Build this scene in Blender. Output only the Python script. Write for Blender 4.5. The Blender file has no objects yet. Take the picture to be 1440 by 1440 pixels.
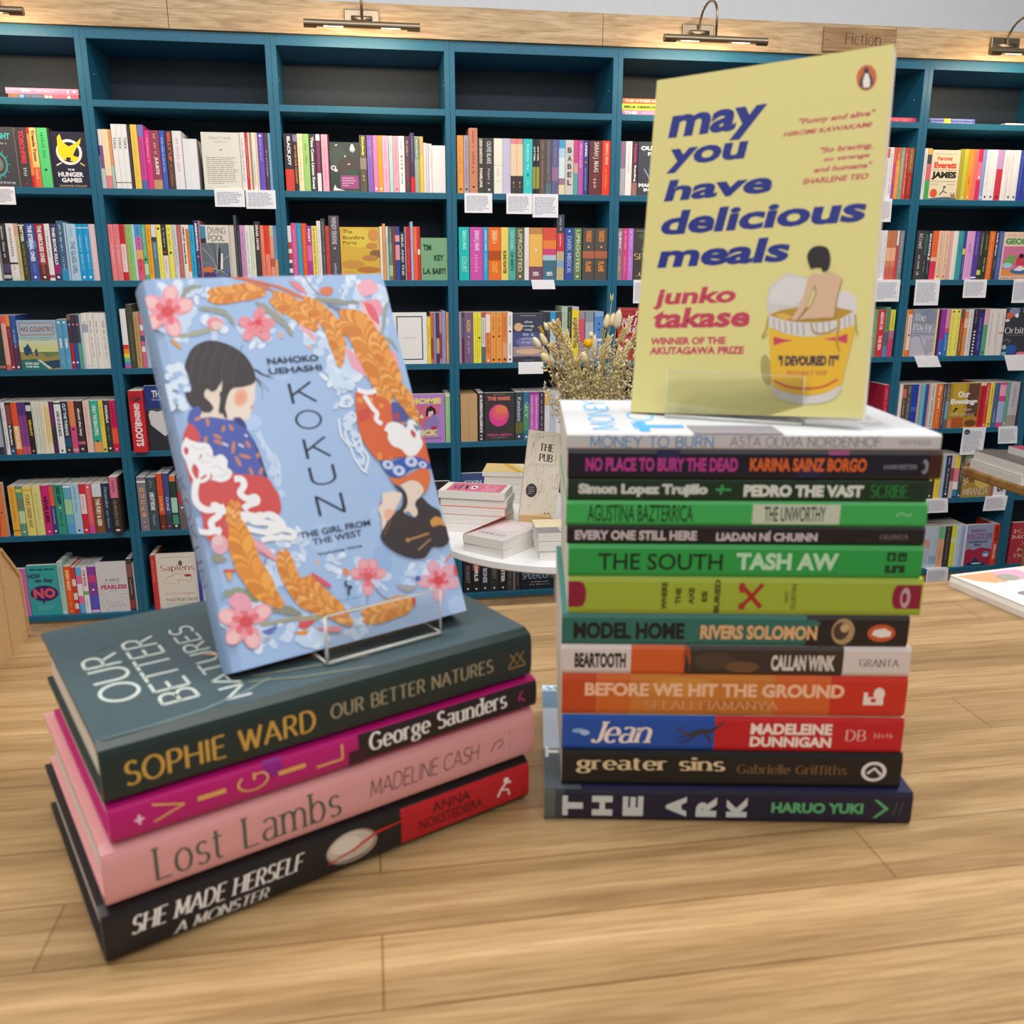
import bpy, bmesh, math, random
import numpy as np
from mathutils import Vector, Matrix
PI = math.pi
S = bpy.context.scene
COL = S.collection
rad = math.radians

# ------------------------------------------------------------------ camera
CAM = Vector((0.90516, -3.3795, 1.35788)); YAW = 0.1559; PITCH = 0.2592; FPX = 1260.4
FW = Vector((math.sin(YAW)*math.cos(PITCH), math.cos(YAW)*math.cos(PITCH), -math.sin(PITCH)))
RT = Vector((math.cos(YAW), -math.sin(YAW), 0)); UP = RT.cross(FW)
cd = bpy.data.cameras.new('camera'); cam = bpy.data.objects.new('camera', cd); COL.objects.link(cam)
cam.matrix_world = Matrix(((RT.x, UP.x, -FW.x, CAM.x), (RT.y, UP.y, -FW.y, CAM.y), (RT.z, UP.z, -FW.z, CAM.z), (0, 0, 0, 1)))
cd.sensor_width = 36; cd.lens = 36*FPX/1440; cd.clip_start = 0.02
cd.dof.use_dof = True; cd.dof.focus_distance = 2.6; cd.dof.aperture_fstop = 31.5/2.0
S.camera = cam
# ------------------------------------------------------------------ world, lamps, exposure
W = bpy.data.worlds.new('shop_daylight'); S.world = W; W.use_nodes = True
W.node_tree.nodes['Background'].inputs[0].default_value = (0.86, 0.93, 1.0, 1)
W.node_tree.nodes['Background'].inputs[1].default_value = 0.2
S.view_settings.view_transform = 'Standard'; S.view_settings.look = 'None'
S.view_settings.exposure = 0.27; S.view_settings.gamma = 1.0; S.view_settings.use_curve_mapping = False
def area(name, loc, sx, sy, power, col=(1, 1, 1), rot=(0, 0, 0)):
    l = bpy.data.lights.new(name, 'AREA'); l.shape = 'RECTANGLE'; l.size = sx; l.size_y = sy; l.energy = power; l.color = col
    o = bpy.data.objects.new(name, l); COL.objects.link(o); o.location = loc; o.rotation_euler = rot
    return o
area('ceiling_lamp', (1.6, -1.1, 2.95), 4.6, 0.3, 22, (.97, .985, 1), (rad(38), 0, 0))
area('ceiling_lamp', (1.4, -2.7, 2.97), 4.4, 0.4, 64, (1, .98, .96))
area('ceiling_lamp', (0.9, -4.6, 2.9), 3.5, 1.2, 36, (1, .99, .98), (rad(25), 0, 0))

# ------------------------------------------------------------------ picture-to-place helpers
def ray(x, y): return FW + RT*((x-720)/FPX) + UP*((720-y)/FPX)
def onz(x, y, z):
    d = ray(x, y); return CAM + d*((z-CAM.z)/d.z)
def ony(x, y, Y=0.0):
    d = ray(x, y); return CAM + d*((Y-CAM.y)/d.y)
def xat(px, z, Y=0.0):
    """x on the line (Y, z) seen in picture column px"""
    a = FW + RT*((px-720)/FPX)
    # CAM.y + t*a.y + s*UP.y = Y ; CAM.z + t*a.z + s*UP.z = z
    det = a.y*UP.z - UP.y*a.z
    t = ((Y-CAM.y)*UP.z - UP.y*(z-CAM.z))/det
    s = (a.y*(z-CAM.z) - a.z*(Y-CAM.y))/det
    return CAM.x + t*a.x + s*UP.x

# ------------------------------------------------------------------ materials
def lin(h):
    c = [int(h[i:i+2], 16)/255 for i in (0, 2, 4)]
    return tuple((v/12.92 if v <= .04045 else ((v+.055)/1.055)**2.4) for v in c) + (1,)
_m = {}
def M(h, rough=.45):
    k = (h, rough)
    if k not in _m:
        m = bpy.data.materials.new('print_'+h); m.use_nodes = True
        b = m.node_tree.nodes['Principled BSDF']
        b.inputs['Base Color'].default_value = lin(h); b.inputs['Roughness'].default_value = rough
        b.inputs['Specular IOR Level'].default_value = .35
        _m[k] = m
    return _m[k]
def nodemat(name, build, rough=.5, spec=.4):
    m = bpy.data.materials.new(name); m.use_nodes = True; t = m.node_tree
    b = t.nodes['Principled BSDF']; b.inputs['Roughness'].default_value = rough; b.inputs['Specular IOR Level'].default_value = spec
    build(t, b); return m
def N(t, kind, **kw):
    n = t.nodes.new(kind)
    for k, v in kw.items():
        if k in n.inputs: n.inputs[k].default_value = v
        else: setattr(n, k, v)
    return n
def ramp(t, stops):
    r = t.nodes.new('ShaderNodeValToRGB'); e = r.color_ramp.elements
    while len(e) < len(stops): e.new(.5)
    for i, (p, h) in enumerate(stops): e[i].position = p; e[i].color = lin(h)
    return r
def wood(stops, scale, along, stave=None, rough=.45, dist=.7, st=.05):
    """procedural oak: grain stretched along one axis, optional staves"""
    def build(t, b):
        tc = N(t, 'ShaderNodeTexCoord'); mp = N(t, 'ShaderNodeMapping')
        t.links.new(tc.outputs['Object'], mp.inputs[0])
        sc = [scale]*3; sc[along] = scale*st; mp.inputs['Scale'].default_value = sc
        no = N(t, 'ShaderNodeTexNoise'); no.inputs['Scale'].default_value = 1; no.inputs['Detail'].default_value = 6; no.inputs['Distortion'].default_value = dist
        t.links.new(mp.outputs[0], no.inputs['Vector'])
        rp = ramp(t, stops); t.links.new(no.outputs['Fac'], rp.inputs[0])
        col = rp.outputs[0]
        # fine pores
        mp2 = N(t, 'ShaderNodeMapping'); s2 = [scale*9]*3; s2[along] = scale*.5; mp2.inputs['Scale'].default_value = s2
        t.links.new(tc.outputs['Object'], mp2.inputs[0])
        n2 = N(t, 'ShaderNodeTexNoise'); n2.inputs['Scale'].default_value = 1; n2.inputs['Detail'].default_value = 3
        t.links.new(mp2.outputs[0], n2.inputs['Vector'])
        r2 = ramp(t, [(.35, 'd0c4ac'), (.6, 'ffffff')]); t.links.new(n2.outputs['Fac'], r2.inputs[0])
        mx = N(t, 'ShaderNodeMix', data_type='RGBA', blend_type='MULTIPLY'); mx.inputs[0].default_value = .6
        t.links.new(col, mx.inputs[6]); t.links.new(r2.outputs[0], mx.inputs[7]); col = mx.outputs[2]
        if stave:
            bk = N(t, 'ShaderNodeTexBrick'); bk.offset = .37; bk.offset_frequency = 2; bk.squash_frequency = 3; bk.squash = 1.3
            bk.inputs['Color1'].default_value = (1.12, 1.11, 1.09, 1); bk.inputs['Color2'].default_value = (.84, .80, .74, 1)
            bk.inputs['Mortar'].default_value = (.60, .50, .40, 1); bk.inputs['Scale'].default_value = 1
            bk.inputs['Mortar Size'].default_value = .0006; bk.inputs['Brick Width'].default_value = stave[0]; bk.inputs['Row Height'].default_value = stave[1]
            t.links.new(tc.outputs['Object'], bk.inputs['Vector'])
            m3 = N(t, 'ShaderNodeMix', data_type='RGBA', blend_type='MULTIPLY'); m3.inputs[0].default_value = 1
            t.links.new(col, m3.inputs[6]); t.links.new(bk.outputs[0], m3.inputs[7]); col = m3.outputs[2]
        t.links.new(col, b.inputs['Base Color'])
        bp = N(t, 'ShaderNodeBump'); bp.inputs['Strength'].default_value = .06; bp.inputs['Distance'].default_value = .002
        t.links.new(n2.outputs['Fac'], bp.inputs['Height']); t.links.new(bp.outputs[0], b.inputs['Normal'])
    return nodemat('oak', build, rough)
OAK_TABLE = wood([(.28, '866c4a'), (.45, '9c8059'), (.58, 'aa8e66'), (.75, 'b89d75')], 46, 0, (.43, .047), .36)
OAK_TRIM = wood([(.25, 'ac8e68'), (.45, 'c2a57e'), (.6, 'ceb28c'), (.8, 'd8c09c')], 22, 0, None, .5, 2.6, .16)
OAK_DARK = wood([(.3, '8a6238'), (.5, 'a87c48'), (.7, 'bd9258')], 20, 0, None, .5)
OAK_SIGN = wood([(.28, '8c6c48'), (.5, 'a8845c'), (.75, 'b8966c')], 22, 0, None, .5, 1.6, .1)
OAK_FLOOR = wood([(.3, '7a5c3a'), (.5, '9a7850'), (.7, 'b8946a')], 9, 1, None, .5)
def paint(name, h, sc=60, amt=.06, rough=.5):
    def build(t, b):
        tc = N(t, 'ShaderNodeTexCoord'); no = N(t, 'ShaderNodeTexNoise'); no.inputs['Scale'].default_value = sc; no.inputs['Detail'].default_value = 3
        t.links.new(tc.outputs['Object'], no.inputs['Vector'])
        c = lin(h); rp = t.nodes.new('ShaderNodeValToRGB'); e = rp.color_ramp.elements
        e[0].position = .3; e[1].position = .7
        e[0].color = tuple(v*(1-amt) for v in c[:3])+(1,); e[1].color = tuple(min(1, v*(1+amt)) for v in c[:3])+(1,)
        t.links.new(no.outputs['Fac'], rp.inputs[0]); t.links.new(rp.outputs[0], b.inputs['Base Color'])
        bp = N(t, 'ShaderNodeBump'); bp.inputs['Strength'].default_value = .03; t.links.new(no.outputs['Fac'], bp.inputs['Height']); t.links.new(bp.outputs[0], b.inputs['Normal'])
    return nodemat(name, build, rough)
TEAL = paint('teal_paint', '1f6582', 90, .08, .42)
BACK = paint('dark_back_panel', '34424e', 70, .12, .6)
WALL = paint('grey_wall_paint', 'd4d8de', 30, .02, .8)
CEIL = paint('white_ceiling_paint', 'e8e8e6', 30, .02, .8)
WHITE = paint('white_table_laminate', 'eeeeee', 40, .01, .3)
KRAFT = paint('kraft_board', 'c8a373', 300, .10, .7)
PAPER = paint('white_card', 'f2f2f6', 100, .015, .7)
def pages_build(h, h2):
    def build(t, b):
        tc = N(t, 'ShaderNodeTexCoord'); mp = N(t, 'ShaderNodeMapping'); mp.inputs['Scale'].default_value = (1600, 2, 2)
        t.links.new(tc.outputs['Object'], mp.inputs[0])
        no = N(t, 'ShaderNodeTexNoise'); no.inputs['Scale'].default_value = 1; no.inputs['Detail'].default_value = 2
        t.links.new(mp.outputs[0], no.inputs['Vector']); rp = ramp(t, [(.3, h2), (.6, h)])
        t.links.new(no.outputs['Fac'], rp.inputs[0]); t.links.new(rp.outputs[0], b.inputs['Base Color'])
    return build
PAGES = nodemat('cream_pages', pages_build('f0e9dc', 'd8cfbf'), .8, .2)
PAGESW = nodemat('white_pages', pages_build('efece6', 'd2cec6'), .8, .2)
def metal(h, rough):
    def build(t, b): b.inputs['Base Color'].default_value = lin(h); b.inputs['Metallic'].default_value = 1
    return nodemat('metal_'+h, build, rough)
BRASS = metal('9c8c76', .3); STEEL = metal('c8c4bc', .25)
def acr(t, b):
    b.inputs['Base Color'].default_value = (.97, .99, .98, 1); b.inputs['Transmission Weight'].default_value = 1; b.inputs['IOR'].default_value = 1.49
ACRYLIC = nodemat('clear_acrylic', acr, .02)
def edge(t, b):
    b.inputs['Base Color'].default_value = lin('eeeee6'); b.inputs['Transmission Weight'].default_value = .35
ACRYLIC_HIGHLIGHT = nodemat('acrylic_edge_highlight', edge, .15)  # pale colour that paints in the highlight on the clear sheets' edges
def glow(name, col, st):
    def build(t, b):
        b.inputs['Emission Color'].default_value = col; b.inputs['Emission Strength'].default_value = st
    return nodemat(name, build)
BULB = glow('lit_bulb', (1, .8, .55, 1), 3.5)

# ------------------------------------------------------------------ mesh builder
class MB:
    def __init__(s): s.v = []; s.f = []; s.mi = []; s.mats = []; s.smooth = []
    def mat(s, m):
        if isinstance(m, str): m = M(m)
        if m not in s.mats: s.mats.append(m)
        return s.mats.index(m)
    def poly(s, pts, m, sm=False):
        i = len(s.v); s.v += [tuple(p) for p in pts]; s.f.append(tuple(range(i, i+len(pts)))); s.mi.append(s.mat(m)); s.smooth.append(sm)
    def mesh(s, vs, fs, m, sm=False):
        i = len(s.v); s.v += [tuple(p) for p in vs]; k = s.mat(m)
        for f in fs: s.f.append(tuple(i+j for j in f)); s.mi.append(k); s.smooth.append(sm)
    def box(s, a, b, m, skip=()):
        x0, y0, z0 = a; x1, y1, z1 = b
        v = [(x0, y0, z0), (x1, y0, z0), (x1, y1, z0), (x0, y1, z0), (x0, y0, z1), (x1, y0, z1), (x1, y1, z1), (x0, y1, z1)]
        s.mesh(v, [(0, 3, 2, 1), (4, 5, 6, 7), (0, 1, 5, 4), (1, 2, 6, 5), (2, 3, 7, 6), (3, 0, 4, 7)], m)
    def tube(s, pts, r, m, n=10, cap=True):
        """swept tube; r number or list"""
        P = [Vector(p) for p in pts]; k = len(P); rs = r if isinstance(r, (list, tuple)) else [r]*k
        ref = None; rings = []
        for i in range(k):
            d = (P[min(i+1, k-1)]-P[max(i-1, 0)])
            d = d.normalized() if d.length > 1e-9 else Vector((0, 0, 1))
            if ref is None: ref = Vector((0, 0, 1)) if abs(d.z) < .9 else Vector((1, 0, 0))
            a = (ref - d*ref.dot(d)).normalized(); b = d.cross(a); ref = a
            rings.append([P[i]+(a*math.cos(2*PI*j/n)+b*math.sin(2*PI*j/n))*rs[i] for j in range(n)])
        vs = [p for rg in rings for p in rg]; fs = []
        for i in range(k-1):
            for j in range(n): fs.append((i*n+j, i*n+(j+1) % n, (i+1)*n+(j+1) % n, (i+1)*n+j))
        if cap: fs.append(tuple(range(n-1, -1, -1))); fs.append(tuple((k-1)*n+j for j in range(n)))
        s.mesh(vs, fs, m, True)
    def prism(s, prof, axis, a, b, m):
        """extrude a 2D profile along axis (0,1,2) from a to b"""
        def P(q, t):
            l = [0, 0, 0]; o = [i for i in range(3) if i != axis]; l[axis] = t; l[o[0]] = q[0]; l[o[1]] = q[1]; return tuple(l)
        n = len(prof); vs = [P(q, a) for q in prof]+[P(q, b) for q in prof]
        fs = [tuple(range(n-1, -1, -1)), tuple(range(n, 2*n))]+[(i, (i+1) % n, n+(i+1) % n, n+i) for i in range(n)]
        s.mesh(vs, fs, m)
    def build(s, name, parent=None, recalc=False, bevel=0):
        me = bpy.data.meshes.new(name); me.from_pydata(s.v, [], s.f)
        for m in s.mats: me.materials.append(m)
        me.polygons.foreach_set('material_index', s.mi); me.polygons.foreach_set('use_smooth', s.smooth)
        if recalc:
            bm = bmesh.new(); bm.from_mesh(me); bmesh.ops.recalc_face_normals(bm, faces=bm.faces); bm.to_mesh(me); bm.free()
        me.update(); o = bpy.data.objects.new(name, me); COL.objects.link(o)
        if parent: o.parent = parent
        if bevel:
            md = o.modifiers.new('bevel', 'BEVEL'); md.width = bevel; md.segments = 2; md.limit_method = 'ANGLE'
        return o
def tag(o, label=None, cat=None, group=None, kind=None):
    if label: o['label'] = label
    if cat: o['category'] = cat
    if group: o['group'] = group
    if kind: o['kind'] = kind
    return o
def empty(name, loc=(0, 0, 0), rz=0):
    o = bpy.data.objects.new(name, None); o.empty_display_size = .02; COL.objects.link(o); o.location = loc; o.rotation_euler = (0, 0, rz); return o

# ------------------------------------------------------------------ lettering
_t = {}
def sans(txt, bold=0.0):
    """flat mesh of a line of sans lettering, ink box scaled to 0..1 x 0..1"""
    k = (txt, bold)
    if k in _t: return _t[k]
    cu = bpy.data.curves.new('t', 'FONT'); cu.body = txt; cu.offset = bold; cu.resolution_u = 3; cu.fill_mode = 'FRONT'
    ob = bpy.data.objects.new('t', cu); me = ob.to_mesh()
    vs = [(v.co.x, v.co.y) for v in me.vertices]; fs = [tuple(p.vertices) for p in me.polygons]
    ob.to_mesh_clear(); bpy.data.objects.remove(ob); bpy.data.curves.remove(cu)
    _t[k] = norm(vs, fs); return _t[k]
def norm(vs, fs):
    xs = [v[0] for v in vs]; ys = [v[1] for v in vs]; x0, x1, y0, y1 = min(xs), max(xs), min(ys), max(ys)
    return [((x-x0)/(x1-x0+1e-9), (y-y0)/(y1-y0+1e-9)) for x, y in vs], fs, (x1-x0)/(y1-y0+1e-9)
# a drawn alphabet: L = polyline, A = arc (cx cy rx ry a0 a1), S = serif foot
G = {
'A': (6, 'L0 0 3 7 6 0|L1.2 2.4 4.8 2.4|S0 0|S6 0'), 'B': (5, 'L.5 0 .5 7|L.5 7 2.5 7|A2.5 5.3 2 1.7 90 -90|L.5 3.6 2.6 3.6|A2.6 1.8 2.4 1.8 90 -90|L.5 0 2.6 0'),
'C': (6, 'A3.3 3.5 3.1 3.5 45 315'), 'D': (6, 'L.5 0 .5 7|L.5 7 2.3 7|A2.3 3.5 3.3 3.5 90 -90|L.5 0 2.3 0'),
'E': (4.6, 'L.5 0 .5 7|L.5 7 4.4 7|L.5 3.7 3.9 3.7|L.5 0 4.6 0'), 'F': (4.4, 'L.5 0 .5 7|L.5 7 4.4 7|L.5 3.7 3.9 3.7|S.5 0'),
'G': (6.2, 'A3.3 3.5 3.1 3.5 45 315|L5.6 .9 5.6 3.2|L3.7 3.2 6.2 3.2'), 'H': (6, 'L.5 0 .5 7|L5.5 0 5.5 7|L.5 3.7 5.5 3.7|S.5 0|S5.5 0|S.5 7|S5.5 7'),
'I': (1, 'L.5 0 .5 7|S.5 0|S.5 7'), 'J': (3.4, 'L2.9 7 2.9 1.5|A1.6 1.5 1.3 1.5 0 -160|S2.9 7'), 'K': (5.4, 'L.5 0 .5 7|L4.9 7 .6 2.8|L2 4.1 5.2 0|S.5 0|S.5 7|S5.2 0|S4.9 7'),
'L': (4.4, 'L.5 0 .5 7|L.5 0 4.4 0|S.5 7'), 'M': (7, 'L.5 0 .9 7|L.9 7 3.5 1|L3.5 1 6.1 7|L6.1 7 6.5 0|S.5 0|S6.5 0|S.7 7|S6.3 7'),
'N': (6, 'L.5 0 .5 7|L.5 7 5.5 0|L5.5 0 5.5 7|S.5 0|S.3 7|S5.5 7'), 'O': (6.8, 'A3.4 3.5 3.2 3.5 0 360'), 'P': (4.8, 'L.5 0 .5 7|L.5 7 2.5 7|A2.5 5.1 2.1 1.9 90 -90|L.5 3.2 2.5 3.2|S.5 0'),
'Q': (6.8, 'A3.4 3.5 3.2 3.5 0 360|L4 1.6 6.4 -1'), 'R': (5.2, 'L.5 0 .5 7|L.5 7 2.5 7|A2.5 5.2 2 1.8 90 -90|L.5 3.4 2.5 3.4|L2.6 3.4 4.9 0|S.5 0|S4.9 0'),
'S': (4.6, 'A2.4 5.3 1.8 1.7 35 270|A2.3 1.8 2.1 1.8 90 -145'), 'T': (5.2, 'L2.6 0 2.6 7|L.1 7 5.1 7|S2.6 0'), 'U': (5.8, 'L.5 7 .5 2.4|A2.9 2.4 2.4 2.4 180 360|L5.3 2.4 5.3 7|S.5 7|S5.3 7'),
'V': (5.8, 'L.1 7 2.9 0|L2.9 0 5.7 7|S.1 7|S5.7 7'), 'W': (8.2, 'L.1 7 2.2 0|L2.2 0 4.1 6.4|L4.1 6.4 6 0|L6 0 8.1 7|S.1 7|S8.1 7'), 'X': (5.4, 'L.2 0 5.2 7|L.2 7 5.2 0|S.2 0|S5.2 0|S.2 7|S5.2 7'),
'Y': (5.6, 'L.1 7 2.8 3.4|L5.5 7 2.8 3.4|L2.8 3.4 2.8 0|S2.8 0|S.1 7|S5.5 7'), 'Z': (5, 'L.3 7 4.7 7|L4.7 7 .3 0|L.3 0 4.8 0'),
'a': (4.4, 'A2 4 1.7 1.1 150 0|L3.7 4 3.7 0|A2 1.4 1.7 1.4 65 330|S3.9 0'), 'b': (4.8, 'L.5 0 .5 7.3|A2.4 2.5 2 2.5 165 -165|S.5 7.3'), 'c': (4.2, 'A2.4 2.5 2 2.5 50 310'),
'd': (4.8, 'L4.3 0 4.3 7.3|A2.4 2.5 2 2.5 15 345|S4.3 7.3|S4.5 0'), 'e': (4.4, 'A2.3 2.5 2 2.5 0 315|L.4 2.6 4.3 2.6'), 'f': (3, 'L1 0 1 5.8|A2 5.8 1 1.4 180 40|L0 4.8 2.6 4.8|S1 0'),
'g': (4.7, 'A2.3 3.2 1.7 1.8 0 360|A2.3 -.6 2 1.4 0 360|L3.6 4.6 4.7 5'), 'h': (4.8, 'L.5 0 .5 7.3|A2.4 3 1.9 2 170 0|L4.3 3 4.3 0|S.5 0|S4.3 0|S.3 7.3'), 'i': (1, 'L.5 0 .5 5|A.5 6.7 .3 .3 0 360|S.5 0|S.3 5'),
'j': (1.4, 'L.9 5 .9 -.8|A.1 -.8 .8 1.2 0 -120|A.9 6.7 .3 .3 0 360'), 'k': (4.6, 'L.5 0 .5 7.3|L4 5 .6 2.2|L1.7 3.2 4.3 0|S.5 0|S4.3 0|S.3 7.3'), 'l': (1, 'L.5 0 .5 7.3|S.5 0|S.3 7.3'),
'm': (7.4, 'L.5 0 .5 5|A2.1 3.2 1.6 1.8 170 0|L3.7 3.2 3.7 0|A5.3 3.2 1.6 1.8 180 0|L6.9 3.2 6.9 0|S.5 0|S3.7 0|S6.9 0|S.3 5'), 'n': (4.8, 'L.5 0 .5 5|A2.4 3 1.9 2 170 0|L4.3 3 4.3 0|S.5 0|S4.3 0|S.3 5'),
'o': (4.8, 'A2.4 2.5 2.1 2.5 0 360'), 'p': (4.8, 'L.5 -2.2 .5 5|A2.4 2.5 2 2.5 165 -165|S.5 -2.2|S.3 5'), 'q': (4.8, 'L4.3 -2.2 4.3 5|A2.4 2.5 2 2.5 15 345'), 'r': (3.2, 'L.5 0 .5 5|A2.1 3.2 1.6 1.8 170 60|S.5 0|S.3 5'),
's': (3.8, 'A1.9 3.7 1.4 1.3 35 270|A1.9 1.2 1.6 1.2 90 -145'), 't': (3, 'L1.1 6.4 1.1 1.2|A2.1 1.2 1 1.2 180 300|L0 5 2.7 5'), 'u': (4.8, 'L.5 5 .5 2|A2.4 2 1.9 2 180 360|L4.3 5 4.3 0|S.3 5|S4.1 5'),
'v': (4.4, 'L.2 5 2.2 0|L2.2 0 4.2 5|S.2 5|S4.2 5'), 'w': (6.4, 'L.2 5 1.8 0|L1.8 0 3.2 4.6|L3.2 4.6 4.7 0|L4.7 0 6.2 5|S.2 5|S6.2 5'), 'x': (4.2, 'L.2 0 4 5|L.2 5 4 0'), 'y': (4.4, 'L.2 5 2.3 .2|L4.2 5 1.6 -2.2|S.2 5|S4.2 5'), 'z': (4, 'L.3 5 3.6 5|L3.6 5 .3 0|L.3 0 3.7 0'),
"'": (1, 'L.5 7.2 .5 5.8'), '.': (1, 'A.5 .3 .2 .2 0 360'), '-': (3, 'L.4 2.6 2.6 2.6'), '+': (4, 'L2 1 2 5|L0 3 4 3'), ' ': (2.6, ''), '!': (1, 'L.5 7 .5 2|A.5 .3 .2 .2 0 360')}
_p = {}
def pen(txt, thick=.9, thin=.3, serif=True, gap=1.1, slant=0.0):
    k = (txt, thick, thin, serif, gap, slant)
    if k in _p: return _p[k]
    vs = []; fs = []; X = 0
    def seg(p, q, ext=0):
        dx, dy = q[0]-p[0], q[1]-p[1]; L = math.hypot(dx, dy)
        if L < 1e-6: return
        dx /= L; dy /= L; w = (thin+(thick-thin)*abs(dy)**1.5)/2
        p = (p[0]-dx*ext, p[1]-dy*ext); q = (q[0]+dx*ext, q[1]+dy*ext); i = len(vs)
        for a in (p, q):
            vs.append((a[0]-dy*w, a[1]+dx*w)); vs.append((a[0]+dy*w, a[1]-dx*w))
        fs.append((i, i+1, i+3, i+2))
    for ch in txt:
        adv, d = G.get(ch, (3, ''))
        for st in d.split('|'):
            if not st: continue
            a = [float(z) for z in st[1:].split()]
            if st[0] == 'L':
                for i in range(0, len(a)-2, 2):
                    n = 5
                    for j in range(n):
                        seg((X+a[i]+(a[i+2]-a[i])*j/n, a[i+1]+(a[i+3]-a[i+1])*j/n), (X+a[i]+(a[i+2]-a[i])*(j+1)/n, a[i+1]+(a[i+3]-a[i+1])*(j+1)/n), .02)
            elif st[0] == 'A':
                cx, cy, rx, ry, a0, a1 = a; n = max(6, int(abs(a1-a0)/15)); prev = None
                base = len(vs)
                for j in range(n+1):
                    t = rad(a0+(a1-a0)*j/n); px, py = cx+rx*math.cos(t), cy+ry*math.sin(t)
                    tx, ty = -rx*math.sin(t), ry*math.cos(t); L = math.hypot(tx, ty)+1e-9; tx /= L; ty /= L
                    w = (thin+(thick-thin)*abs(ty)**1.5)/2
                    vs.append((X+px-ty*w, py+tx*w)); vs.append((X+px+ty*w, py-tx*w))
                    if j: fs.append((base+2*j-2, base+2*j-1, base+2*j+1, base+2*j))
            elif st[0] == 'S' and serif:
                y = a[1]+(thin/2 if a[1] < 3 else -thin/2)
                seg((X+a[0]-thick*.5-.55, y), (X+a[0]+thick*.5+.55, y))
        X += adv+gap
    if slant: vs = [(x+y*slant, y) for x, y in vs]
    _p[k] = norm(vs, fs); return _p[k]
STY = {'b': lambda s: sans(s, .045), 'B': lambda s: sans(s, .062), 'n': lambda s: sans(s, .012), 'l': lambda s: sans(s, -.008),
 's': lambda s: pen(s, .95, .34), 'S': lambda s: pen(s, 1.6, .55), 'i': lambda s: pen(s, 1.5, .45, True, .9, .32), 'g': lambda s: pen(s, .62, .62, False, 1.6),
 'h': lambda s: pen(s, .8, .7, False, .8), 'd': lambda s: pen(s, 1.35, .62, False, 1.3), 'H': lambda s: pen(s, .62, .5, False, .5, .15)}

# ------------------------------------------------------------------ flat art on a face
class Frame:
    """a face of a thing: origin, right, up, outward; curve(v) gives the depth of a rounded face"""
    def __init__(s, O, U, V, W, H, curve=None, eps=.0001):
        s.O = Vector(O); s.U = Vector(U); s.V = Vector(V); s.N = s.U.cross(s.V); s.W = W; s.H = H; s.curve = curve; s.eps = eps; s.layer = 1
    def P(s, u, v, k=None):
        k = s.layer if k is None else k
        p = s.O+s.U*(u*s.W)+s.V*(v*s.H)+s.N*(k*s.eps)
        if s.curve: p += s.N*s.curve(v)
        return p
def cl(v, a=0.0, b=1.0): return max(a, min(b, v))
def opbox(op):
    k = op[0]
    if k == 'G': b = [opbox(o) for o in op[1]]; return (min(x[0] for x in b), min(x[1] for x in b), max(x[2] for x in b), max(x[3] for x in b))
    if k in ('r', 't', 'd', 'dl'): return (min(op[1], op[3]), min(op[2], op[4]), max(op[1], op[3]), max(op[2], op[4]))
    if k == 'e': return (op[1]-op[3], op[2]-op[4], op[1]+op[3], op[2]+op[4])
    xs = [p[0] for p in op[1]]; ys = [p[1] for p in op[1]]; m = .01 if k == 'l' else 0
    return (min(xs)-m, min(ys)-m, max(xs)+m, max(ys)+m)
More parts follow.
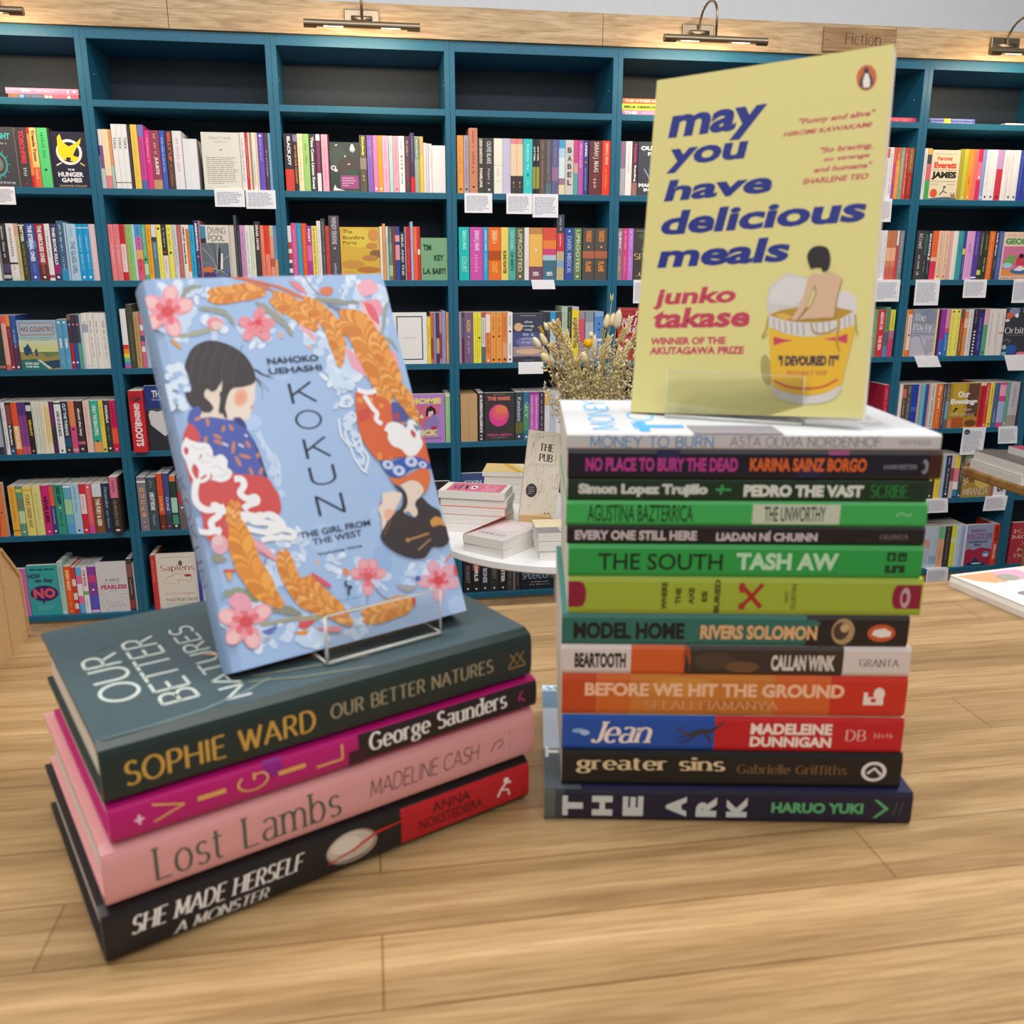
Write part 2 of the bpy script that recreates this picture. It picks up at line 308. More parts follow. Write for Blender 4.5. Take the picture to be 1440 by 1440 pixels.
def draw(mb, fr, ops):
    """print a list of shapes on a face; a shape sits one ink layer above whatever it overlaps"""
    seen = []; flat_ = []
    for op in ops:
        b = opbox(op); l = 1
        for (c, m) in seen:
            if m >= l and b[0] < c[2] and b[2] > c[0] and b[1] < c[3] and b[3] > c[1]: l = m+1
        if op[0] == 'G':
            for i, o in enumerate(op[1]): flat_.append((l+i % 12, o))
            l += 11
        else: flat_.append((l, op))
        seen.append((b, l))
    for lay, op in flat_:
        k = op[0]; fr.layer = lay
        if k == 'r':
            _, u0, v0, u1, v1, h = op
            n = 8 if fr.curve and abs(v1-v0) > .3 else 1
            for i in range(n):
                a = v0+(v1-v0)*i/n; b = v0+(v1-v0)*(i+1)/n
                mb.poly([fr.P(u0, a), fr.P(u1, a), fr.P(u1, b), fr.P(u0, b)], h)
        elif k == 'e':
            _, cu, cv, ru, rv, h = op; n = 20
            mb.poly([fr.P(cl(cu+ru*math.cos(2*PI*i/n)), cl(cv+rv*math.sin(2*PI*i/n))) for i in range(n)], h)
        elif k == 'p': mb.poly([fr.P(cl(u), cl(v)) for u, v in op[1]], op[2])
        elif k == 'l':
            pts, w, h = op[1], op[2], op[3]; Q = [(u*fr.W, v*fr.H) for u, v in pts]; n = len(Q); L = []; R = []
            for i in range(n):
                a = Q[max(i-1, 0)]; b = Q[min(i+1, n-1)]; dx, dy = b[0]-a[0], b[1]-a[1]; l = math.hypot(dx, dy)+1e-9
                ww = w[i] if isinstance(w, (list, tuple)) else w
                ox, oy = -dy/l*ww/2, dx/l*ww/2
                L.append(((Q[i][0]+ox)/fr.W, (Q[i][1]+oy)/fr.H)); R.append(((Q[i][0]-ox)/fr.W, (Q[i][1]-oy)/fr.H))
            for i in range(n-1):
                mb.poly([fr.P(cl(a), cl(b)) for a, b in (R[i], R[i+1], L[i+1], L[i])], h)
        elif k == 't':
            _, u0, v0, u1, v1, h, txt, st = op
            vs, fs, asp = STY[st[0]](txt)
            if len(st) > 1 and st[1] == 'u': vs = [(1-y, x) for x, y in vs]      # turned to read upwards
            if len(st) > 1 and st[1] == 'd': vs = [(y, 1-x) for x, y in vs]      # turned to read downwards
            mb.mesh([fr.P(u0+(u1-u0)*x, v0+(v1-v0)*y) for x, y in vs], fs, h)
        elif k == 'd':                                                            # lettering too small to read
            _, u0, v0, u1, v1, h = op; rr = random.Random(int(u0*977+v0*131+u1*71)); u = u0; step = (v1-v0)*fr.H/fr.W*.55
            vs = []; fs = []
            while u < u1-step*.5:
                w = step*rr.uniform(.5, 1.0); a = v0+(v1-v0)*rr.choice((0, 0, .12)); b = v1-(v1-v0)*rr.choice((0, .25, .25, .1))
                if rr.random() > .15:
                    i = len(vs); t = min(w*.38, step*.4)
                    for q0, q1, r0, r1 in ((u, a, u+t, b), (u, (a+b)/2-(v1-v0)*.1, u+w, (a+b)/2+(v1-v0)*.1)):
                        i = len(vs); vs += [fr.P(q0, q1), fr.P(r0, q1), fr.P(r0, r1), fr.P(q0, r1)]; fs.append((i, i+1, i+2, i+3))
                u += w+step*.35
            if vs: mb.mesh(vs, fs, h)
        elif k == 'dl':                                                            # a block of small lines of handwriting or print
            _, u0, v0, u1, v1, h, n = op; rr = random.Random(int(u0*997+v0*31+n))
            for i in range(n):
                v = v1-(v1-v0)*(i+.5)/n; e = u0+(u1-u0)*(rr.uniform(.8, 1) if i < n-1 else rr.uniform(.3, .7)); t = (v1-v0)/n*.17
                u = u0
                while u < e:
                    q = min(e, u+(u1-u0)*rr.uniform(.06, .2)); mb.poly([fr.P(u, v-t), fr.P(q, v-t), fr.P(q, v+t), fr.P(u, v+t)], h); u = q+(u1-u0)*.025

# ------------------------------------------------------------------ books
def book(name, t, w, h, base, spine=(), front=(), back=None, c=.0006, s=.001, bulge=0.0, power=4, inset=0.0, pages=True, page_mat=None, front_col=None, eps=.0001, rough=None, fore=0.0):
    """upright book: spine at y=0 facing -y, x = thickness, y = width, z = height. returns cover object (+ child page_block)"""
    mb = MB(); n = 12 if bulge or s > .003 else 8 if eps > .0001 else 2
    fc = front_col or base; bc = back or base
    bm_, fm, km = (M(x, rough) if rough and isinstance(x, str) else x for x in (base, fc, bc))
    def cy(v):  # outward bulge at v in 0..1
        a = abs(2*v-1); return (s+bulge)*(max(0, 1-a**power))**(1/power)-s
    def prof(off):
        P = [(off, w)]
        for i in range(n+1):
            v = i/n; x = off+(t-2*off)*v; P.append((x, -cy(v)+off))
        P.append((t-off, w)); return P
    out, inn = prof(0), prof(c); L = len(out)
    for i in range(L-1):
        m = km if i == 0 else fm if i == L-2 else bm_
        a, b = out[i], out[i+1]; sm = 0 < i < L-2 and n > 2
        mb.poly([(a[0], a[1], 0), (b[0], b[1], 0), (b[0], b[1], h), (a[0], a[1], h)], m, sm)
        a2, b2 = inn[i], inn[i+1]
        mb.poly([(b2[0], b2[1], 0), (a2[0], a2[1], 0), (a2[0], a2[1], h), (b2[0], b2[1], h)], m)
        mb.poly([(a[0], a[1], h), (b[0], b[1], h), (b2[0], b2[1], h), (a2[0], a2[1], h)], m)
        mb.poly([(b[0], b[1], 0), (a[0], a[1], 0), (a2[0], a2[1], 0), (b2[0], b2[1], 0)], m)
    for k in (0, -1):
        a, a2 = out[k], inn[k]
        mb.poly([(a[0], a[1], 0), (a2[0], a2[1], 0), (a2[0], a2[1], h), (a[0], a[1], h)], bm_)
    sp = Frame((0, 0, h), (0, 0, -1), (1, 0, 0), h, t, cy, eps); draw(mb, sp, spine)
    if front: draw(mb, Frame((t, 0, 0), (0, 1, 0), (0, 0, 1), w, h, None, eps), front)
    pm = page_mat or PAGES; pb = MB() if pages else mb
    pb.box((c, c+s*(1 if s<.003 else .85), inset), (t-c, w-inset-fore, h-inset), pm)
    o = mb.build(name)
    if pages: pb.build('page_block', o)
    return o
# turn an upright book: F = cover to the viewer, L = lying front cover up, spine to the viewer
MF = Matrix.Rotation(-PI/2, 4, 'Z')
ML = Matrix(((0, 0, -1, 0), (0, 1, 0, 0), (1, 0, 0, 0), (0, 0, 0, 1)))

# ================================================================== the room
P_ = 0.6; UW = 0.0361                               # bay pitch, width of a pair of side panels
ZS = [2.0988, 1.9152, 1.6390, 1.3373, 1.0354, 0.7360, 0.4335, 0.1176]   # underside of top rail, then shelf tops 1..7
def struct(name, a, b, m):
    mb = MB(); mb.box(a, b, m); o = mb.build(name); o['kind'] = 'structure'; return o
struct('wall_back', (-2.6, .30, 0), (6.2, .36, 3.1), WALL)
struct('floor', (-2.6, -6.0, -.05), (6.2, .36, 0), OAK_FLOOR)
struct('ceiling', (-2.6, -6.0, 3.1), (6.2, .36, 3.15), CEIL)
tb = MB()
for i, (x0, x1) in enumerate(((-2.4, .30), (.302, 1.755), (1.757, 2.86), (2.862, 5.2))): tb.box((x0, -.012, 2.134), (x1, .30, 2.236), OAK_TRIM)
tb.build('trim_1')['kind'] = 'structure'
struct('trim_2', (-.6-UW, .012, 0), (7.2*P_+UW, .03, .094), OAK_TRIM)

# ------------------------------------------------------------------ bookcase: one unit per bay
BAYN = ['leftmost bay', 'second bay', 'third bay', 'fourth bay', 'bay left of yellow cover', 'bay right of yellow cover', 'second bay from right', 'rightmost bay']
SHN = ['', 'top shelf', 'second shelf', 'third shelf', 'fourth shelf', 'fifth shelf', 'sixth shelf', 'bottom shelf']
for b in range(8):
    xa = (b-1)*P_+UW/2; xb = xa+P_; hw = UW/2
    t = empty('bookcase_unit', (xa, 0, 0))
    tag(t, 'teal bookcase unit with dark back, %s of the wall of shelves' % BAYN[b], 'bookcase', 'teal bookcase units along the back wall')
    sh = lambda x: x-xa
    for x0, x1 in ((xa+.0003, xa+hw), (xb-hw, xb-.0003)):
        m = MB(); m.box((sh(x0), 0, 0.02), (sh(x1), .27, 2.133), TEAL)
        for z in ZS[1:7]:                                   # shelf-pin holes' bright caps
            m.tube([(sh(x1)+.0002 if x0 < xa+hw/2 else sh(x0)-.0002, .05, z+.085), (sh(x1)+.0016 if x0 < xa+hw/2 else sh(x0)-.0016, .05, z+.085)], .0028, 'b8c8d0', 8)
        m.build('side_panel', t, bevel=.0008)
    m = MB(); m.box((sh(xa+hw), 0, ZS[0]), (sh(xb-hw), .27, 2.133), TEAL); m.build('top_rail', t, bevel=.0008)
    for z in ZS[1:]:
        m = MB(); m.box((sh(xa+hw), 0, z-.0215), (sh(xb-hw), .255, z), TEAL); m.build('shelf', t, bevel=.001)
    m = MB(); m.box((sh(xa+.002), .27, .02), (sh(xb-.002), .285, 2.133), BACK); m.build('back_panel', t)

# ------------------------------------------------------------------ colour words for labels
CN = [('white', 'f4f2f0'), ('cream', 'f2e8c8'), ('light grey', 'cfcfd2'), ('grey', '8a8a8c'), ('dark grey', '4c4a4c'), ('black', '262426'), ('red', 'd83038'), ('crimson', 'd0205c'), ('dark red', '8a3038'),
 ('orange', 'f08c3c'), ('orange-red', 'ee5430'), ('yellow', 'f2dc50'), ('lime', 'c8cc48'), ('green', '5cc878'), ('pale green', 'a8cc98'), ('dark green', '3a4c3c'), ('olive', '6c6e50'), ('teal', '3caa9c'), ('turquoise', '30cccc'),
 ('blue', '3464b8'), ('bright blue', '28a4e0'), ('pale blue', 'b0d0ea'), ('navy', '2c3460'), ('purple', '6450b8'), ('lilac', 'c0a0d8'), ('mauve', '7c6488'), ('plum', '5a3450'), ('pink', 'f0a8c4'), ('magenta', 'd850a8'), ('salmon', 'f08880'), ('brown', '6a4a38'), ('tan', 'c8a068'), ('peach', 'f0c8a0'), ('slate blue', '5c7c98'), ('maroon', '703840')]
def cname(h):
    a = [int(h[i:i+2], 16) for i in (0, 2, 4)]
    return min(CN, key=lambda c: sum((a[i]-int(c[1][i*2:i*2+2], 16))**2*(1.2, 1.4, 1)[i] for i in range(3)))[0]
ORD = ['', 'first', 'second', 'third', 'fourth', 'fifth', 'sixth', 'seventh', 'eighth', 'ninth', 'tenth', 'eleventh', 'twelfth', 'thirteenth', 'fourteenth', 'fifteenth', 'sixteenth', 'seventeenth', 'eighteenth', 'nineteenth', 'twentieth', 'twenty-first', 'twenty-second', 'twenty-third', 'twenty-fourth', 'twenty-fifth', 'twenty-sixth', 'twenty-seventh', 'twenty-eighth', 'twenty-ninth', 'thirtieth', 'thirty-first', 'thirty-second', 'thirty-third', 'thirty-fourth', 'thirty-fifth', 'thirty-sixth', 'thirty-seventh', 'thirty-eighth', 'thirty-ninth', 'fortieth']
# spines: picture columns of the spine's foot, height mm (. = 186), colour, then bands/lettering
# b band, t bold text, n light text, s serif text, w wide text, d unreadable text, c dot, v = stacked letters
ROWS = {
(2, 0): '''31 46 . 4a4548|t .05 .60 e8404a TORCHFIRE|d .64 .84 cfcfcf|c .94 b03038
46.3 50.4 . ef8c40|b 0 .1 c8303c|b .8 1 d83038|d .2 .7 a8502c
50.6 59.8 . f5cf80|b .66 1 ee6a46|t .04 .56 7a3a28 Treacle Town|d .7 .9 ffe0c0
60.8 75.2 . 5fd880|d .08 .5 2a8c4c|c .7 20402c
75.6 78 . 3c3a3e''',
(2, 1): '''132 144 104 cfd2d4
144.5 150.5 . ece6e8|b .27 .66 7a5a98|b .66 1 c2d4d4
150.8 159.6 . f4dfb4|b .78 1 e48c98
159.9 163.6 . e0a068|b .62 1 a8cfc8
164.5 171.4 203 f2f2f0|n .2 .38 3a3a3a TOKA|b .9 .91 333333
171.7 178.6 203 f2f2f0|n .2 .38 3a3a3a TOKA|b .9 .91 333333
178.9 186 203 f2f2f0|n .2 .38 3a3a3a TOKA|b .9 .91 333333
186.3 190 200 4a3c44
191.2 200.2 203 f4d25c|d .1 .9 e4b83c
201 208.8 203 d0489c|b 0 .18 7c80c8|b .86 1 5a6cb8|d .25 .8 a83084
209.4 217.2 . e0358a|d .08 .55 ffc8e0
217.5 229.6 . a0485a|d .06 .42 e8c0c8|t .45 .75 f4e8e8 JULIETS|b .84 1 c8a070
230.4 237.6 . 4862c0|d .12 .7 e4e8ff
238.8 248 . 4b4644|t .03 .52 ff5a30 BELLY UP|d .56 .95 ff5a30
248.5 261 . f2efee|d .1 .7 e0a8c8
262 281.5 162 f0f0f2''',
(2, 1.5): '''342 348.6 . f0ecea|d .1 .85 a86870
348.8 352.8 . d23a48|d .1 .8 f8c8c8
353 355.4 . efe6d2
355.6 358 . b89860
358.2 363.4 . efeae6|d .5 .9 a8a098
363.6 366 . ecd8a0
366.3 374.6 . 6c54c6|d .1 .5 c8bcf8|c .05 ffffff
375.2 380.6 . 5c3c52|d .3 .75 ecdce4
381.2 386.2 . 8ac6ea''',
(2, 2): '''403 415 . 38343a|b .62 1 e0483c|t .05 .56 f8f4f0 BLACK JOY
415.4 421.2 . 3a3836|b .02 .14 9080b0|t .2 .88 e88838 OF THIS OUR COUNTRY
421.6 428.6 . f4efc0|d .06 .85 d8a890
428.9 437.6 . a6d87c|d .15 .55 4a7838
438 446.6 . 464346|t .05 .96 f4f4f4 Time Come Linton Kwesi
447.4 453 . 84406a|b 0 .11 f8f4f4|b .68 1 f4f0f0|d .15 .6 b868a0
453.2 454.8 . 3c3438
455 463.6 . f4b6c8|d .08 .9 d07898
463.9 465.2 . 8a3c50''',
(2, 2.5): '''507.8 517 . 686052|t .03 .36 f4e850 Everybody|b .4 .6 9c8c80|d .65 .8 e8d890
518.2 526.2 . 8c6ec0|d .1 .4 b8a0e0
526.8 532.8 . f08cc0|c .94 ffffff
533.2 539.2 . f4aa3c|d .1 .4 d88020|c .94 fff0d0
539.6 548.2 . f2b8d2|d .08 .5 d888b0|d .58 .82 d888b0
548.8 554 . c2e0da|d .08 .3 7ca8a0
554.4 561.8 . f2b0c2|d .05 .7 c86c8c|c .94 d86c90
562.2 570.2 . f4f2f2|d .06 .26 708080|c .36 c86060|c .43 c0a8a0|c .5 d89090|c .57 80a898|d .65 .85 505860
570.6 577.8 . 5a4450|d .08 .35 f0c0c8|d .4 .9 d84858
578.4 584 197 4c3c66|b .74 1 e02c3c|d .05 .5 a8a0c8
584.4 591 . a8b49c|b .02 .4 7c9c84|d .05 .38 f0f4e8
591.5 596.4 . f0d054|b 0 .3 f4b87c
596.8 600.2 166 efe6e6
600.6 603.4 164 e6dfe6
603.8 608.2 163 f0eef0|d .1 .5 a8a8b0
608.6 627 158 f2eeee''',
(2, 3): '''643.6 652.2 193 eea24c|d .08 .7 b87430|c .93 503020
652.8 659.8 193 aea4b4|d .08 .85 6c6478|c .93 403848
660.4 672 218 cf8a6c|d .05 .3 7c4838|d .36 .7 6c3c30|c .9 402820
672.5 681 . 4a4542|t .02 .46 e8dccc LEIGH BARDUGO|t .54 .9 e8dccc FAMILIAR
681.5 694.3 . 454543|n .06 .46 e0e0dc OLIVIE BLAKE|d .55 .85 c8c8c8|c .93 d8d8d8
694.8 707 . f3f2e6|d .55 .8 c8c8bc|b .48 .485 b8c0b0
707.4 718 . cdc9e2|d .9 .94 9890b8
718.3 726.7 . f2d8b4|b 0 .09 e89498|b .67 1 443c3c|d .78 .9 e0c090
727 735.3 . f2d8b4|b 0 .09 e89498|b .67 1 443c3c|d .78 .9 e0c090
736 748.4 . 40cfcf|d .1 .55 c8f4f4|c .65 20787c|d .72 .85 a8f0c0
748.8 753.6 . 38343a|t .13 .4 ecece8 OTTER|b .5 .9 a0a048
754 758.2 . 38343a|t .13 .4 ecece8 OTTER|b .5 .9 a0a048
758.5 766.8 . 6b5a50|d .05 .9 a89088
767.2 775.4 . 62646c|b .8 1 587c88|d .05 .75 a88c80
775.9 785 . 6c6896|b .5 .75 9c78a0|d .05 .45 9c98c0
785.4 794 . b8dcf0|b 0 .15 50a8dc|b .32 .7 dcecf4|b .7 .82 a08490|b .82 1 eee0b4
794.5 806 . d6d2ce|v .12 .86 5c5654 BABEL
806.4 812.2 . d4508c|b .42 .6 d8a898|b .6 1 58b0b0
812.6 819.3 . c45cb4|d .04 .5 f4ece8|b 0 .02 806898
819.7 826.2 . 3c4c90|t .05 .3 ecf0ff LAVINIA|c .4 c08070|d .5 .92 a8b8e8
827.6 845.4 . 6d3b3d|n .03 .58 e8dcd8 SARAH J. MAAS|c .65 c83048|d .7 .88 d8b8b0
845.9 857 . ea4130|t .04 .44 f8b8a0 SARAH J. MAAS|d .52 .88 f8a050''',
(2, 4): '''870.5 878 . 8b7c94|b .5 1 b8b4bc|d .05 .3 d848a0
878.5 887.2 . f2eeec|d .06 .6 c0a8a0
887.8 895.2 . 4c3c48|t .05 .4 e03c90 Hypatia|t .44 .74 f4ece8 Reading|b .76 1 a87870''',
(2, 5): '''1240 1245.5 . f0eeee|b .02 .2 d8604c|d .25 .8 606060
1245.8 1251.2 . efeded|d .1 .9 8c8c90
1251.5 1255 . d8508c|b 0 .3 e07050|b .7 1 b050a0
1255.3 1261 . efa040|b 0 .25 dc6c50|d .1 .9 f8dcc0
1261.3 1266.6 . 90a888|d .1 .8 e4ecd8
1267 1271.5 . dc4c50|d .1 .9 f8d0c8
1272 1279.5 . a8342c|b 0 .48 a0603c|d .05 .44 e0b070|d .55 .9 e08048''',
(2, 6): '''1293.6 1298 . ece8e4|d .1 .8 a88c8c
1298.3 1304 . 4cac60|b 0 .12 f0b860|b .12 .3 484c58|b .3 .62 e06878''',
(2, 6.5): '''1344 1349 . b4a83c
1349.3 1355.5 . c8cc44|c .95 f0f0c0
1355.8 1363.5 . f29c3c|d .55 .7 8c4c18|d .1 .4 f8c070|c .94 fff0d0
1363.8 1369.4 . f08078|d .1 .8 c85858
1369.7 1375 . e0305c|b .25 .6 f08090|c .55 f8f0e8
1375.3 1380.2 . 8ca4dc|c .94 f0f0ff
1380.5 1387.6 . f0eef0|c .93 404048|d .1 .7 c0c0c8
1388 1396 . f0eef0|c .93 404048
1396.4 1404.6 . d03c50|b 0 .38 c8a4d4|c .93 402028
1405 1412.6 . f0eef0|d .1 .5 c8c0d0
1413 1420.6 . f2eeee|d .1 .5 e0b8b8|c .93 404048
1421 1427.4 . eef0f4|c .93 404048
1427.8 1433.6 . 3c50b0|d .1 .8 7084d8
1434 1442 . 3848a8|d .1 .8 7084d8''',
(3, 0): '''-4 3.6 . e8e4e0|d .1 .8 8c8c8c
4 6.4 . 8c8888
6.8 17 . 3b373b|d .05 .6 f0ecec|b .7 .86 584c74|b .9 .96 c8d0c8
17.8 28.6 . ebe6e6|d .05 .62 55525a|b .68 .71 2c2c30|d .74 .88 e0a0c0|b .94 1 d8e0d0
28.9 34.6 . d0c494|b 0 .2 e0a890|d .3 .9 9c8c58
35 43.4 . 4c4830|b .02 .04 e8e8e0|t .05 .32 f0f0e8 BITTER|d .36 .9 a89c50
44.3 57.2 . 4458a8|b .3 .42 5c90cc|t .03 .66 f0f4f8 THE ETERNAL ONES|d .7 .87 7c98dc|c .94 ffffff
57.7 70.4 . a83440|b .72 1 6c3438|t .03 .68 f4ecec THE MERCILESS ONES|d .7 .9 c88040|c .94 ffffff
71 78.2 . f0eaea|d .12 .6 606068|b .9 .95 c84060
78.6 87.8 . 49436c|b .72 .88 a03070|t .06 .72 f4f4f8 THIS BOOK KILLS|c .94 ffffff
88.2 97.6 196 466a8a|b .8 1 2c98c8|d .04 .55 d8ecf8|d .6 .84 a8d0e4
97.9 100.4 190 b8cce0
101.4 114.6 . b4d2ea|n .3 .88 5c7890 THE GLASS GIRL|d .06 .24 98b4cc
115 123.6 . 20a0dc|b .06 .075 e0f4ff|d .2 .8 c4ecfc|c .94 ffffff
124 132.4 . 20a0dc|b .06 .075 e0f4ff|d .2 .8 c4ecfc|c .94 ffffff
132.8 141.4 . e2c6cf|d .03 .97 fbf4f4''',
(3, 1): '''159.2 166.4 . f0868a|d .05 .3 d06068|d .35 .7 fbd8d8
167 174.6 . f0868a|d .05 .3 d06068|d .35 .7 fbd8d8
175 181.8 . d02c38|d .04 .3 701820|b .35 .85 f0dcd8|d .4 .82 d84c50
182.2 184.4 . c8b080
184.7 191.8 . 98cc78|d .05 .9 5ca050
192.2 195.6 . c4e0ea
196 204.8 . e86088|b 0 .22 54a0e0|b .22 .45 d070b8|b .45 .62 f0b068|b .62 .88 e85868|d .04 .44 282830|d .6 .82 402030
205.2 211 . 60b888|d .05 .55 d0f0d8|c .62 205038|b .7 .9 c0e4c0
211.6 218.4 . fab02c|d .06 .9 b06c10
218.9 225.6 . 5c8498|b 0 .22 e8e0e4|b .22 .3 404850|d .34 .6 c8dce4
226 232.4 . f5ee6a|c .07 404030|d .4 .9 d8c840
232.8 239.6 . 38343a|b .55 1 f0e6d8|c .49 c83c40|d .06 .4 e0e0dc|d .62 .85 a09488
240 247.8 . f2ea6a|d .06 .42 484838|c .5 404038
248.2 254.2 . d6d6e0|d .08 .75 8c8ca0
254.6 260.6 . c0706c|d .1 .9 d89c98
261 266.8 . f2ecdf|t .04 .7 303030 OPEN UP Thomas Morris
267 271.2 . f0883c|b 0 .07 f4ece0|b .84 1 f4ece0|d .08 .45 b84c1c
271.6 278.2 . 2cb2e2|d .06 .36 0c6498|d .55 .9 0c5c90
278.6 284.8 201 3c4472|t .05 .52 f0f0f8 MEMORIAL|c .6 d86898|d .7 .9 8088c0
285 287 200 d08898''',
(3, 1.5): '''327 334 . d8cfc2
334.4 337.6 219 50545c
338 341.6 . 3c3c48|d .1 .9 98a0a8
342 348.4 . d69cca|d .1 .9 a868a0
348.8 355.4 . eeeaea|d .1 .9 a0a0a0
355.8 361.8 . dde8d2|d .1 .8 b8c8b0
362.4 369.6 199 473b3e|t .06 .48 e8e0e0 ISRAEL HAYES
370 375.2 . ef8268|d .05 .4 f8c0a8
375.6 382.4 . ec4430|d .1 .4 a02818|b .52 .92 f08870
382.8 388.2 . f0a080|b 0 .2 d8c0a0|b .6 .75 c86050
388.5 394.4 . 68a2ce|b .62 1 f0b078''',
(3, 2): '''406.8 413 . e8e8ea|b .3 .42 c04850|b .5 .62 b85058|b .68 .78 485868|b .86 .94 505c68
413.4 420.6 195 da5c9c|d .1 .9 f0a0c8
421 427.2 195 2ea2cc|d .1 .9 68c8e8
427.6 434.2 194 ee5a30|d .1 .8 f89868
434.6 441.2 . b8449c|b 0 .1 9c58b0|t .06 .3 f8e8f4 POST|b .36 .64 e070c0
441.6 448.6 . f2e068|d .04 .9 303020
449 454.4 203 efebe8|d .1 .9 c4c0c0
454.8 460.4 211 4a4b4f|d .06 .9 b8b8b8
460.8 465.6 . dc4a3a|d .1 .9 a83028
466 480 221 57515b|n .02 .44 d8d4d8 WENDY ERSKINE|c .5 e8b890|d .7 .95 c8c8d0''',
(3, 2.5): '''536 539.6 . f4e8d8
540 544 195 eaa65e|d .3 .7 c88040
544.4 547.8 . b8d0dc|b 0 .2 d4e4ec
548.2 553.4 . 6f8c70|b 0 .3 586858|d .05 .5 d8e0d0|b .72 .92 a8d098
553.7 557 . 8a4a38
557.4 563.6 . 3c4c94|b .16 .28 e8a0b8|b .34 .62 e898b4
564 570.6 168 303848|t .05 .9 c4c8c4 MILK AND THE
570.9 572.4 . c8b0b8
572.8 578.6 . c6283a|d .4 .85 e87880
579 582.2 203 a8c0e4|d .3 .4 8098c8
582.6 588.2 . f0683f|d .05 .5 f8b090
588.5 592 . d83438|b .42 .52 f0e0dc''',
(3, 3): '''646 660.2 . 16c6be|t .06 .42 a8f4ee SARAH J. MAAS|n .55 .85 b0f0e0 COURT
661.4 679.4 . d658b2|t .06 .44 f4c8ea SARAH J. MAAS|d .52 .86 f0a0dc
680 686.4 . 38a6e6|t .06 .44 d0ecfc SARAH J. MAAS|d .5 .86 b8e4f8
687 704.6 . ef7626|t .06 .25 fad0a0 SARAH|d .28 .4 fad0a0|b .44 .62 b85420|t .66 .86 f8b850 COURT
705 714.8 . f4da70|t .44 .88 6c5c28 RUNE HUNTER
715.2 725 . 58b6a6|n .06 .4 a8e4d8 SARAH ADAMS|t .46 .82 286c68 OF MISTS
725.6 737 . 6a6c4e|n .04 .84 dcdcc0 UPROOTED|c .93 f4f4e4
737.6 743.6 . efedf0|d .6 .8 c0bcc8
744 762.6 . f2c060|b .74 1 805468|b 0 .12 c89058|c .42 f4f0e8|t .84 .92 f4e8f0 SAMANTHA
763.2 781.8 . e05a48|b .24 .4 f08c48|b .4 .52 d84c80|b .52 .62 b8d0dc|b .62 1 48768c|t .84 .92 e8f0f0 SAMANTHA
782.4 792.6 232 484c5c|b .28 .56 d0404c|b .56 1 c8b890|d .04 .26 c8ccd8|d .3 .5 f4c8c8|b .7 .8 88b0c8
793.4 806.2 . 3858a6|s .16 .86 d8e0f4 DARK MIRROR|c .06 c8d0e8
806.6 817 . 6e8a5a|n .04 .84 e4ecc8 UPROOTED|c .93 f4f4e4
818.6 835.2 . 595650|t .04 .26 e88c48 YARROS|c .36 f0b058|b .44 .58 b86c50|t .64 .84 e88c48 FLAME
835.8 853.2 . 595650|t .04 .26 e88c48 YARROS|c .36 f0b058|b .44 .58 b86c50|t .64 .84 e88c48 FLAME''',
(3, 4): '''866.2 874 . 9a868a|t .06 .4 f4f0f0 QUINCY|d .55 .85 e8e0e0
874.5 881.6 . e04a90|d .06 .4 f8d0e4|d .55 .88 f8a8b8
882 889.2 . c482dc|d .06 .4 f0d8f8|d .55 .88 e8b8f0''',
(3, 5): '''1231 1236 . efecec|d .1 .85 b0a8ac
1236.3 1242 . f0eef2|d .1 .85 b0b0bc
1242.3 1249 . dc8c68|b 0 .35 c88058|b .35 .62 f2bc94|b .74 1 d86c60
1249.3 1255.6 . dc8c68|b 0 .35 c88058|b .35 .62 f2bc94|b .74 1 d86c60
1255.9 1258.8 . d84850|b 0 .3 f0e4e0
1259.3 1266 . 84888e|d .05 .85 d0d4d8''',
(3, 6): '''1283.6 1294.4 . 47464b|s .06 .36 f0ecec InCrowd|d .5 .9 dcdcdc
1294.8 1299 . 3c4442|b .06 .5 44685c|d .6 .85 b8c8c0
1299.3 1305 . 2f3844|t .06 .6 f0f0f4 ECHOVILE|d .62 .9 98a0b0
1305.3 1313.4 . e23a5c|b 0 .54 ef6c3c|b .54 .62 f4c8a8
1313.8 1321.4 . f2ceae|d .05 .85 b88c78|c .93 d05c50
1321.8 1329.4 . f2ceae|d .05 .85 b88c78|c .93 d05c50
1329.8 1334 . ecb0b4
1334.3 1341 . eeefdc
1341.4 1348.6 . 42a0b4|d .3 .5 206878
1349 1352.4 . 3c4c88|b .36 .48 e8d850|d .5 .9 c8d0e8
1352.8 1364 . e0a8da|d .26 .5 b070b0
1364.4 1371.6 . 5a44a4|d .05 .5 a898e0|b .94 .97 f0f0ff
1372 1377.4 . 40443a|d .05 .5 c8d0b8|b .8 .9 d8d870
1377.8 1384.2 . 3c4038|d .05 .4 a8b848|d .55 .85 e0e4d8
1384.6 1392.2 . f07830|d .05 .9 f8c098
1392.5 1397.4 . 444048|t .04 .5 f0ecf0 Linda Grant|d .6 .8 c8c0c8
1397.8 1403.8 . 5468b4|d .06 .9 a0b0e8''',
(4, 0): '''-3 9 . 34403a|d .3 .5 e0e0e0|b .92 .97 a8785c
9.8 16.6 . e8b09c|b 0 .14 e86858|b .9 1 d86c60
16.9 22.4 . 8c3444|b 0 .2 f09048|d .25 .4 f0b048|c .95 f4e8e8
22.8 30.8 . 3c5ca4|b .55 1 5c3c58|d .26 .6 c8dcf4|c .95 f4e8e8''',
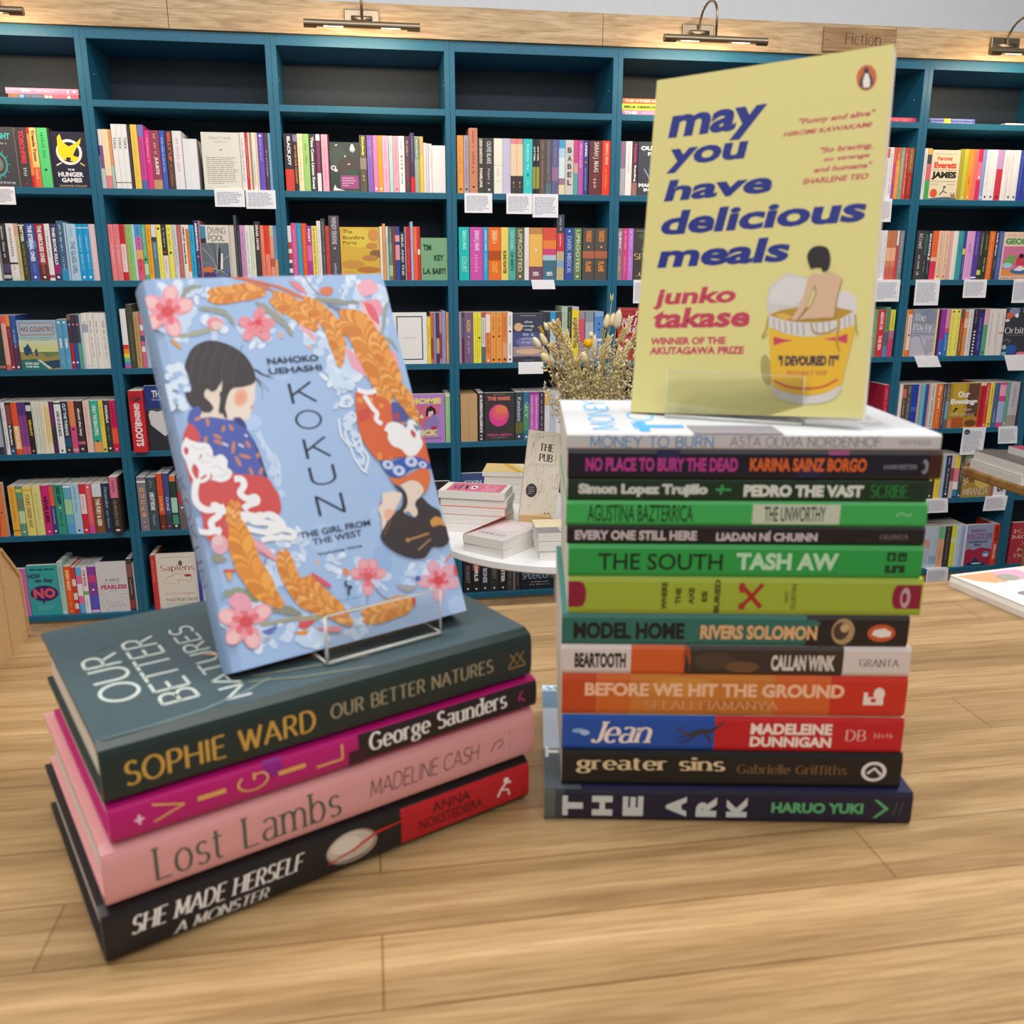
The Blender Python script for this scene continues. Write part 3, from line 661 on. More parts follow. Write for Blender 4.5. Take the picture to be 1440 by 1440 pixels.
(4, 0.5): '''86.4 93.8 171 5ea4c8|t .38 .58 f4f8fb SOMA|c .06 e8f4fc|d .75 .88 a8d4e8
94.2 101.8 171 5ea4c8|t .38 .58 f4f8fb SOMA|c .06 e8f4fc|d .75 .88 a8d4e8
102.2 107.4 187 4c3c48|b .52 1 b03038|c .18 88b0d8|b 0 .1 806048|c .88 f8f0f0
107.8 113 187 443c5c|b .52 1 3858a8|c .18 e07080|c .88 f8f0f8
113.4 118.6 187 484c4c|b .52 1 5ca890|c .18 d87880
119 122 187 b8c8dc
122.4 130 192 edeae2|d .15 .34 585860|b .2 .34 a8b0c0|d .92 .96 98948c
130.4 138.4 192 ece8e2|d .14 .38 7c7870|d .42 .8 e08878
138.8 147 192 ece8e2|d .14 .38 7c7870|d .42 .8 98b8a8
147.4 157 192 ece8e2|d .14 .38 7c7870|d .42 .8 a8a098''',
(4, 1): '''176.4 184.2 205 ecebef|b .6 .67 e03c34|b .67 .75 f09038|b .75 .82 f4d048|b .82 .89 6cc890|b .89 .95 5890c8|b .95 1 d058a0
185.6 193.6 221 4a4c3c|d .3 .9 84886c
194.2 201.6 194 c09c68|d .1 .9 8c6c40
202.2 207.4 188 d8708c|b .2 .3 f4e8ec|b .4 .5 485878|b .6 .7 f0e0e4
208 214 . b0c8e4''',
(4, 2.5): '''601.8 606.6 170 f0dc48|d .2 .6 6c5c28
606.9 610 . dc7c50|b .5 .9 a84838
610.3 614 . a088a8
614.3 618.6 . 3c4868|b .5 .8 b0b890
618.9 622.2 . dc8480|b .4 .9 b03848
622.5 627.6 191 97a0d4|d .5 .7 7078b0
628.4 634.2 . eeaa60|d .08 .55 7c4c20|d .9 .97 905828''',
(4, 3): '''646.2 649.6 . a89cb8
650 653 . 702c40|b 0 .5 48405c|d .1 .5 e8e0e8
653.4 665.8 . 7b6486|n .14 .38 e8c878 AXION|c .48 b8a8c0|d .56 .8 b8a8c0
666.2 671.6 . f2ea48|d .1 .9 c0b020
672 677.2 . f2ea48|d .1 .9 c0b020|c .5 605818
677.6 682.8 . 5e747c|b 0 .08 d05868|b .1 .68 d8dcd8|d .14 .6 586468
683.2 690 . eb8c50|b .04 .4 f8e4d4|d .42 .8 702c18|c .95 fff0e8
690.4 697.8 . f0a04e|d .1 .4 b86820|c .48 a02c18|c .94 402010
698.1 706.2 . f0a24c|d .1 .4 b86820|c .47 802c14|c .94 402010
706.5 713.4 . e78a50|d .1 .5 b05c28|b .6 .9 f0a878|c .94 402010
713.8 720.8 . f4f2f2|d .08 .3 484848|c .38 303030|d .62 .85 585858|c .94 202020''',
(4, 3.5): '''764.4 768 . 484454
768.4 772.6 . 3c404c|d .2 .7 a8a8b0
773 781.2 . c0dce8|b 0 .2 38a0dc
782 789 . 5c5860|d .3 .9 b89cb8
789.4 797.2 205 bccfb4|d .1 .4 98b098
797.6 802.8 204 3c4840|d .1 .5 c8d0c8
803.3 812.8 204 f4de30|b 0 .05 d0bcd0|t .2 .75 484018 LILY KING
813.2 821.2 . a89098|b .15 .6 d85c78
822.2 833.6 . b0bcc8|b 0 .2 8c9ca8
834.8 847.4 . 5c90d4|b 0 .1 88b0e0|b .54 .6 d8e8f8|c .24 284880|c .36 284880''',
(4, 5): '''1224.6 1229.6 . 7c9c68|d .2 .8 c8d8b0
1230 1239.6 . d83a46|t .04 .42 f8dcdc ABOVE US|t .54 .86 f8dcdc THE SEA
1240 1246 196 6c9c7c|b .5 .78 587080|b .8 1 5c90c8|d .06 .48 24402c
1246.4 1253.4 . d84870|b 0 .44 dce050|b .44 .62 c07098|d .05 .4 788028''',
(4, 6): '''1267 1271.4 . f0a86c
1271.8 1277.4 . f08038|b .1 .86 f4dcd0|d .15 .5 8880a8|c .54 303040''',
(4, 6.5): '''1317.8 1324.2 . 98409c|b .66 1 3c70c4|c .94 ffffff
1324.5 1330.4 . 3a74cc|b 0 .4 e88cb0|b .4 .5 d8508c|d .55 .9 c8e0fc
1330.8 1337.4 . f2ea70|c .05 504818|d .15 .9 c0b840
1337.8 1344.4 . f2ea70|c .05 504818|d .15 .9 c0b840
1344.8 1350.2 . 9c6040|b .2 .5 b84c34|d .3 .9 e8c8a8|b 0 .2 706050
1350.5 1355.2 . f09448|b .2 .4 f8d0a0|b 0 .06 e8b0c0
1355.6 1362.4 . dfe0e8|d .05 .9 a8a8b4
1362.8 1369.2 . 342c38|d .04 .3 c89890|c .48 f0e8f0|c .55 f0e8f0|c .62 f0e8f0|c .69 f0e8f0|c .76 f0e8f0|c .83 f0e8f0|c .9 f0e8f0|c .97 f0e8f0
1369.5 1377.4 . 3c3488|b 0 .1 303058|d .2 .5 a890d0|d .55 .9 88a0ec
1377.7 1383.8 . 58ac7c|b 0 .34 e4b0bc|c .93 305840
1384.1 1392.6 . e8e2dc|d .1 .8 b8b0b0
1393 1399.8 . e6e0da|d .1 .8 b8b0b0
1400.1 1407 . e8e0dc|b .5 .53 d09080|d .1 .4 b8b0b0''',
(5, 0): '''-4 7 . a8b0bc|b 0 .1 ecf0f4|b .85 1 30384c
10.2 15.4 . edecef|d .1 .9 686870
15.8 23 . 3a3438|b .05 .42 8c4c50|t .44 .82 e8e4ec In Memoriam|b .86 1 40587c|c .93 a8d0f4
23.8 32.4 . e85c30|b .45 .9 f4b468|t .46 .9 fbf4e8 BETRAYAL
32.8 38.2 . 8c4890|b 0 .25 5c3c84|b .85 1 d0607c
38.5 44.2 . 8c4890|b 0 .25 5c3c84|b .85 1 d0607c
44.6 51.6 . 2f282c|b .06 .17 dcdcdc|t .34 .66 e8c838 EBONY|c .94 e88070
52.2 57.4 . e2e6d6|d .1 .9 98a888
57.7 63 . e2e6d6|d .1 .9 90a080
63.4 69.8 . eee4cc|d .1 .9 d8b888
70.1 76.6 . f0e2c8|b .1 .8 ecd090
77 83 . 5c2c58|b .5 .85 403848|d .05 .5 a04c98
83.8 93 . f2f2f4|b .02 .05 303038|t .18 .68 585860 ONE OF US IS BACK|c .95 585860
93.4 102.6 . 2f3a44|t .04 .66 d8e0e4 CUT THE THREADS|c .94 e8b0a0|b .7 .88 205878
103.2 111.6 . ec8c5c|b .48 1 dc5484|c .54 301820|b .92 .97 e0a8b0
112.2 122 . 43343a|t .14 .68 e8e0e0 about the boy|b .78 .84 c06880|c .93 f0e0e0
124 133 . ecccc0|d .1 .7 d8a8a0
133.8 144.8 . 32b49c|t .08 .68 e0f4e4 ONLY THE BEAUTIFUL|b .8 1 f0a868|c .78 402818
145.4 151.6 . f0d458|d .1 .5 a88c20|c .95 504010
152 159.8 . 3a3e38|t .08 .44 f0f0f0 WAHALA|d .5 .8 88a878|c .93 f4f4f4
160.4 169.2 . d4205c|d .05 .5 90103c|b .54 .84 f05c40|c .95 f8b890''',
(5, 2.5): '''627.2 634.6 . 98cf8c|b 0 .06 d0ecc8|d .1 .5 d8f0d0|d .55 .85 d8f0d0''',
(5, 3): '''673 681 . 3c3638|t .03 .82 f0f0f4 AI SUPERINTELLIGENCE|c .88 b8c8d8|c .95 e8e8e8''',
(5, 3.5): '''724.8 735.2 . 404c58|n .1 .6 c8d8dc Katabasis|b .62 .85 6c7038|c .92 f4f4f8
735.8 744.6 . 387898|b .25 .8 589878|s .2 .55 d0ecf0 SKY|c .93 f0f4f8
745 750.8 . 9c3ca4|b .05 .95 d070c8|d .1 .9 f8d8f8
751.1 757.4 . 9c3ca4|b .05 .95 d070c8|d .1 .9 f8d8f8
757.8 765.2 . 443c48|d .04 .8 c8b8d8|b .9 1 e8e4e4
765.6 773 . e4e4ec|b 0 .28 e8c070|b .05 .1 f4e4a8
773.3 781 . c4d0dc|d .1 .6 90a8c0
781.3 788.6 . efeaee|b .5 .51 504850
789 794 . 4c4850''',
(5, 5): '''1238 1246 . c82c48|d .1 .6 f0a0a8
1246.3 1251 . d83c50''',
(5, 6): '''1259.6 1264 . eeeaec
1264.3 1269.4 . 74503c|b .1 .3 d87850|d .35 .7 e8dcd0
1269.7 1277 . 55585c|d .05 .9 b8bcc4
1277.3 1285.6 . 2844b4|b .5 .6 5068c8
1286 1289.6 . ccb0b4
1290 1295.4 . 74c4d0
1295.8 1300 . 4058a8
1300.3 1302.6 . ecb0a0
1303 1310.4 . dcdcd8|d .04 .95 404048
1310.8 1320 . ee7430|t .04 .55 f8dcc4 Shy you|d .6 .9 f8b888
1320.3 1325.4 . 585460|d .05 .95 d8dce8
1325.8 1330.2 . 746c68|b .4 .8 78b0c0|d .1 .4 f0ecd0''',
(5, 6.5): '''1372.4 1380 . cc2434|b 0 .06 f0d0c8|d .08 .95 701420
1380.3 1385.4 . e05440|d .05 .5 f8ece0|c .94 f4e8e0
1385.7 1391.8 . f4da54|d .1 .5 605010|c .93 504010
1392.4 1399 . 4a6c94|d .6 .9 c8dcf0
1399.4 1408.4 . d84c88|b .05 .3 f0a8c8|b .42 .9 a8bce4
1408.8 1413.4 . 70ac98|c .93 e0f0e8
1413.8 1426.6 . c2c2ca|b .74 1 a89c94|d .1 .6 989098
1427 1437 . 44303c|d .04 .9 b06880''',
(6, 0): '''20 30.2 . efb648|d .05 .75 c87820|b .88 .9 a87018
30.8 39.4 . 62a084|b .06 .12 e8d460|b .25 .45 808c74|b .5 .75 c8e0b0|c .92 e0f0e8
40 52 . f0da7c|n .16 .84 6c5c50 YOURS UNDER WAY|b .06 .1 e0c050
53 64.6 . e6e08c|d .15 .8 c8b878
65.2 75.6 . d02c78|t .2 .75 301828 VEVE LIES|c .93 f4b0d8
76.2 82.8 . 3c4c84|b .02 .42 e0684c|d .45 .8 c8d8f4|c .93 f4f4f8
83.4 95.4 . 3a9c84|t .03 .4 143c30 DEAD HAPPY|c .46 a8dc80|d .55 .85 205c4c
96.2 106.4 . 68b4cc|b .3 .6 a8d8a8|b .8 1 58a8dc|b .02 .06 e8f4f4
107 117.8 . acd4ec|d .05 .6 6c90a8|c .93 305070
118.4 126.2 . d83444|b .2 .6 f0e0e0|d .25 .55 d84858|c .93 f8f0f0
126.8 135 . ec5c74|d .1 .8 f8b468|c .06 f8e8d0|b .85 1 d850a0
136 148.8 . 8c5830|b 0 .26 dce4ec|t .3 .85 f4ece0 THE FURY & GEM
149.4 160 . 2c4058|s .06 .5 dce8f0 Thespeaker|d .55 .9 a8c0d8''',
(6, 1): '''199.2 211.4 205 878088|b .07 .1 f4f4f8|v .18 .76 ecac74 DUCKS|d .8 .88 ecdcd8|c .93 c89898
212.2 225.2 203 44545c|t .28 .62 f0f4f4 LORD OF THE DARK|d .7 .9 a8b4b8|d .06 .2 8c9ca4
226.6 234.6 216 dc5430|b .72 1 70382c|n .4 .66 f8c890 DUNE|c .93 e05c30
235.4 243.4 216 45528c|b .72 1 404458|n .42 .66 c8d8fc DUNE|c .93 e0507c
244.4 252.8 206 34443c|b 0 .1 e08058|b .4 .68 a8dcc8|b .72 .9 4c9878|c .93 f0f4f0
254 264 200 6c6468|b .28 .5 b03c48|c .58 f0f0f0
265 272 190 4878a4|b 0 .2 d84850''',
(6, 6): '''1301 1311 . 3c443c|t .1 .6 c8cc58 EDDO|c .93 e8e8e8
1311.6 1319.6 . f0d850|d .2 .8 d88c38
1320 1324.6 . b0c4e0
1325 1332.2 . 343c4c|d .05 .9 c8d0e0|c .9 f0f0f0
1332.5 1337.4 . dcc0c8|b .3 .6 a0485c
1337.8 1344.6 . f0d84c|b .3 .62 e88898|b .62 .8 f0f0f4|b .8 1 3490a8|b .95 1 284c98
1345 1350 . 50545c|d .2 .6 f0f0f4|c .95 e0f0f8''',
(6, 6.5): '''1391.8 1395.6 . b06870
1396 1413.6 . ecebee|t .2 .9 404048 BOOKS
1414 1417.6 . 4c4090''',
(7, 0): '''88.6 96.2 206 a8d0c8|d .1 .5 589088|c .95 f0f4f0
96.6 106.6 187 ee5c28|t .08 .52 fbe8a0 EVERY BODY|d .55 .85 f8a860|c .94 f8b048
107 112.4 182 d84040|b .25 .4 f0d8d8|b .55 .7 f0d8d8|b .78 .9 f0e0e0
113.4 120.6 182 f0f0f4|b 0 .18 68b8ec|b .18 .36 e878a8|b .62 .8 e878a8|b .8 1 60b4ec
121.4 128.6 182 f0ecee|t .06 .42 d83c40 THIS BOOK|b .52 .6 80b870|d .7 .9 a8a8b8
129.6 141 182 8c48a0|b .18 .34 d04880|c .5 f8f4ec|b .62 .9 5c60c8|b .94 1 d8c8e8''',
(7, 0.5): '''184.4 192.4 206 58403c|b .1 .35 8c5c50|b .8 .95 a04840|d .4 .7 a8c0b8
192.6 194.6 190 d8e0e4''',
(7, 3): '''652 664 . 2c2a2e|t .4 .8 787478 FOREST|c .92 f0f0f0
664.6 675.4 . 2c2c30|b .1 .2 3c98b0|b .2 .5 a84038|t .35 .75 f0ecec GIRLS|c .92 f0f0f0
676 688.6 . 2c2c38|b .05 .25 2860c0|t .3 .8 c0c8d8 OF BONES|c .92 f0f0f0
689 701.4 . 363836|t .3 .72 74746c FOREST|c .92 f0f0f0
701.8 712.6 . 2c282a|b .15 .3 e89050|t .2 .8 e8e8e8 MONSTER|c .92 f0f0f0
713 721.6 . 464346|d .2 .9 888088
722 724.4 . 8c8880
724.8 731 . 3c383a|d .3 .9 88888c''',
(7, 6): '''1295.6 1303.4 . c8d4e0|b .3 .5 e0a8a0|d .6 .9 8c98b0
1304 1314 . c0d4e6|b .7 .9 a0b8d4
1314.4 1318.8 . f0b898|b 0 .3 7cc89c|d .6 .95 a85c48
1319.2 1323.4 . f0b898|b 0 .3 7cc89c|d .6 .95 a85c48
1323.8 1332.4 . 423e3c|d .04 .9 988c80
1332.8 1339 . f0ec44|b .3 .4 f4f4c0
1339.4 1345.6 . d4e8f0|d .1 .9 98c0d0
1346 1351.2 . acc4ec|d .1 .9 8078b0
1351.5 1354.4 . f0e8ec''',
(7, 6.5): '''1391.2 1401.8 . ee4a28|t .05 .42 701810 FEEDING TIME|t .5 .86 f8e4dc SARAH HALL''',
}
# covers turned to the front: picture columns, height mm, colour, lettering colour words for the label, art
FACES = [
(2, 0, -14, 29, 186, '4a4a4e', 'dark grey cover with turquoise wheel', [('t', .28, .8, .86, .9, '50c8c0', 'LIGHT', 'b'), ('d', .45, .71, .75, .75, 'e0e0e0'), ('e', .38, .38, .30, .21, '48a8a4'), ('e', .38, .38, .24, .17, '4a4a4e'), ('e', .38, .38, .17, .12, '8c7468'), ('e', .38, .38, .10, .07, '48a8a4')]+[('l', [(.38+.29*math.cos(a), .38+.20*math.sin(a)), (.38+.37*math.cos(a), .38+.26*math.sin(a))], .003, '48a8a4') for a in [i*PI/6 for i in range(12)]]+[('t', .1, .05, .85, .09, 'c8c8cc', 'BUFFINI', 'n')]),
(2, 0, 78.4, 127.6, 176, '2b2a40', 'navy cover with yellow bird in white ring', [('e', .5, .64, .37, .23, 'f4f4f0'), ('e', .5, .64, .29, .18, '2b2a40'), ('p', [(.18, .62), (.2, .9), (.29, .96), (.34, .82), (.5, .74), (.72, .8), (.88, .9), (.84, .8), (.7, .7), (.6, .58), (.76, .55), (.66, .46), (.45, .5), (.3, .5)], 'f2e428'), ('e', .46, .52, .07, .03, '2b2a40'), ('l', [(.1, .4), (.25, .45)], .004, 'f0e8d0'), ('l', [(.78, .45), (.9, .4)], .004, 'e8d860'), ('t', .4, .31, .6, .345, 'f4f4f4', 'THE', 'b'), ('t', .12, .2, .84, .285, 'f4f4f4', 'HUNGER', 'b'), ('t', .2, .1, .78, .18, 'f4f4f4', 'GAMES', 'b'), ('t', .12, .02, .9, .055, 'c8b888', 'SUZANNE COLLINS', 'n')]),
(2, 1, 288, 341.4, 185, 'e9e7da', 'cream cover with small grey print', [('t', .22, .87, .78, .93, 'a8a498', 'Heart Lamp', 's'), ('t', .33, .82, .67, .85, '8c887c', 'Banu Mushtaq', 's'), ('e', .5, .7, .03, .015, '8c887c'), ('dl', .1, .1, .92, .58, '98948a', 14), ('d', .36, .05, .62, .065, 'a8a498')]),
(2, 2, 465.6, 507.4, 162, '4a5450', 'dark leafy cover with pink label', [('e', .3, .7, .3, .2, '505e56'), ('e', .6, .5, .35, .2, '584e4c'), ('e', .2, .2, .2, .2, '3c5048'), ('e', .7, .35, .2, .1, '44604e'), ('p', [(.68, .86), (.74, .97), (.8, .96), (.86, .86), (.82, .8), (.8, .85), (.77, .78), (.74, .85), (.72, .8)], 'e8ecea'), ('l', [(.2, .93), (.28, .95)], .004, 'd8dcd8'), ('e', .12, .48, .09, .05, 'ecece8'), ('e', .12, .48, .05, .025, '4a5450'), ('e', .2, .43, .06, .03, 'ecece8'), ('p', [(.08, .02), (.14, .14), (.2, .07), (.48, .02)], 'f4f0f0'), ('r', .34, .06, .94, .33, 'a85890'), ('dl', .4, .1, .88, .3, 'f0c8e0', 4), ('e', .52, .72, .03, .02, 'c8c8c4'), ('e', .64, .56, .05, .015, 'd8ccc8')]),
(2, 4, 895.6, 940, 186, '484c56', 'dark blue-grey cover with white capitals', [('e', .7, .5, .35, .3, '3c5c88'), ('l', [(.2, .5), (.4, .3), (.8, .25)], .004, '9cb8d8'), ('t', .08, .84, .6, .92, 'f4f4f6', 'OUR', 'B'), ('t', .3, .74, .75, .81, 'f4f4f6', 'PAST', 'b'), ('t', .04, .16, .9, .23, 'f4f4f6', 'MARIANA', 'B'), ('t', .2, .07, .85, .14, 'f4f4f6', 'ENRIQUEZ', 'B')]),
(2, 6, 1304.4, 1343.4, 181, 'ebdfbf', 'cream cover with orange and black title', [('t', .2, .79, .72, .87, 'e0683c', 'Percival', 'b'), ('t', .1, .63, .9, .76, 'e0583c', 'Everett', 'B'), ('t', .05, .4, .93, .57, '282420', 'JAMES', 'B'), ('l', [(.04, .6), (.92, .6)], .0012, '504838'), ('l', [(.04, .37), (.92, .37)], .0012, '504838'), ('l', [(.1, .92), (.9, .92)], .001, '504838'), ('d', .08, .3, .34, .33, '8c8470'), ('d', .62, .3, .9, .33, '8c8470'), ('e', .18, .13, .13, .09, 'e0603c'), ('e', .55, .26, .05, .025, '506878'), ('l', [(.55, .25), (.5, .17), (.4, .1)], .004, '405060'), ('l', [(.52, .17), (.66, .14)], .003, '405060'), ('p', [(0, 0), (1, 0), (1, .03), (.7, .06), (.4, .05), (0, .02)], '50707c'), ('p', [(.82, .02), (.78, .16), (.86, .1), (.92, .16), (.98, .04)], 'a88060')]),
(3, 1, 287.4, 326.6, 186, 'e4ded2', 'cream cover with swirling coloured stripes', [('r', 0, 0, .97, .68, '68747c')]+[('l', [(.5, .2), (.5+.25*math.cos(a), .3+.2*math.sin(a)), (.5+.6*math.cos(a), .3+.42*math.sin(a)+.02)], .0016, c) for a, c in [(PI*(.12+.11*i), ['c8ccc8', '6c7cb0', '98a868', 'd8d8d0', '484c58', 'a88cb0'][i % 6]) for i in range(16)]]+[('p', [(0, .1), (.3, .2), (.5, .05), (.96, .1), (.96, 0), (0, 0)], '50386c'), ('p', [(0, .22), (.25, .26), (.4, .2), (.3, .14), (0, .16)], 'd87848'), ('p', [(.4, .2), (.5, .1), (.7, .06), (.8, .2), (.94, .18), (.96, .12), (.8, .14), (.7, .02), (.45, .06)], '5c6cb8'), ('p', [(.62, .2), (.68, .5), (.74, .48), (.7, .2)], 'f4f4f0'), ('p', [(.5, .2), (.62, .6), (.68, .58), (.6, .2)], '38343c'), ('r', .0, .74, .18, .98, '3c90b4'), ('r', 0, .68, .18, .76, '342c34'), ('t', .26, .84, .9, .96, '484038', 'DIVING', 'h'), ('t', .26, .72, .84, .82, '484038', 'POOL', 'h')]),
(3, 2, 480.6, 535.4, 183, 'ddb647', 'golden yellow painterly cover', [('e', .5, .8, .45, .18, 'e4cc50'), ('e', .85, .85, .14, .12, 'd89850'), ('e', .9, .5, .16, .08, '8c6c40'), ('e', .75, .42, .2, .06, 'c88850'), ('e', .3, .3, .3, .08, 'd09848'), ('e', .7, .2, .3, .06, 'c07c40'), ('e', .2, .12, .2, .06, 'dca850'), ('e', .8, .65, .15, .06, 'cc9048'), ('t', .08, .88, .32, .95, '785828', 'The', 'n'), ('t', .08, .77, .62, .84, '785828', 'Bonfire', 'n'), ('t', .08, .66, .44, .74, '785828', 'Party', 'n')]),
(3, 2, 592.4, 629.8, 148, '7eae86', 'small green cover with dark capitals', [('t', .1, .7, .4, .84, '1c3c24', 'TIM', 'b'), ('t', .5, .46, .86, .6, '1c3c24', 'KEY', 'b'), ('t', .08, .14, .92, .29, '1c3c24', 'L.A. BABY!', 'b')]),
(3, 4, 889.6, 935, 186, '4b4845', 'dark floral cover with cream serif letters', [('e', .5, .7, .2, .1, 'a84838'), ('e', .3, .85, .16, .06, '506848'), ('e', .7, .6, .16, .12, 'b85040'), ('e', .35, .6, .12, .08, '5c7850'), ('e', .5, .3, .18, .07, '984438'), ('l', [(.06, .95), (.94, .95)], .001, 'd8d8d0'), ('t', .02, .4, .95, .52, 'f0d890', 'SPELLS', 's'), ('t', .1, .08, .9, .15, 'e8c870', 'JANE', 's')]),
(3, 6, 1404.4, 1450, 184, 'ecd5bc', 'peach cover with green lettering and pink picture', [('t', .06, .74, .95, .87, '58a058', 'GEORGI', 'B'), ('t', .1, .9, .9, .96, 'e8a080', 'THE GREAT', 'n'), ('r', .04, .08, .98, .7, 'd878a0'), ('p', [(.04, .34), (.25, .52), (.45, .5), (.35, .3)], '70b050'), ('e', .2, .3, .15, .06, 'a8d8dc'), ('p', [(.45, .44), (.6, .54), (.75, .5), (.98, .46), (.98, .3), (.45, .3)], 'd04458'), ('e', .6, .5, .08, .05, '402024'), ('r', .04, .08, .98, .22, 'e89858'), ('e', .62, .18, .32, .06, '3474b4'), ('p', [(.4, .2), (.6, .3), (.8, .22), (.6, .18)], 'f4ece8'), ('t', .05, .015, .95, .055, 'c07070', 'KATE GREATHEAD', 'b')]),
(4, 0, 31.6, 85.6, 169, 'a8c8c8', 'blue and yellow landscape cover', [('r', 0, .74, 1, 1, '98b8d4'), ('r', 0, .36, 1, .52, 'd8d898'), ('r', 0, .5, 1, .6, 'd4dcb8'), ('r', 0, 0, 1, .36, '708858'), ('p', [(0, .34), (.5, .36), (.7, .24), (1, .3), (1, 0), (0, 0)], 'a49450'), ('p', [(0, .2), (.4, .22), (.66, .02), (.66, 0), (0, 0)], '2f7878'), ('p', [(.42, .2), (.5, .2), (.78, .02), (.7, .02)], 'c8e0d8'), ('p', [(.56, .16), (1, .2), (1, .04), (.8, .02)], '304c68'), ('r', .06, .7, .94, .95, 'b86858'), ('r', .075, .715, .925, .935, 'a8c0cc'), ('t', .1, .77, .92, .87, '983c40', 'NO COUNTRY', 'n'), ('d', .1, .64, .9, .665, '586870'), ('d', .18, .59, .8, .61, '586870'), ('p', [(.12, .3), (.1, .44), (.18, .48), (.22, .54), (.26, .48), (.3, .42), (.32, .28), (.24, .34), (.2, .28)], '2c5474'), ('p', [(.4, .28), (.38, .38), (.43, .44), (.46, .38), (.46, .27)], '306080'), ('t', .1, .1, .45, .15, 'e8f0e8', 'PATRIC GALE', 'b'), ('t', .1, .04, .45, .08, 'e8f0e8', 'THE SEA', 'b')]),
(4, 2, 553, 601.4, 187, 'f1f1ef', 'white cover with thin dark frame', [('r', .13, .08, .88, .93, '343c50'), ('r', .16, .1, .85, .91, 'f0f0ee'), ('d', .3, .5, .72, .53, 'c0c0b8'), ('l', [(.34, .84), (.66, .84)], .0006, 'd0d0cc')]),
(4, 3, 721.2, 764, 182, '44475c', 'night sky cover with pale stacked lettering', [('r', 0, .3, 1, .62, '50588c'), ('e', .5, .42, .4, .1, '7478b0'), ('r', 0, .12, 1, .32, 'a89498'), ('e', .5, .22, .4, .06, 'e0bca0'), ('p', [(0, 0), (0, .06), (.3, .08), (.5, .11), (.7, .08), (1, .06), (1, 0)], '3c3c48'), ('l', [(.5, .1), (.5, .16)], .0012, '282830'), ('e', .18, .72, .14, .085, 'e0b890'), ('l', [(.25, .95), (.75, .95)], .0012, 'd8dce8')]+[('t', .5-len(w)*.045, .8-i*.085, .5+len(w)*.045, .85-i*.085, c, w, 'n') for i, (w, c) in enumerate((('the', 'd8dcec'), ('long', 'ecf0fc'), ('way', 'd8dcec'), ('to a', 'd8dcec'), ('small', 'b8b8d8'), ('angry', 'c0b8d0'), ('planet', 'c8b0b8')))]+[('d', .35, .035, .72, .05, 'c8c8cc')]),
(4, 4, 866.6, 918, 199, 'ad3036', 'red cover with large white slanted capitals', [('r', .04, .03, .96, .97, 'd87858'), ('r', .06, .04, .94, .96, 'a82c38'), ('d', .12, .88, .4, .91, 'e0907c'), ('t', .45, .85, .9, .94, 'f4ecec', 'THE', 'i'), ('t', .1, .66, .98, .82, 'f6f0f0', 'KILLING', 'i'), ('t', .22, .52, .98, .64, 'f6f0f0', 'QUESTION', 'i'), ('e', .3, .42, .12, .05, 'c04858'), ('e', .6, .42, .14, .05, 'd86c74'), ('e', .45, .3, .15, .08, '28201f')]),
(4, 6, 1277.8, 1313.4, 188, 'a9adc0', 'grey-blue sketch cover with white serif title', [('r', 0, .6, 1, 1, '98a0b0'), ('e', .65, .85, .3, .12, '8c94ac'), ('r', 0, .0, 1, .42, 'c4c0d0'), ('l', [(0, .72), (1, .72)], .001, '5c6070'), ('l', [(0, .5), (1, .46)], .0016, '585c6c'), ('l', [(0, .42), (.3, .46), (.72, 0)], .0016, '484c58'), ('l', [(.4, .4), (1, .36)], .001, '787890'), ('l', [(.2, .7), (.3, .92), (.6, .96)], .001, '585c6c'), ('dl', .6, .04, .95, .36, '8888a0', 7), ('t', .08, .75, .5, .9, 'f6f6f8', 'The', 's'), ('t', .04, .52, .8, .7, 'f6f6f8', 'Party', 's'), ('r', .93, 0, 1, 1, 'e8e49c')]),
(4, 6, 1407.4, 1452, 190, '3b3d44', 'black cover with planets and white serif title', [('e', .3, .93, .2, .1, '8c8cb0'), ('e', .8, .95, .2, .08, '58a0b8'), ('e', .13, .84, .12, .07, 'e06840'), ('e', .4, .84, .07, .045, 'f0f2f6'), ('e', .06, .74, .1, .03, 'e8e0e0'), ('t', .02, .46, 1, .59, 'f6f6f8', 'Orbital', 's'), ('d', .15, .41, .8, .43, 'b0b0b8'), ('l', [(0, .3), (.15, .34), (.3, .3), (.2, .26)], .003, '90949c'), ('e', .35, .12, .2, .1, '2c5cac'), ('e', .08, .17, .08, .05, 'a8c8c8'), ('r', 0, 0, .18, .07, '78b8d0'), ('e', .75, .02, .2, .05, 'e07898')]),
(5, 1, 211, 262, 236, '33363e', 'blue and black cover with white head shape', [('r', 0, .62, 1, 1, '283c84'), ('t', .2, .82, .9, .93, 'dcdce4', 'THE GIRL', 'b'), ('d', .2, .77, .8, .81, 'c8c8d4'), ('p', [(.06, .55), (.1, .4), (.3, .3), (.46, .22), (.52, .25), (.8, .38), (.9, .52), (.85, .62), (.1, .62)], 'd9d9db'), ('p', [(.04, .56), (.1, .64), (.3, .6), (.5, .63), (.9, .6), (.85, .64), (.1, .66)], '505258')]),
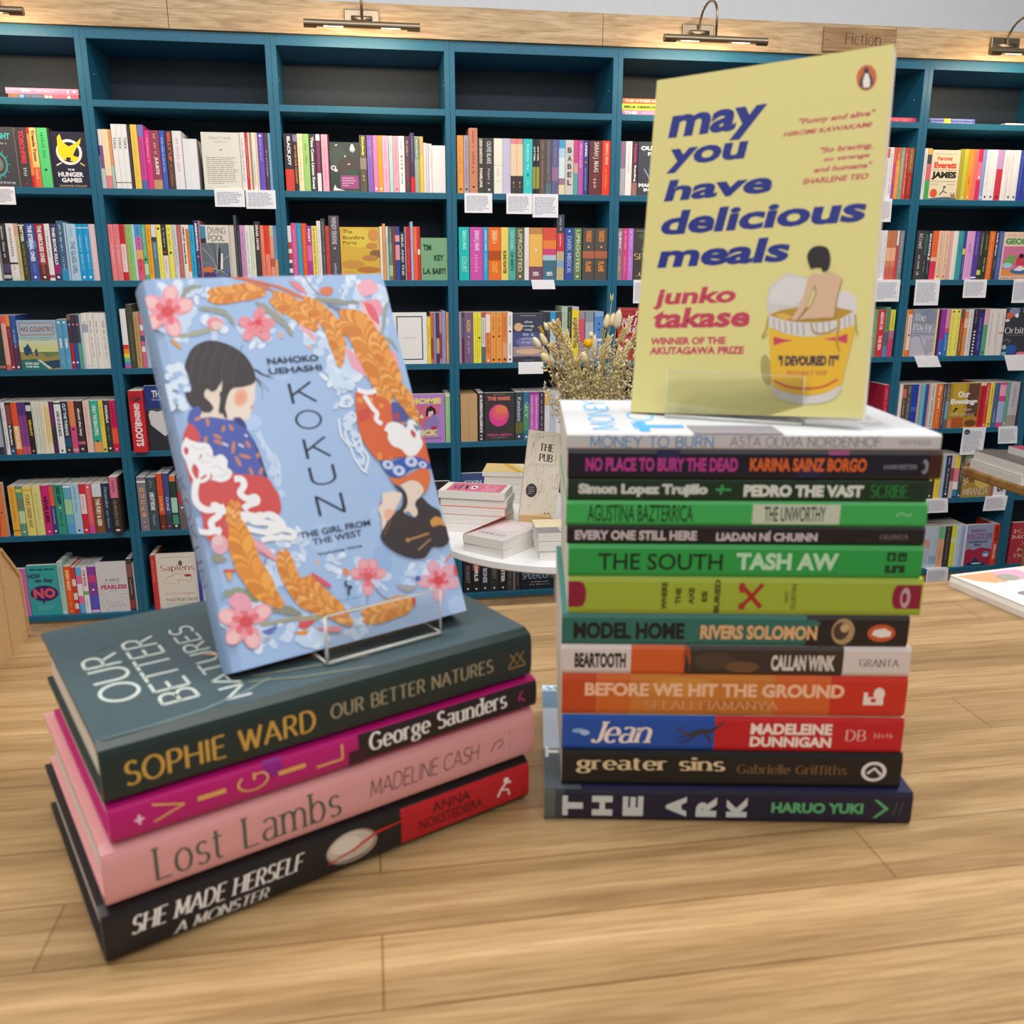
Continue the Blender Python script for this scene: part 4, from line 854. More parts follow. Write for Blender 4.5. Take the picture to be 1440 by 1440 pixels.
(5, 2, 577, 626.4, 186, 'b888d0', 'lilac cover with dark-haired woman drawing', [('t', .04, .8, .9, .92, 'ece07c', 'HOME', 'B'), ('r', .14, .32, .84, .78, 'd87090'), ('r', .62, .3, .84, .58, 'a890c8'), ('p', [(.46, .64), (.5, .72), (.62, .76), (.72, .7), (.76, .62), (.7, .56), (.6, .6), (.56, .54), (.46, .55)], '38202c'), ('p', [(.54, .64), (.66, .66), (.68, .6), (.6, .56), (.56, .52), (.52, .56)], 'e8c8c8'), ('p', [(.4, .32), (.46, .48), (.58, .5), (.68, .58), (.8, .5), (.84, .32)], '9484c4'), ('r', .6, .28, .76, .34, 'c83444'), ('e', .2, .64, .06, .04, 'f0d880'), ('e', .2, .64, .02, .014, '403020'), ('e', .34, .54, .06, .04, 'f0dc90'), ('r', .14, .36, .3, .5, 'b8303c'), ('t', .2, .14, .8, .27, 'ece07c', 'SICK', 'B'), ('t', .4, .07, .9, .1, '58406c', 'SAUNDERS', 'n')]),
(5, 3, 681.6, 723.6, 186, '403e41', 'black cover with pink and orange disc', [('t', .1, .84, .88, .92, 'ec8468', 'THE MARK', 'b'), ('e', .48, .53, .33, .23, 'e8489c'), ('e', .52, .59, .27, .16, 'ec6478'), ('e', .56, .65, .2, .09, 'f08060'), ('t', .1, .1, .9, .15, 'e0548c', 'FRIDA ISBERG', 'n'), ('d', .22, .06, .75, .075, 'e8e0e0'), ('l', [(.28, .96), (.68, .96)], .0008, 'e0c0c0')]),
(5, 6, 1329, 1372, 188, 'b8922c', 'golden cover with brown panel and white title', [('r', .6, .1, .98, .98, '6a4838'), ('r', .1, .3, .5, .98, 'cca838'), ('e', .3, .12, .35, .12, 'b85c28'), ('e', .78, .14, .26, .14, 'c08c38'), ('e', .78, .1, .2, .08, '7c4828'), ('r', 0, 0, .14, .2, 'd88870'), ('t', .26, .68, .66, .82, 'f8f4ee', 'Our', 'b'), ('t', .04, .5, .94, .65, 'f8f4ee', 'Evenings', 'B'), ('t', .5, .38, .78, .45, 'ece0c8', 'Alan', 's'), ('t', .04, .26, .88, .34, 'ece0c8', 'Hollinghurst', 's'), ('p', [(.14, .36), (.24, .46), (.32, .44), (.2, .36)], '302420')]),
(6, 0, -40, 12.6, 200, 'dc4c3c', 'red cover with orange flames, nearest the frame edge', [('p', [(.8, 0), (.86, .4), (.78, .8), (.9, 1), (1, 1), (1, 0)], 'e88048'), ('d', .66, .42, .95, .5, '802c24')]),
(6, 2, 596, 634, 150, '2c282c', 'black cover with brown curved figure', [('d', .2, .72, .7, .77, 'e8e4e4'), ('e', .6, .35, .3, .2, '6c4c44'), ('e', .55, .3, .2, .12, '2c282c'), ('e', .4, .25, .2, .06, '98886c')]),
(6, 3, 649, 694, 178, '43568c', 'blue cover with pale domes and white name', [('t', .1, .76, .98, .84, 'e4ecfa', 'CIXIN LIU', 'n'), ('e', .2, .55, .16, .1, 'b8bce0'), ('e', .6, .5, .22, .12, '7080b4'), ('e', .4, .3, .4, .12, '5868a0')]),
(6, 6, 1350.4, 1391.4, 188, 'b09048', 'brown and gold cover with white hand lettering', [('e', .3, .6, .3, .25, '8c5c38'), ('e', .7, .4, .3, .2, 'dcbc60'), ('r', 0, .8, 1, 1, '889078'), ('t', .05, .8, .95, .92, 'e0dcc8', 'ALL FOURS', 'H'), ('t', .05, .05, .9, .22, 'f4ecdc', 'MIRANDA', 'H'), ('l', [(.05, .3), (.2, .4)], .003, 'f4f0e8'), ('l', [(.05, .38), (.2, .48)], .003, 'f4f0e8')]),
(7, 0, -6, 44.6, 186, 'd46cb4', 'bright pink cover partly behind kraft box', [('t', .3, .82, .84, .9, 'b04890', 'LOVE', 'n'), ('d', .3, .76, .8, .78, 'e89ccc')]),
(7, 0, 45.6, 88, 196, '3aa8a8', 'turquoise cover with dark oval and pink capitals', [('t', .12, .9, .92, .94, '1c3848', 'Michelle Elman', 'b'), ('t', .04, .74, .44, .84, '3c2858', 'HOW', 'b'), ('t', .24, .64, .84, .74, '3c2858', 'to Say', 'b'), ('e', .5, .44, .46, .16, '402c68'), ('p', [(.4, .3), (.42, .22), (.52, .3)], '402c68'), ('t', .14, .34, .48, .54, 'e05c6c', 'N', 'B'), ('t', .5, .34, .86, .54, 'e05c6c', 'O', 'B'), ('dl', .24, .1, .8, .2, '70c8c8', 4)]),
(7, 0, 141.4, 184, 196, 'dcd9d9', 'light grey cover with radiating lines and pink word', [('l', [(.5, .36), (.5+.5*math.cos(a), .36+.42*math.sin(a))], .0008, 'a8a0a4') if 0 else ('l', [(.5+.2*math.cos(a), .36+.14*math.sin(a)), (.5+.48*math.cos(a), .36+.4*math.sin(a))], .001, '989098') for a in [i*PI/9 for i in range(18)]]+[('r', .1, .4, .96, .72, 'dcd9d9'), ('t', .26, .62, .74, .68, '98989c', "A GIRL'S", 'b'), ('d', .22, .57, .8, .6, 'b0b0b4'), ('t', .12, .46, .96, .55, 'c83c68', 'FEARLESS', 'b'), ('d', .38, .41, .66, .44, 'b8b0b4'), ('l', [(.3, .12), (.95, .12)], .0012, 'c888b0')]),
(7, 1, 225.6, 282, 217, 'e6e0d2', 'cream cover with red title and red ink drawing', [('r', 0, 0, .01, 1, 'c8c0b0'), ('d', .1, .93, .9, .95, '98948c'), ('e', .6, .83, .05, .05, '68645c'), ('t', .1, .67, .94, .8, 'b83840', 'Sapiens', 's'), ('l', [(.25, .58), (.35, .6), (.48, .65), (.7, .62), (.84, .6), (.86, .52), (.78, .48), (.7, .52), (.55, .52), (.5, .5)], .0016, 'c04848'), ('e', .76, .6, .09, .025, 'b83c40'), ('l', [(.25, .58), (.12, .5), (.2, .46), (.45, .46)], .001, 'c87870'), ('l', [(.5, .55), (.52, .44)], .001, 'c87870'), ('t', .16, .25, .9, .3, 'd09088', 'The Birth of Humankind', 's'), ('t', .16, .13, .95, .2, '403c38', 'Yuval Noah Harari', 's'), ('d', .16, .07, .9, .09, '8c887c')]),
(7, 1, 287, 316, 217, 'e9e9ee', 'white cover half behind the blue display book', [('d', .3, .25, .8, .3, '98989c')]),
(7, 3, 731.6, 781.4, 186, '25272f', 'black cover with pale blue title', [('t', .06, .24, .94, .38, 'a8cce8', 'SPIDERLIGHT', 'h'), ('d', .3, .15, .8, .18, 'e0e4ec'), ('d', .22, .09, .85, .12, 'e0e4ec'), ('l', [(.2, .9), (.5, .9)], .001, 'a8b8c8')]),
(7, 6, 1354.6, 1390.8, 186, 'a0a8cc', 'lilac-blue cover with red hills', [('d', .1, .9, .7, .92, 'd0d4e8'), ('t', .14, .82, .7, .9, '803c80', 'BARBARA', 'n'), ('t', .02, .64, .97, .79, '8c3c84', 'KINGSOLVER', 'n'), ('t', .08, .55, .8, .61, '2c4470', 'THE POISONWOOD', 'b'), ('t', .32, .48, .58, .53, '2c4470', 'BIBLE', 'b'), ('p', [(0, .38), (.12, .42), (.3, .38), (.55, .44), (.8, .42), (1, .38), (1, 0), (0, 0)], 'b0304c'), ('p', [(.1, .06), (.3, .1), (.42, .2), (.56, .1), (.8, .06), (.8, 0), (.1, 0)], '24405c'), ('e', .8, .27, .15, .08, '7090b0'), ('e', .8, .25, .1, .04, 'd8e4ec'), ('e', .48, .05, .2, .02, 'd0e0ec')]),
(7, 7, 1416, 1468, 188, 'c03c4c', 'red cover with cream serif lettering', [('t', .05, .74, 1, .84, 'f4dcc0', 'KATE', 's'), ('t', .02, .6, 1, .7, 'f4dcc0', 'MOSSE', 's'), ('l', [(.3, .54), (.46, .44)], .002, 'e8b898'), ('l', [(.46, .54), (.3, .44)], .002, 'e8b898'), ('t', .2, .27, .9, .38, 'f4dcc0', 'Map', 's'), ('t', .16, .15, .9, .24, 'f4dcc0', 'Bones', 's')]),
]
def spine_ops(parts):
    ops = []; word = None
    for p in parts:
        a = p.split(' ', 4); k = a[0]
        if k == 'b': ops.append(('r', float(a[1]), 0, float(a[2]), 1, a[3]))
        elif k == 'c':
            r = .028; ops.append(('C', float(a[1]), a[2]))
        elif k == 'd': ops.append(('d', float(a[1]), .32, float(a[2]), .68, a[3])); word = word or a[3]
        elif k == 'v':
            n = len(a[4]); u0, u1 = float(a[1]), float(a[2]); s = (u1-u0)/n
            for i, ch in enumerate(a[4]): ops.append(('t', u0+s*i+s*.1, .25, u0+s*i+s*.78, .75, a[3], ch, 'bu'))
            word = a[3]
        else: ops.append(('t', float(a[1]), .27, float(a[2]), .74, a[3], a[4], {'t': 'b', 'n': 'n', 's': 's'}[k])); word = a[3]
    return ops, word
RR = random.Random(7); rows = {}; SLIM = []
def cutoff():
    a_ = sorted((float(l.split()[1])-float(l.split()[0]) for t_ in ROWS.values() for l in t_.split('\n')), reverse=True); return a_[266]
CUT = cutoff()
for (row, bf), txt in ROWS.items():
    for ln in txt.split('\n'):
        p = ln.strip().split('|'); a = p[0].split()
        rows.setdefault((row, int(bf)), []).append((float(a[0]), float(a[1]), 186 if a[2] == '.' else float(a[2]), a[3], p[1:], None, None))
for row, b, x0, x1, H, base, desc, art in FACES: rows.setdefault((row, b), []).append((x0, x1, H, base, None, desc, art))
for (row, bay), L in sorted(rows.items()):
    L.sort(key=lambda r: r[0]); z = ZS[row]
    xlo = (bay-1)*P_+UW+.0005; xhi = bay*P_-.0005
    first = True; n = 0; lastx = xlo if bay not in (4,) else 0
    for px0, px1, H, base, parts, desc, art in L:
        n += 1; Y = .004+RR.uniform(-.0015, .0025)
        if row == 7: Y += .012
        x0 = max(xat(px0, z, Y), lastx+.0002) if px0 > 0 or bay else xat(px0, z, Y)
        x1 = xat(px1, z, Y)
        if bay not in (7,): x1 = min(x1, xhi)
        if x1-x0 < .0015: x1 = x0+.0015
        lastx = x1; h = H/1000
        if parts is not None:
            ops, word = spine_ops(parts); t = x1-x0
            ops = [('e', o[1], .5, min(.3*t, .004)/h, min(.3*t, .004)/t, o[2]) if o[0] == 'C' else o for o in ops]
            out = (row, bay, px0) in ((5, 1, 188.5), (6, 0, 160.6))
            o = book('paperback', t, RR.uniform(.122, .132), h, base, ops, pages=row >= 4, page_mat=PAGES if RR.random() < .6 else PAGESW)
            o.location = (x0, Y, z)
            if px1-px0 <= CUT: SLIM.append(o); continue
            cn = cname(base); size = 'slim ' if t < .008 else 'thick ' if t > .024 else 'tall ' if H > 198 else ''
            wd = '' if not word else ' with %s lettering' % cname(word)
            lab = '%s%s paperback%s, %s from left, %s, %s' % (size, cn, wd, ORD[n], SHN[row], BAYN[bay])
            if len(lab.split()) > 16: lab = '%s%s paperback, %s from left, %s, %s' % (size, cn, ORD[n], SHN[row], BAYN[bay])
            tag(o, lab, 'book', 'books standing on the %s' % SHN[row])
        else:
            w = x1-x0; t = RR.uniform(.014, .02)
            o = book('face_out_book', t, w, h, base, (), art, pages=row >= 4)
            o.matrix_world = Matrix.Translation((x0, Y+t, z)) @ MF
            lab = '%s, facing out on %s, %s' % (desc, SHN[row], BAYN[bay])
            if len(lab.split()) > 16: lab = '%s, %s, %s' % (desc, SHN[row], BAYN[bay])
            tag(o, lab, 'book', 'books turned face out on the shelves')
# the slimmest of the shelf books (past three hundred) are one object
mb = MB()
for o in SLIM:
    for q in [o]+list(o.children):
        me = q.data; i0 = len(mb.v); mb.v += [tuple(v.co+o.location) for v in me.vertices]
        for p_ in me.polygons: mb.f.append(tuple(i0+j for j in p_.vertices)); mb.mi.append(mb.mat(me.materials[p_.material_index])); mb.smooth.append(False)
for o in SLIM:
    for q in list(o.children)+[o]: m_ = q.data; bpy.data.objects.remove(q); bpy.data.meshes.remove(m_)
tag(mb.build('slim_paperbacks'), 'the slimmest paperbacks, squeezed upright between thicker ones all along the shelves', 'books', None, 'stuff')
# three books that stick out past the shelf edge
for px0, px1, row, H, base, ops, lab in (
  (188.5, 208, 5, 222, 'd02c38', [('r', .02, .1, .2, .9, 'b82430'), ('e', .13, .5, .035, .4, '50303c'), ('t', .2, .34, .52, .74, 'f4e8e8', 'GINSENG', 'b'), ('t', .52, .26, .9, .8, 'f4e8e8', 'ROOTS', 'b')], 'tall thick red hardback standing proud of the fifth shelf, second bay'),
  (160.6, 173.5, 6, 214, '38302f', [('r', 0, 0, .36, 1, 'e07c9c'), ('d', .06, .25, .3, .75, 'a02c4c'), ('t', .4, .32, .86, .66, '9c8c70', 'LEE MANDELO FEED', 'n'), ('e', .93, .5, .02, .25, 'f0d0d0')], 'pink-topped black book sticking out at right end of sixth shelf, leftmost bay'),
  (218.2, 225.2, 7, 219, 'cc3c3c', [('d', .1, .3, .5, .7, 'e89890')], 'slim red book beside the cream cover on bottom shelf, second bay'),
  (282.3, 286.8, 7, 219, '3448a8', [('d', .1, .3, .5, .7, 'a0a8e0')], 'slim blue book between two pale covers on bottom shelf, second bay')):
    Y = -.022 if row < 7 else .008; x0 = xat(px0, ZS[row], Y); x1 = xat(px1, ZS[row], Y)
    if row == 6: x1 = min(x1, -.0006)
    o = book('paperback', x1-x0, .14 if row < 7 else .13, H/1000, base, ops, bulge=.001); o.location = (x0, Y, ZS[row])
    tag(o, lab, 'book', 'books standing on the %s' % SHN[row])
# kraft box standing on the fifth shelf
bx0, bx1 = xat(648.6, ZS[5]), xat(672, ZS[5])
m = MB(); m.box((0, 0, 0), (bx1-bx0, .16, .180), KRAFT); m.box((.001, .004, .1801), (bx1-bx0-.001, .156, .1812), KRAFT); m.poly([((bx1-bx0)*.48, -.0003, 0), ((bx1-bx0)*.5, -.0003, 0), ((bx1-bx0)*.5, -.0003, .18), ((bx1-bx0)*.48, -.0003, .18)], 'b89058')
o = m.build('cardboard_box', bevel=.0015); o.location = (bx0, .006, ZS[5]); tag(o, 'plain kraft box between books on fifth shelf, left end of fourth bay', 'box')

# books lying flat on the top shelf
def flat(px0, px1, zb, t, base, ops, lab, w=.13, Y=.02, row=1, group='books lying flat on the top shelf'):
    x0, x1 = xat(px0, ZS[row]+zb, Y), xat(px1, ZS[row]+zb, Y)
    o = book('lying_book', t, w, x1-x0, base, ops); o.matrix_world = Matrix.Translation((x1, Y, ZS[row]+zb)) @ ML
    tag(o, lab, 'book', group); return o
flat(12, 111, 0, .015, '5c5c74', [('r', 0, 0, .15, 1, '98705c'), ('r', .5, 0, 1, 1, 'd86c7c'), ('r', .16, .2, .22, .8, '80b0e0'), ('d', .25, .3, .5, .7, '90a8cc'), ('t', .52, .25, .62, .75, 'f0e0d0', 'II', 'b'), ('r', .84, .1, .88, .8, 'f0f0e0')], 'blue and red book under the pink one on the top shelf, leftmost bay')
flat(8, 111, .0152, .0175, 'dc98bc', [('t', .22, .2, .34, .8, 'f8f0f8', 'Billy', 'b'), ('d', .42, .3, .7, .7, 'f4e0f0'), ('r', .84, .2, .86, .8, 'f8f4f8'), ('r', .92, .35, .96, .75, 'f8f4f8')], 'pink book on top of the blue and red one, top shelf, leftmost bay')
XX = 955
flat(875, XX, 0, .0175, 'e884b4', [('t', .03, .2, .26, .8, 'f8e0ec', 'THE', 'B'), ('d', .34, .25, .8, .75, 'f8d8e8')], 'pink book lying at bottom of stack left of the yellow cover, top shelf')
flat(874.5, XX, .018, .021, 'c4e84c', [('t', .04, .3, .62, .7, '38481c', 'MICK HERRON', 'b')], 'lime green book lying in middle of stack left of yellow cover, top shelf')
flat(875.5, XX, .0395, .017, 'dc7048', [('t', .04, .28, .8, .72, 'f8e0c8', 'THE OTHER PEOPLE', 'b')], 'orange book lying on top of stack left of yellow cover, top shelf')
flat(1236, 1288, 0, .018, 'e05468', [('d', .15, .3, .85, .7, 'f8b8c0')], 'coral red book lying alone right of the yellow cover, top shelf', .12)
flat(1308, 1371, 0, .0095, '4c5cb0', [('r', .3, 0, .46, 1, 'e8dc58'), ('d', .05, .3, .3, .7, 'd8dcf0'), ('d', .5, .3, .95, .7, 'd8dcf0')], 'lower of two slim blue books with yellow patch, top shelf near right', .12)
flat(1307, 1371, .0097, .0095, '5468b8', [('r', .32, 0, .46, 1, 'e8dc58'), ('d', .05, .3, .3, .7, 'd8dcf0'), ('d', .5, .3, .95, .7, 'd8dcf0')], 'upper of two slim blue books with yellow patch, top shelf near right', .12)
flat(1414, 1460, 0, .009, 'e8e4e4', [], 'slim white book lying at right end of the top shelf', .12)

# handwritten shelf cards taped under books: (row, px0, px1, drop px, skew)
CARDS = [(2, -8, 20, 25, 0), (2, 301, 343.5, 23, 0), (2, 345, 387, 25, 0), (2, 653, 692, 25.5, 0), (2, 712, 748.5, 26, 0), (2, 749, 785, 30, 0), (2, 1238, 1255, 28, 0), (3, 747, 779, 12, 2), (3, 891, 915, 30, 0), (3, 1232, 1266.5, 27, 0), (3, 1288, 1322.5, 31.5, 0), (3, 1356, 1388.5, 22, 0), (3, 1426, 1450, 28, 0), (4, 729, 764, 15.5, 0), (4, 1285.5, 1318, 13.5, 7), (4, 1412, 1446, 19, 8), (5, 1354.5, 1387, 34, -1), (5, 1404, 1431, 21, 2), (6, 1302, 1333, 18, 2), (6, 1386, 1417.5, 18, -2), (7, 1303.5, 1334, 20, 0)]
cnt = {}
for row, px0, px1, dp, sk in CARDS:
    z = ZS[row]+.0006; x0 = xat(px0, z, -.0015); x1 = xat(px1, z, -.0015); s_ = (x1-x0)/(px1-px0); dz = dp*s_*1.03; k = sk*s_
    w = x1-x0; mb = MB(); m_ = PAPER; Yt = .03
    # a strip on the shelf, folded over the edge and hanging
    pr = [((0, Yt, 0), (w, Yt, 0)), ((0, -.0012, 0), (w, -.0012, 0)), ((0+k*.2, -.0022, -dz*.2), (w+k*.2, -.0022, -dz*.2)), ((k, -.0042, -dz), (w+k, -.0042, -dz))]
    for i in range(3):
        a, b = pr[i], pr[i+1]
        mb.poly([b[0], b[1], a[1], a[0]], m_); o2 = Vector((0, .0003, -.0003)) if i else Vector((0, 0, -.0003))
        mb.poly([Vector(a[0])+o2, Vector(a[1])+o2, Vector(b[1])+o2, Vector(b[0])+o2], m_)
    U = Vector((1, 0, 0)); fr = Frame((k*.5, -.0045, -dz*.97), (1, 0, 0), Vector((0, .002, dz)).normalized(), w, dz*.97)
    if row not in (4,) and not (row == 3 and dp < 13): draw(mb, fr, [('dl', .08, .08, .92, .88, '9ca4bc', max(3, int(dz/.0065)))])
    if row == 5 and px0 < 1360: draw(mb, fr, [('e', .2, .84, .13, .1, '2c4c54'), ('d', .1, .82, .3, .86, 'c8d8d8')])
    o = mb.build('shelf_card'); o.location = (x0, 0, z)
    bay = int((x0+w/2)//P_)+1
    cnt[(row, bay)] = cnt.get((row, bay), 0)+1; c_ = cnt[(row, bay)]
    look = 'plain white' if row == 4 or dp < 13 else 'white handwritten'
    if row == 5 and px0 < 1360: look = 'round-logo'
    tag(o, '%s card under %s, %s, %s from left' % (look, SHN[row], BAYN[bay], ORD[c_]), 'card', 'shelf cards hanging from the bookcase')

# ================================================================== the counter in front
ZT = 1.047875
t = empty('counter_table', (0.9, -3.1, 0)); tag(t, 'oak counter top of glued staves holding the two book stacks', 'table')
mb = MB(); mb.box((-1.7, -.62, ZT-.038), (1.9, .53, ZT), OAK_TABLE); mb.build('table_top', t, bevel=.003)
for x in (-1.5, 1.7):
    for y in (-.55, .45):
        mb = MB(); mb.box((x-.035, y-.035, 0), (x+.035, y+.035, ZT-.038), OAK_TABLE); mb.build('leg', t)
STY['m'] = lambda s: sans(s, .026)
STY['X'] = lambda s: (lambda r: norm([(x*r[2]+y*.11, y) for x, y in r[0]], r[1]))(sans(s, .038))
STY['I'] = lambda s: (lambda r: norm([(x*r[2]+y*.22, y) for x, y in r[0]], r[1]))(sans(s, .03))

def lying(name, O, ang, s0, L, z0, t, w, base, spine, lab, group, **kw):
    d = Vector((math.cos(ang), math.sin(ang), 0)); n = Vector((-d.y, d.x, 0)); off = kw.pop('off', 0)
    o = book(name, t, w, L, base, spine, **kw)
    p = O+d*(s0+L)+n*off; p.z = ZT+z0
    o.matrix_world = Matrix.Translation(p) @ Matrix.Rotation(ang+kw.get('tw', 0), 4, 'Z') @ ML
    return tag(o, lab, 'book', group)
# ---- left stack: four hardbacks
OL = Vector((0.77424, -3.00849, ZT)); AL = rad(25.963); GL = 'hardbacks stacked on the left of the counter'
K = dict(c=.0026, s=.007, power=3.4, inset=.003, eps=.00014, rough=.33)
def U(s0, L, a, b): return (a-s0)/L, (b-s0)/L
def T(s0, L, a, b, v0, v1, h, txt, st): u0, u1 = U(s0, L, a, b); return ('t', u0, v0, u1, v1, h, txt, st)
s0, L = 0, .2403
lying('hardback_book', OL, AL, s0, L, .0004, .0283, .158, '1f1d1f', [('r', .638, 0, 1, 1, 'b81e28'),
  T(s0, L, .012, .0975, .42, .76, 'e8e4e0', 'SHE MADE HERSELF', 'i'), T(s0, L, .030, .078, .1, .34, 'e0dcd8', 'A MONSTER', 'i'),
  ('e', .515, .5, .062, .33, 'a08c7c'), ('e', .512, .53, .056, .28, 'c8b8a8'), ('e', .50, .58, .036, .16, 'dccfc2'), ('l', [(.455, .32), (.52, .44), (.575, .62), (.64, .66)], [.0006, .0012, .0016, .0006], 'd03028'), ('r', .60, .62, .607, .66, 'd03028'), ('r', .622, .64, .628, .67, 'd03028'),
  T(s0, L, .173, .1985, .56, .78, '4c1014', 'ANNA', 'n'), T(s0, L, .1646, .2067, .28, .5, '4c1014', 'NOKSTEDIERA', 'n'), ('l', [(.905, .35), (.915, .5), (.93, .62), (.945, .6)], .0014, 'f0d8d0'), ('l', [(.915, .5), (.935, .45), (.94, .3)], .001, 'f0d8d0'), ('e', .93, .68, .008, .06, 'f0d8d0'), ('d', .957, .3, .966, .7, 'e8b0a8')],
  'black and red hardback at the bottom of the left stack', GL, **K)
s0, L = .0034, .2410
lying('hardback_book', OL, AL, s0, L, .0290, .0308, .160, 'd69898', [
  T(s0, L, .0244, .0569, .22, .78, '4c5848', 'Lost', 's'), T(s0, L, .0661, .119, .22, .80, '4c5848', 'Lambs', 's'), T(s0, L, .1355, .2051, .34, .68, '5c4c4c', 'MADELINE CASH', 'H'), ('l', [(.868, .4), (.88, .55), (.9, .6), (.905, .5), (.89, .42)], .0008, '6c5c54'), ('l', [(.925, .3), (.925, .75)], .0005, '9c7c74')],
  'pale pink hardback second from the bottom of left stack', GL, page_mat=PAGESW, **K)
s0, L = .0085, .2370
lying('hardback_book', OL, AL, s0, L, .0602, .0202, .156, 'b4186c', [('r', .514, 0, 1, 1, '261e20'), ('r', .49, .05, .53, .5, '3c1a28'), ('r', .30, .5, .34, .95, '8c1c80'),
  ('l', [(.045, .5), (.062, .5)], .0013, 'f0c0d8'), ('l', [(.0535, .38), (.0535, .62)], .0013, 'f0c0d8'), T(s0, L, .0271, .0416, .3, .78, 'dca45c', 'V', 'gu'), T(s0, L, .0474, .0608, .48, .60, 'dca45c', 'I', 'gu'), T(s0, L, .0661, .0821, .3, .76, 'dca45c', 'G', 'gu'), T(s0, L, .0868, .101, .48, .60, 'dca45c', 'I', 'gu'), T(s0, L, .1068, .1217, .34, .78, 'dca45c', 'L', 'gu'),
  T(s0, L, .1362, .2243, .2, .84, 'ece8e4', 'George Saunders', 'S'), ('l', [(.945, .4), (.95, .6), (.958, .7)], .001, 'b03080'), ('l', [(.95, .5), (.963, .35)], .001, 'b03080')],
  'magenta and black hardback third from bottom of left stack', GL, **K)
s0, L = .0078, .2340
def star(cu, cv, n, r0, r1, h, w=.0006): return [('l', [(cu+r0*math.cos(a), cv+r0*math.sin(a)*.7), (cu+r1*math.cos(a+.25), cv+r1*math.sin(a+.25)*.7)], w, h) for a in [2*PI*i/n for i in range(n)]]
obn = lying('hardback_book', OL, AL, s0, L, .0806, .0300, .158, '20302f', [
  T(s0, L, .0175, .1079, .25, .66, 'c89c48', 'SOPHIE WARD', 'd'), T(s0, L, .1159, .2149, .36, .64, '9c9478', 'OUR BETTER NATURES', 'd'), ('l', [(.93, .35), (.955, .62), (.98, .35)], .0008, '9c7c40'), ('l', [(.935, .62), (.955, .38), (.975, .62)], .0008, '9c7c40'), ('l', [(.93, .33), (.98, .33)], .0008, '9c7c40')],
  'dark green hardback on top of the left stack, under blue book', GL, front_col='3e5055', front=[  # front colour lighter than the spine: sheen on the top cover painted in
  ('t', .257, .872, .665, .955, 'b8c0b8', 'OUR', 'h'), ('t', .156, .778, .745, .857, 'b8c0b8', 'BETTER', 'h'), ('t', .079, .684, .771, .742, 'b8c0b8', 'NATURES', 'h'),
  ('l', [(.04, .985), (.045, .9), (.06, .79), (.11, .69), (.16, .63)], [.0008, .0012, .0015, .0015, .001], '6c8080'), ('l', [(.166, .674), (.10, .56), (.05, .42)], .0009, '8c8c74'), ('l', [(.2, .66), (.15, .5), (.13, .40)], .0009, '8c8c74'), ('l', [(.26, .6), (.2, .45), (.2, .3)], .001, '8c7c5c'),
  ('e', .3, .55, .05, .035, 'c07c50'), ('l', [(.3, .55), (.36, .64), (.46, .71)], [.004, .003, .001], 'd89c78'), ('l', [(.3, .55), (.26, .62), (.24, .7)], [.003, .002, .0008], 'c88c60'), ('l', [(.3, .52), (.18, .5)], [.004, .0006], 'b0703c'),
  ('l', [(.9, .93), (.86, .8), (.9, .7), (.88, .56)], .0008, '5c7478'), ('l', [(.6, .97), (.7, .92), (.74, .86)], .0007, '4c6468'), ('l', [(.45, .08), (.62, .2), (.72, .3)], .0022, 'a8ac90'), ('l', [(.72, .3), (.8, .46), (.7, .5), (.66, .42)], .0008, '6c8080'), ('d', .55, .045, .75, .062, '8c948c')], **K)

# ---- right stack: thirteen paperbacks
OR = Vector((0.99561, -2.92515, ZT)); AR = rad(-10.249); GR = 'paperbacks in the tall stack right of centre'
Q = dict(c=.0005, s=.0012, power=5, eps=.00012, rough=.38)
def rb(s0, L, z0, z1, base, sp, lab, off=.005, w=.129, tw=0, **kw):
    k = dict(Q); k.update(kw)
    return lying('paperback_book', OR, AR, s0, L, z0, z1-z0, w, base, sp, lab, GR, off=off, **k)
rb(0, .2131, .0003, .0206, '221d33', [('r', 0, 0, .03, 1, '58605c'), ('r', .03, 0, .055, 1, '3c4048')]+[('t', u, .16, u+.056, .8, 'c8ccc8', c, 'Bu') for u, c in ((.05, 'T'), (.131, 'H'), (.215, 'E'), (.333, 'A'), (.415, 'R'), (.498, 'K'))]+[('t', .62, .32, .868, .66, '5ca870', 'HARUO YUKI', 'b'), ('p', [(.895, .2), (.925, .5), (.895, .78), (.905, .78), (.938, .5), (.905, .2)], '5ca870'), ('l', [(.95, .3), (.958, .7)], .0005, '4c6058'), ('l', [(.965, .3), (.973, .7)], .0005, '4c6058')],
   'dark navy paperback at the bottom of the right stack, widest there', 0, .136, front_col='2a2c50', front=[('r', .0, .9, .34, 1, '505a60'), ('r', .34, .9, .74, 1, 'b4bece'), ('r', .74, .9, .93, 1, '6c8ca4'), ('r', .93, .9, 1, 1, 'b4d0e0'), ('t', .26, .955, .36, .995, 'd8dcd8', 'T', 'b'), ('l', [(.94, .95), (.99, .96)], .0008, '405868'), ('l', [(.94, .97), (.99, .985)], .0008, '405868')])
rb(.0101, .1961, .0207, .0434, '1c1a19', [('t', .042, .36, .483, .84, 'dcc49c', 'greater sins', 'S'), ('t', .518, .4, .84, .66, '8c6440', 'Gabrielle Griffiths', 's'), ('e', .919, .5, .037, .28, 'e0dcd8'), ('e', .919, .5, .026, .2, '2c2826'), ('l', [(.9, .45), (.92, .6), (.94, .42)], .0016, 'e0dcd8')],
   'black paperback with gold lowercase lettering, second from bottom of right stack', .004)
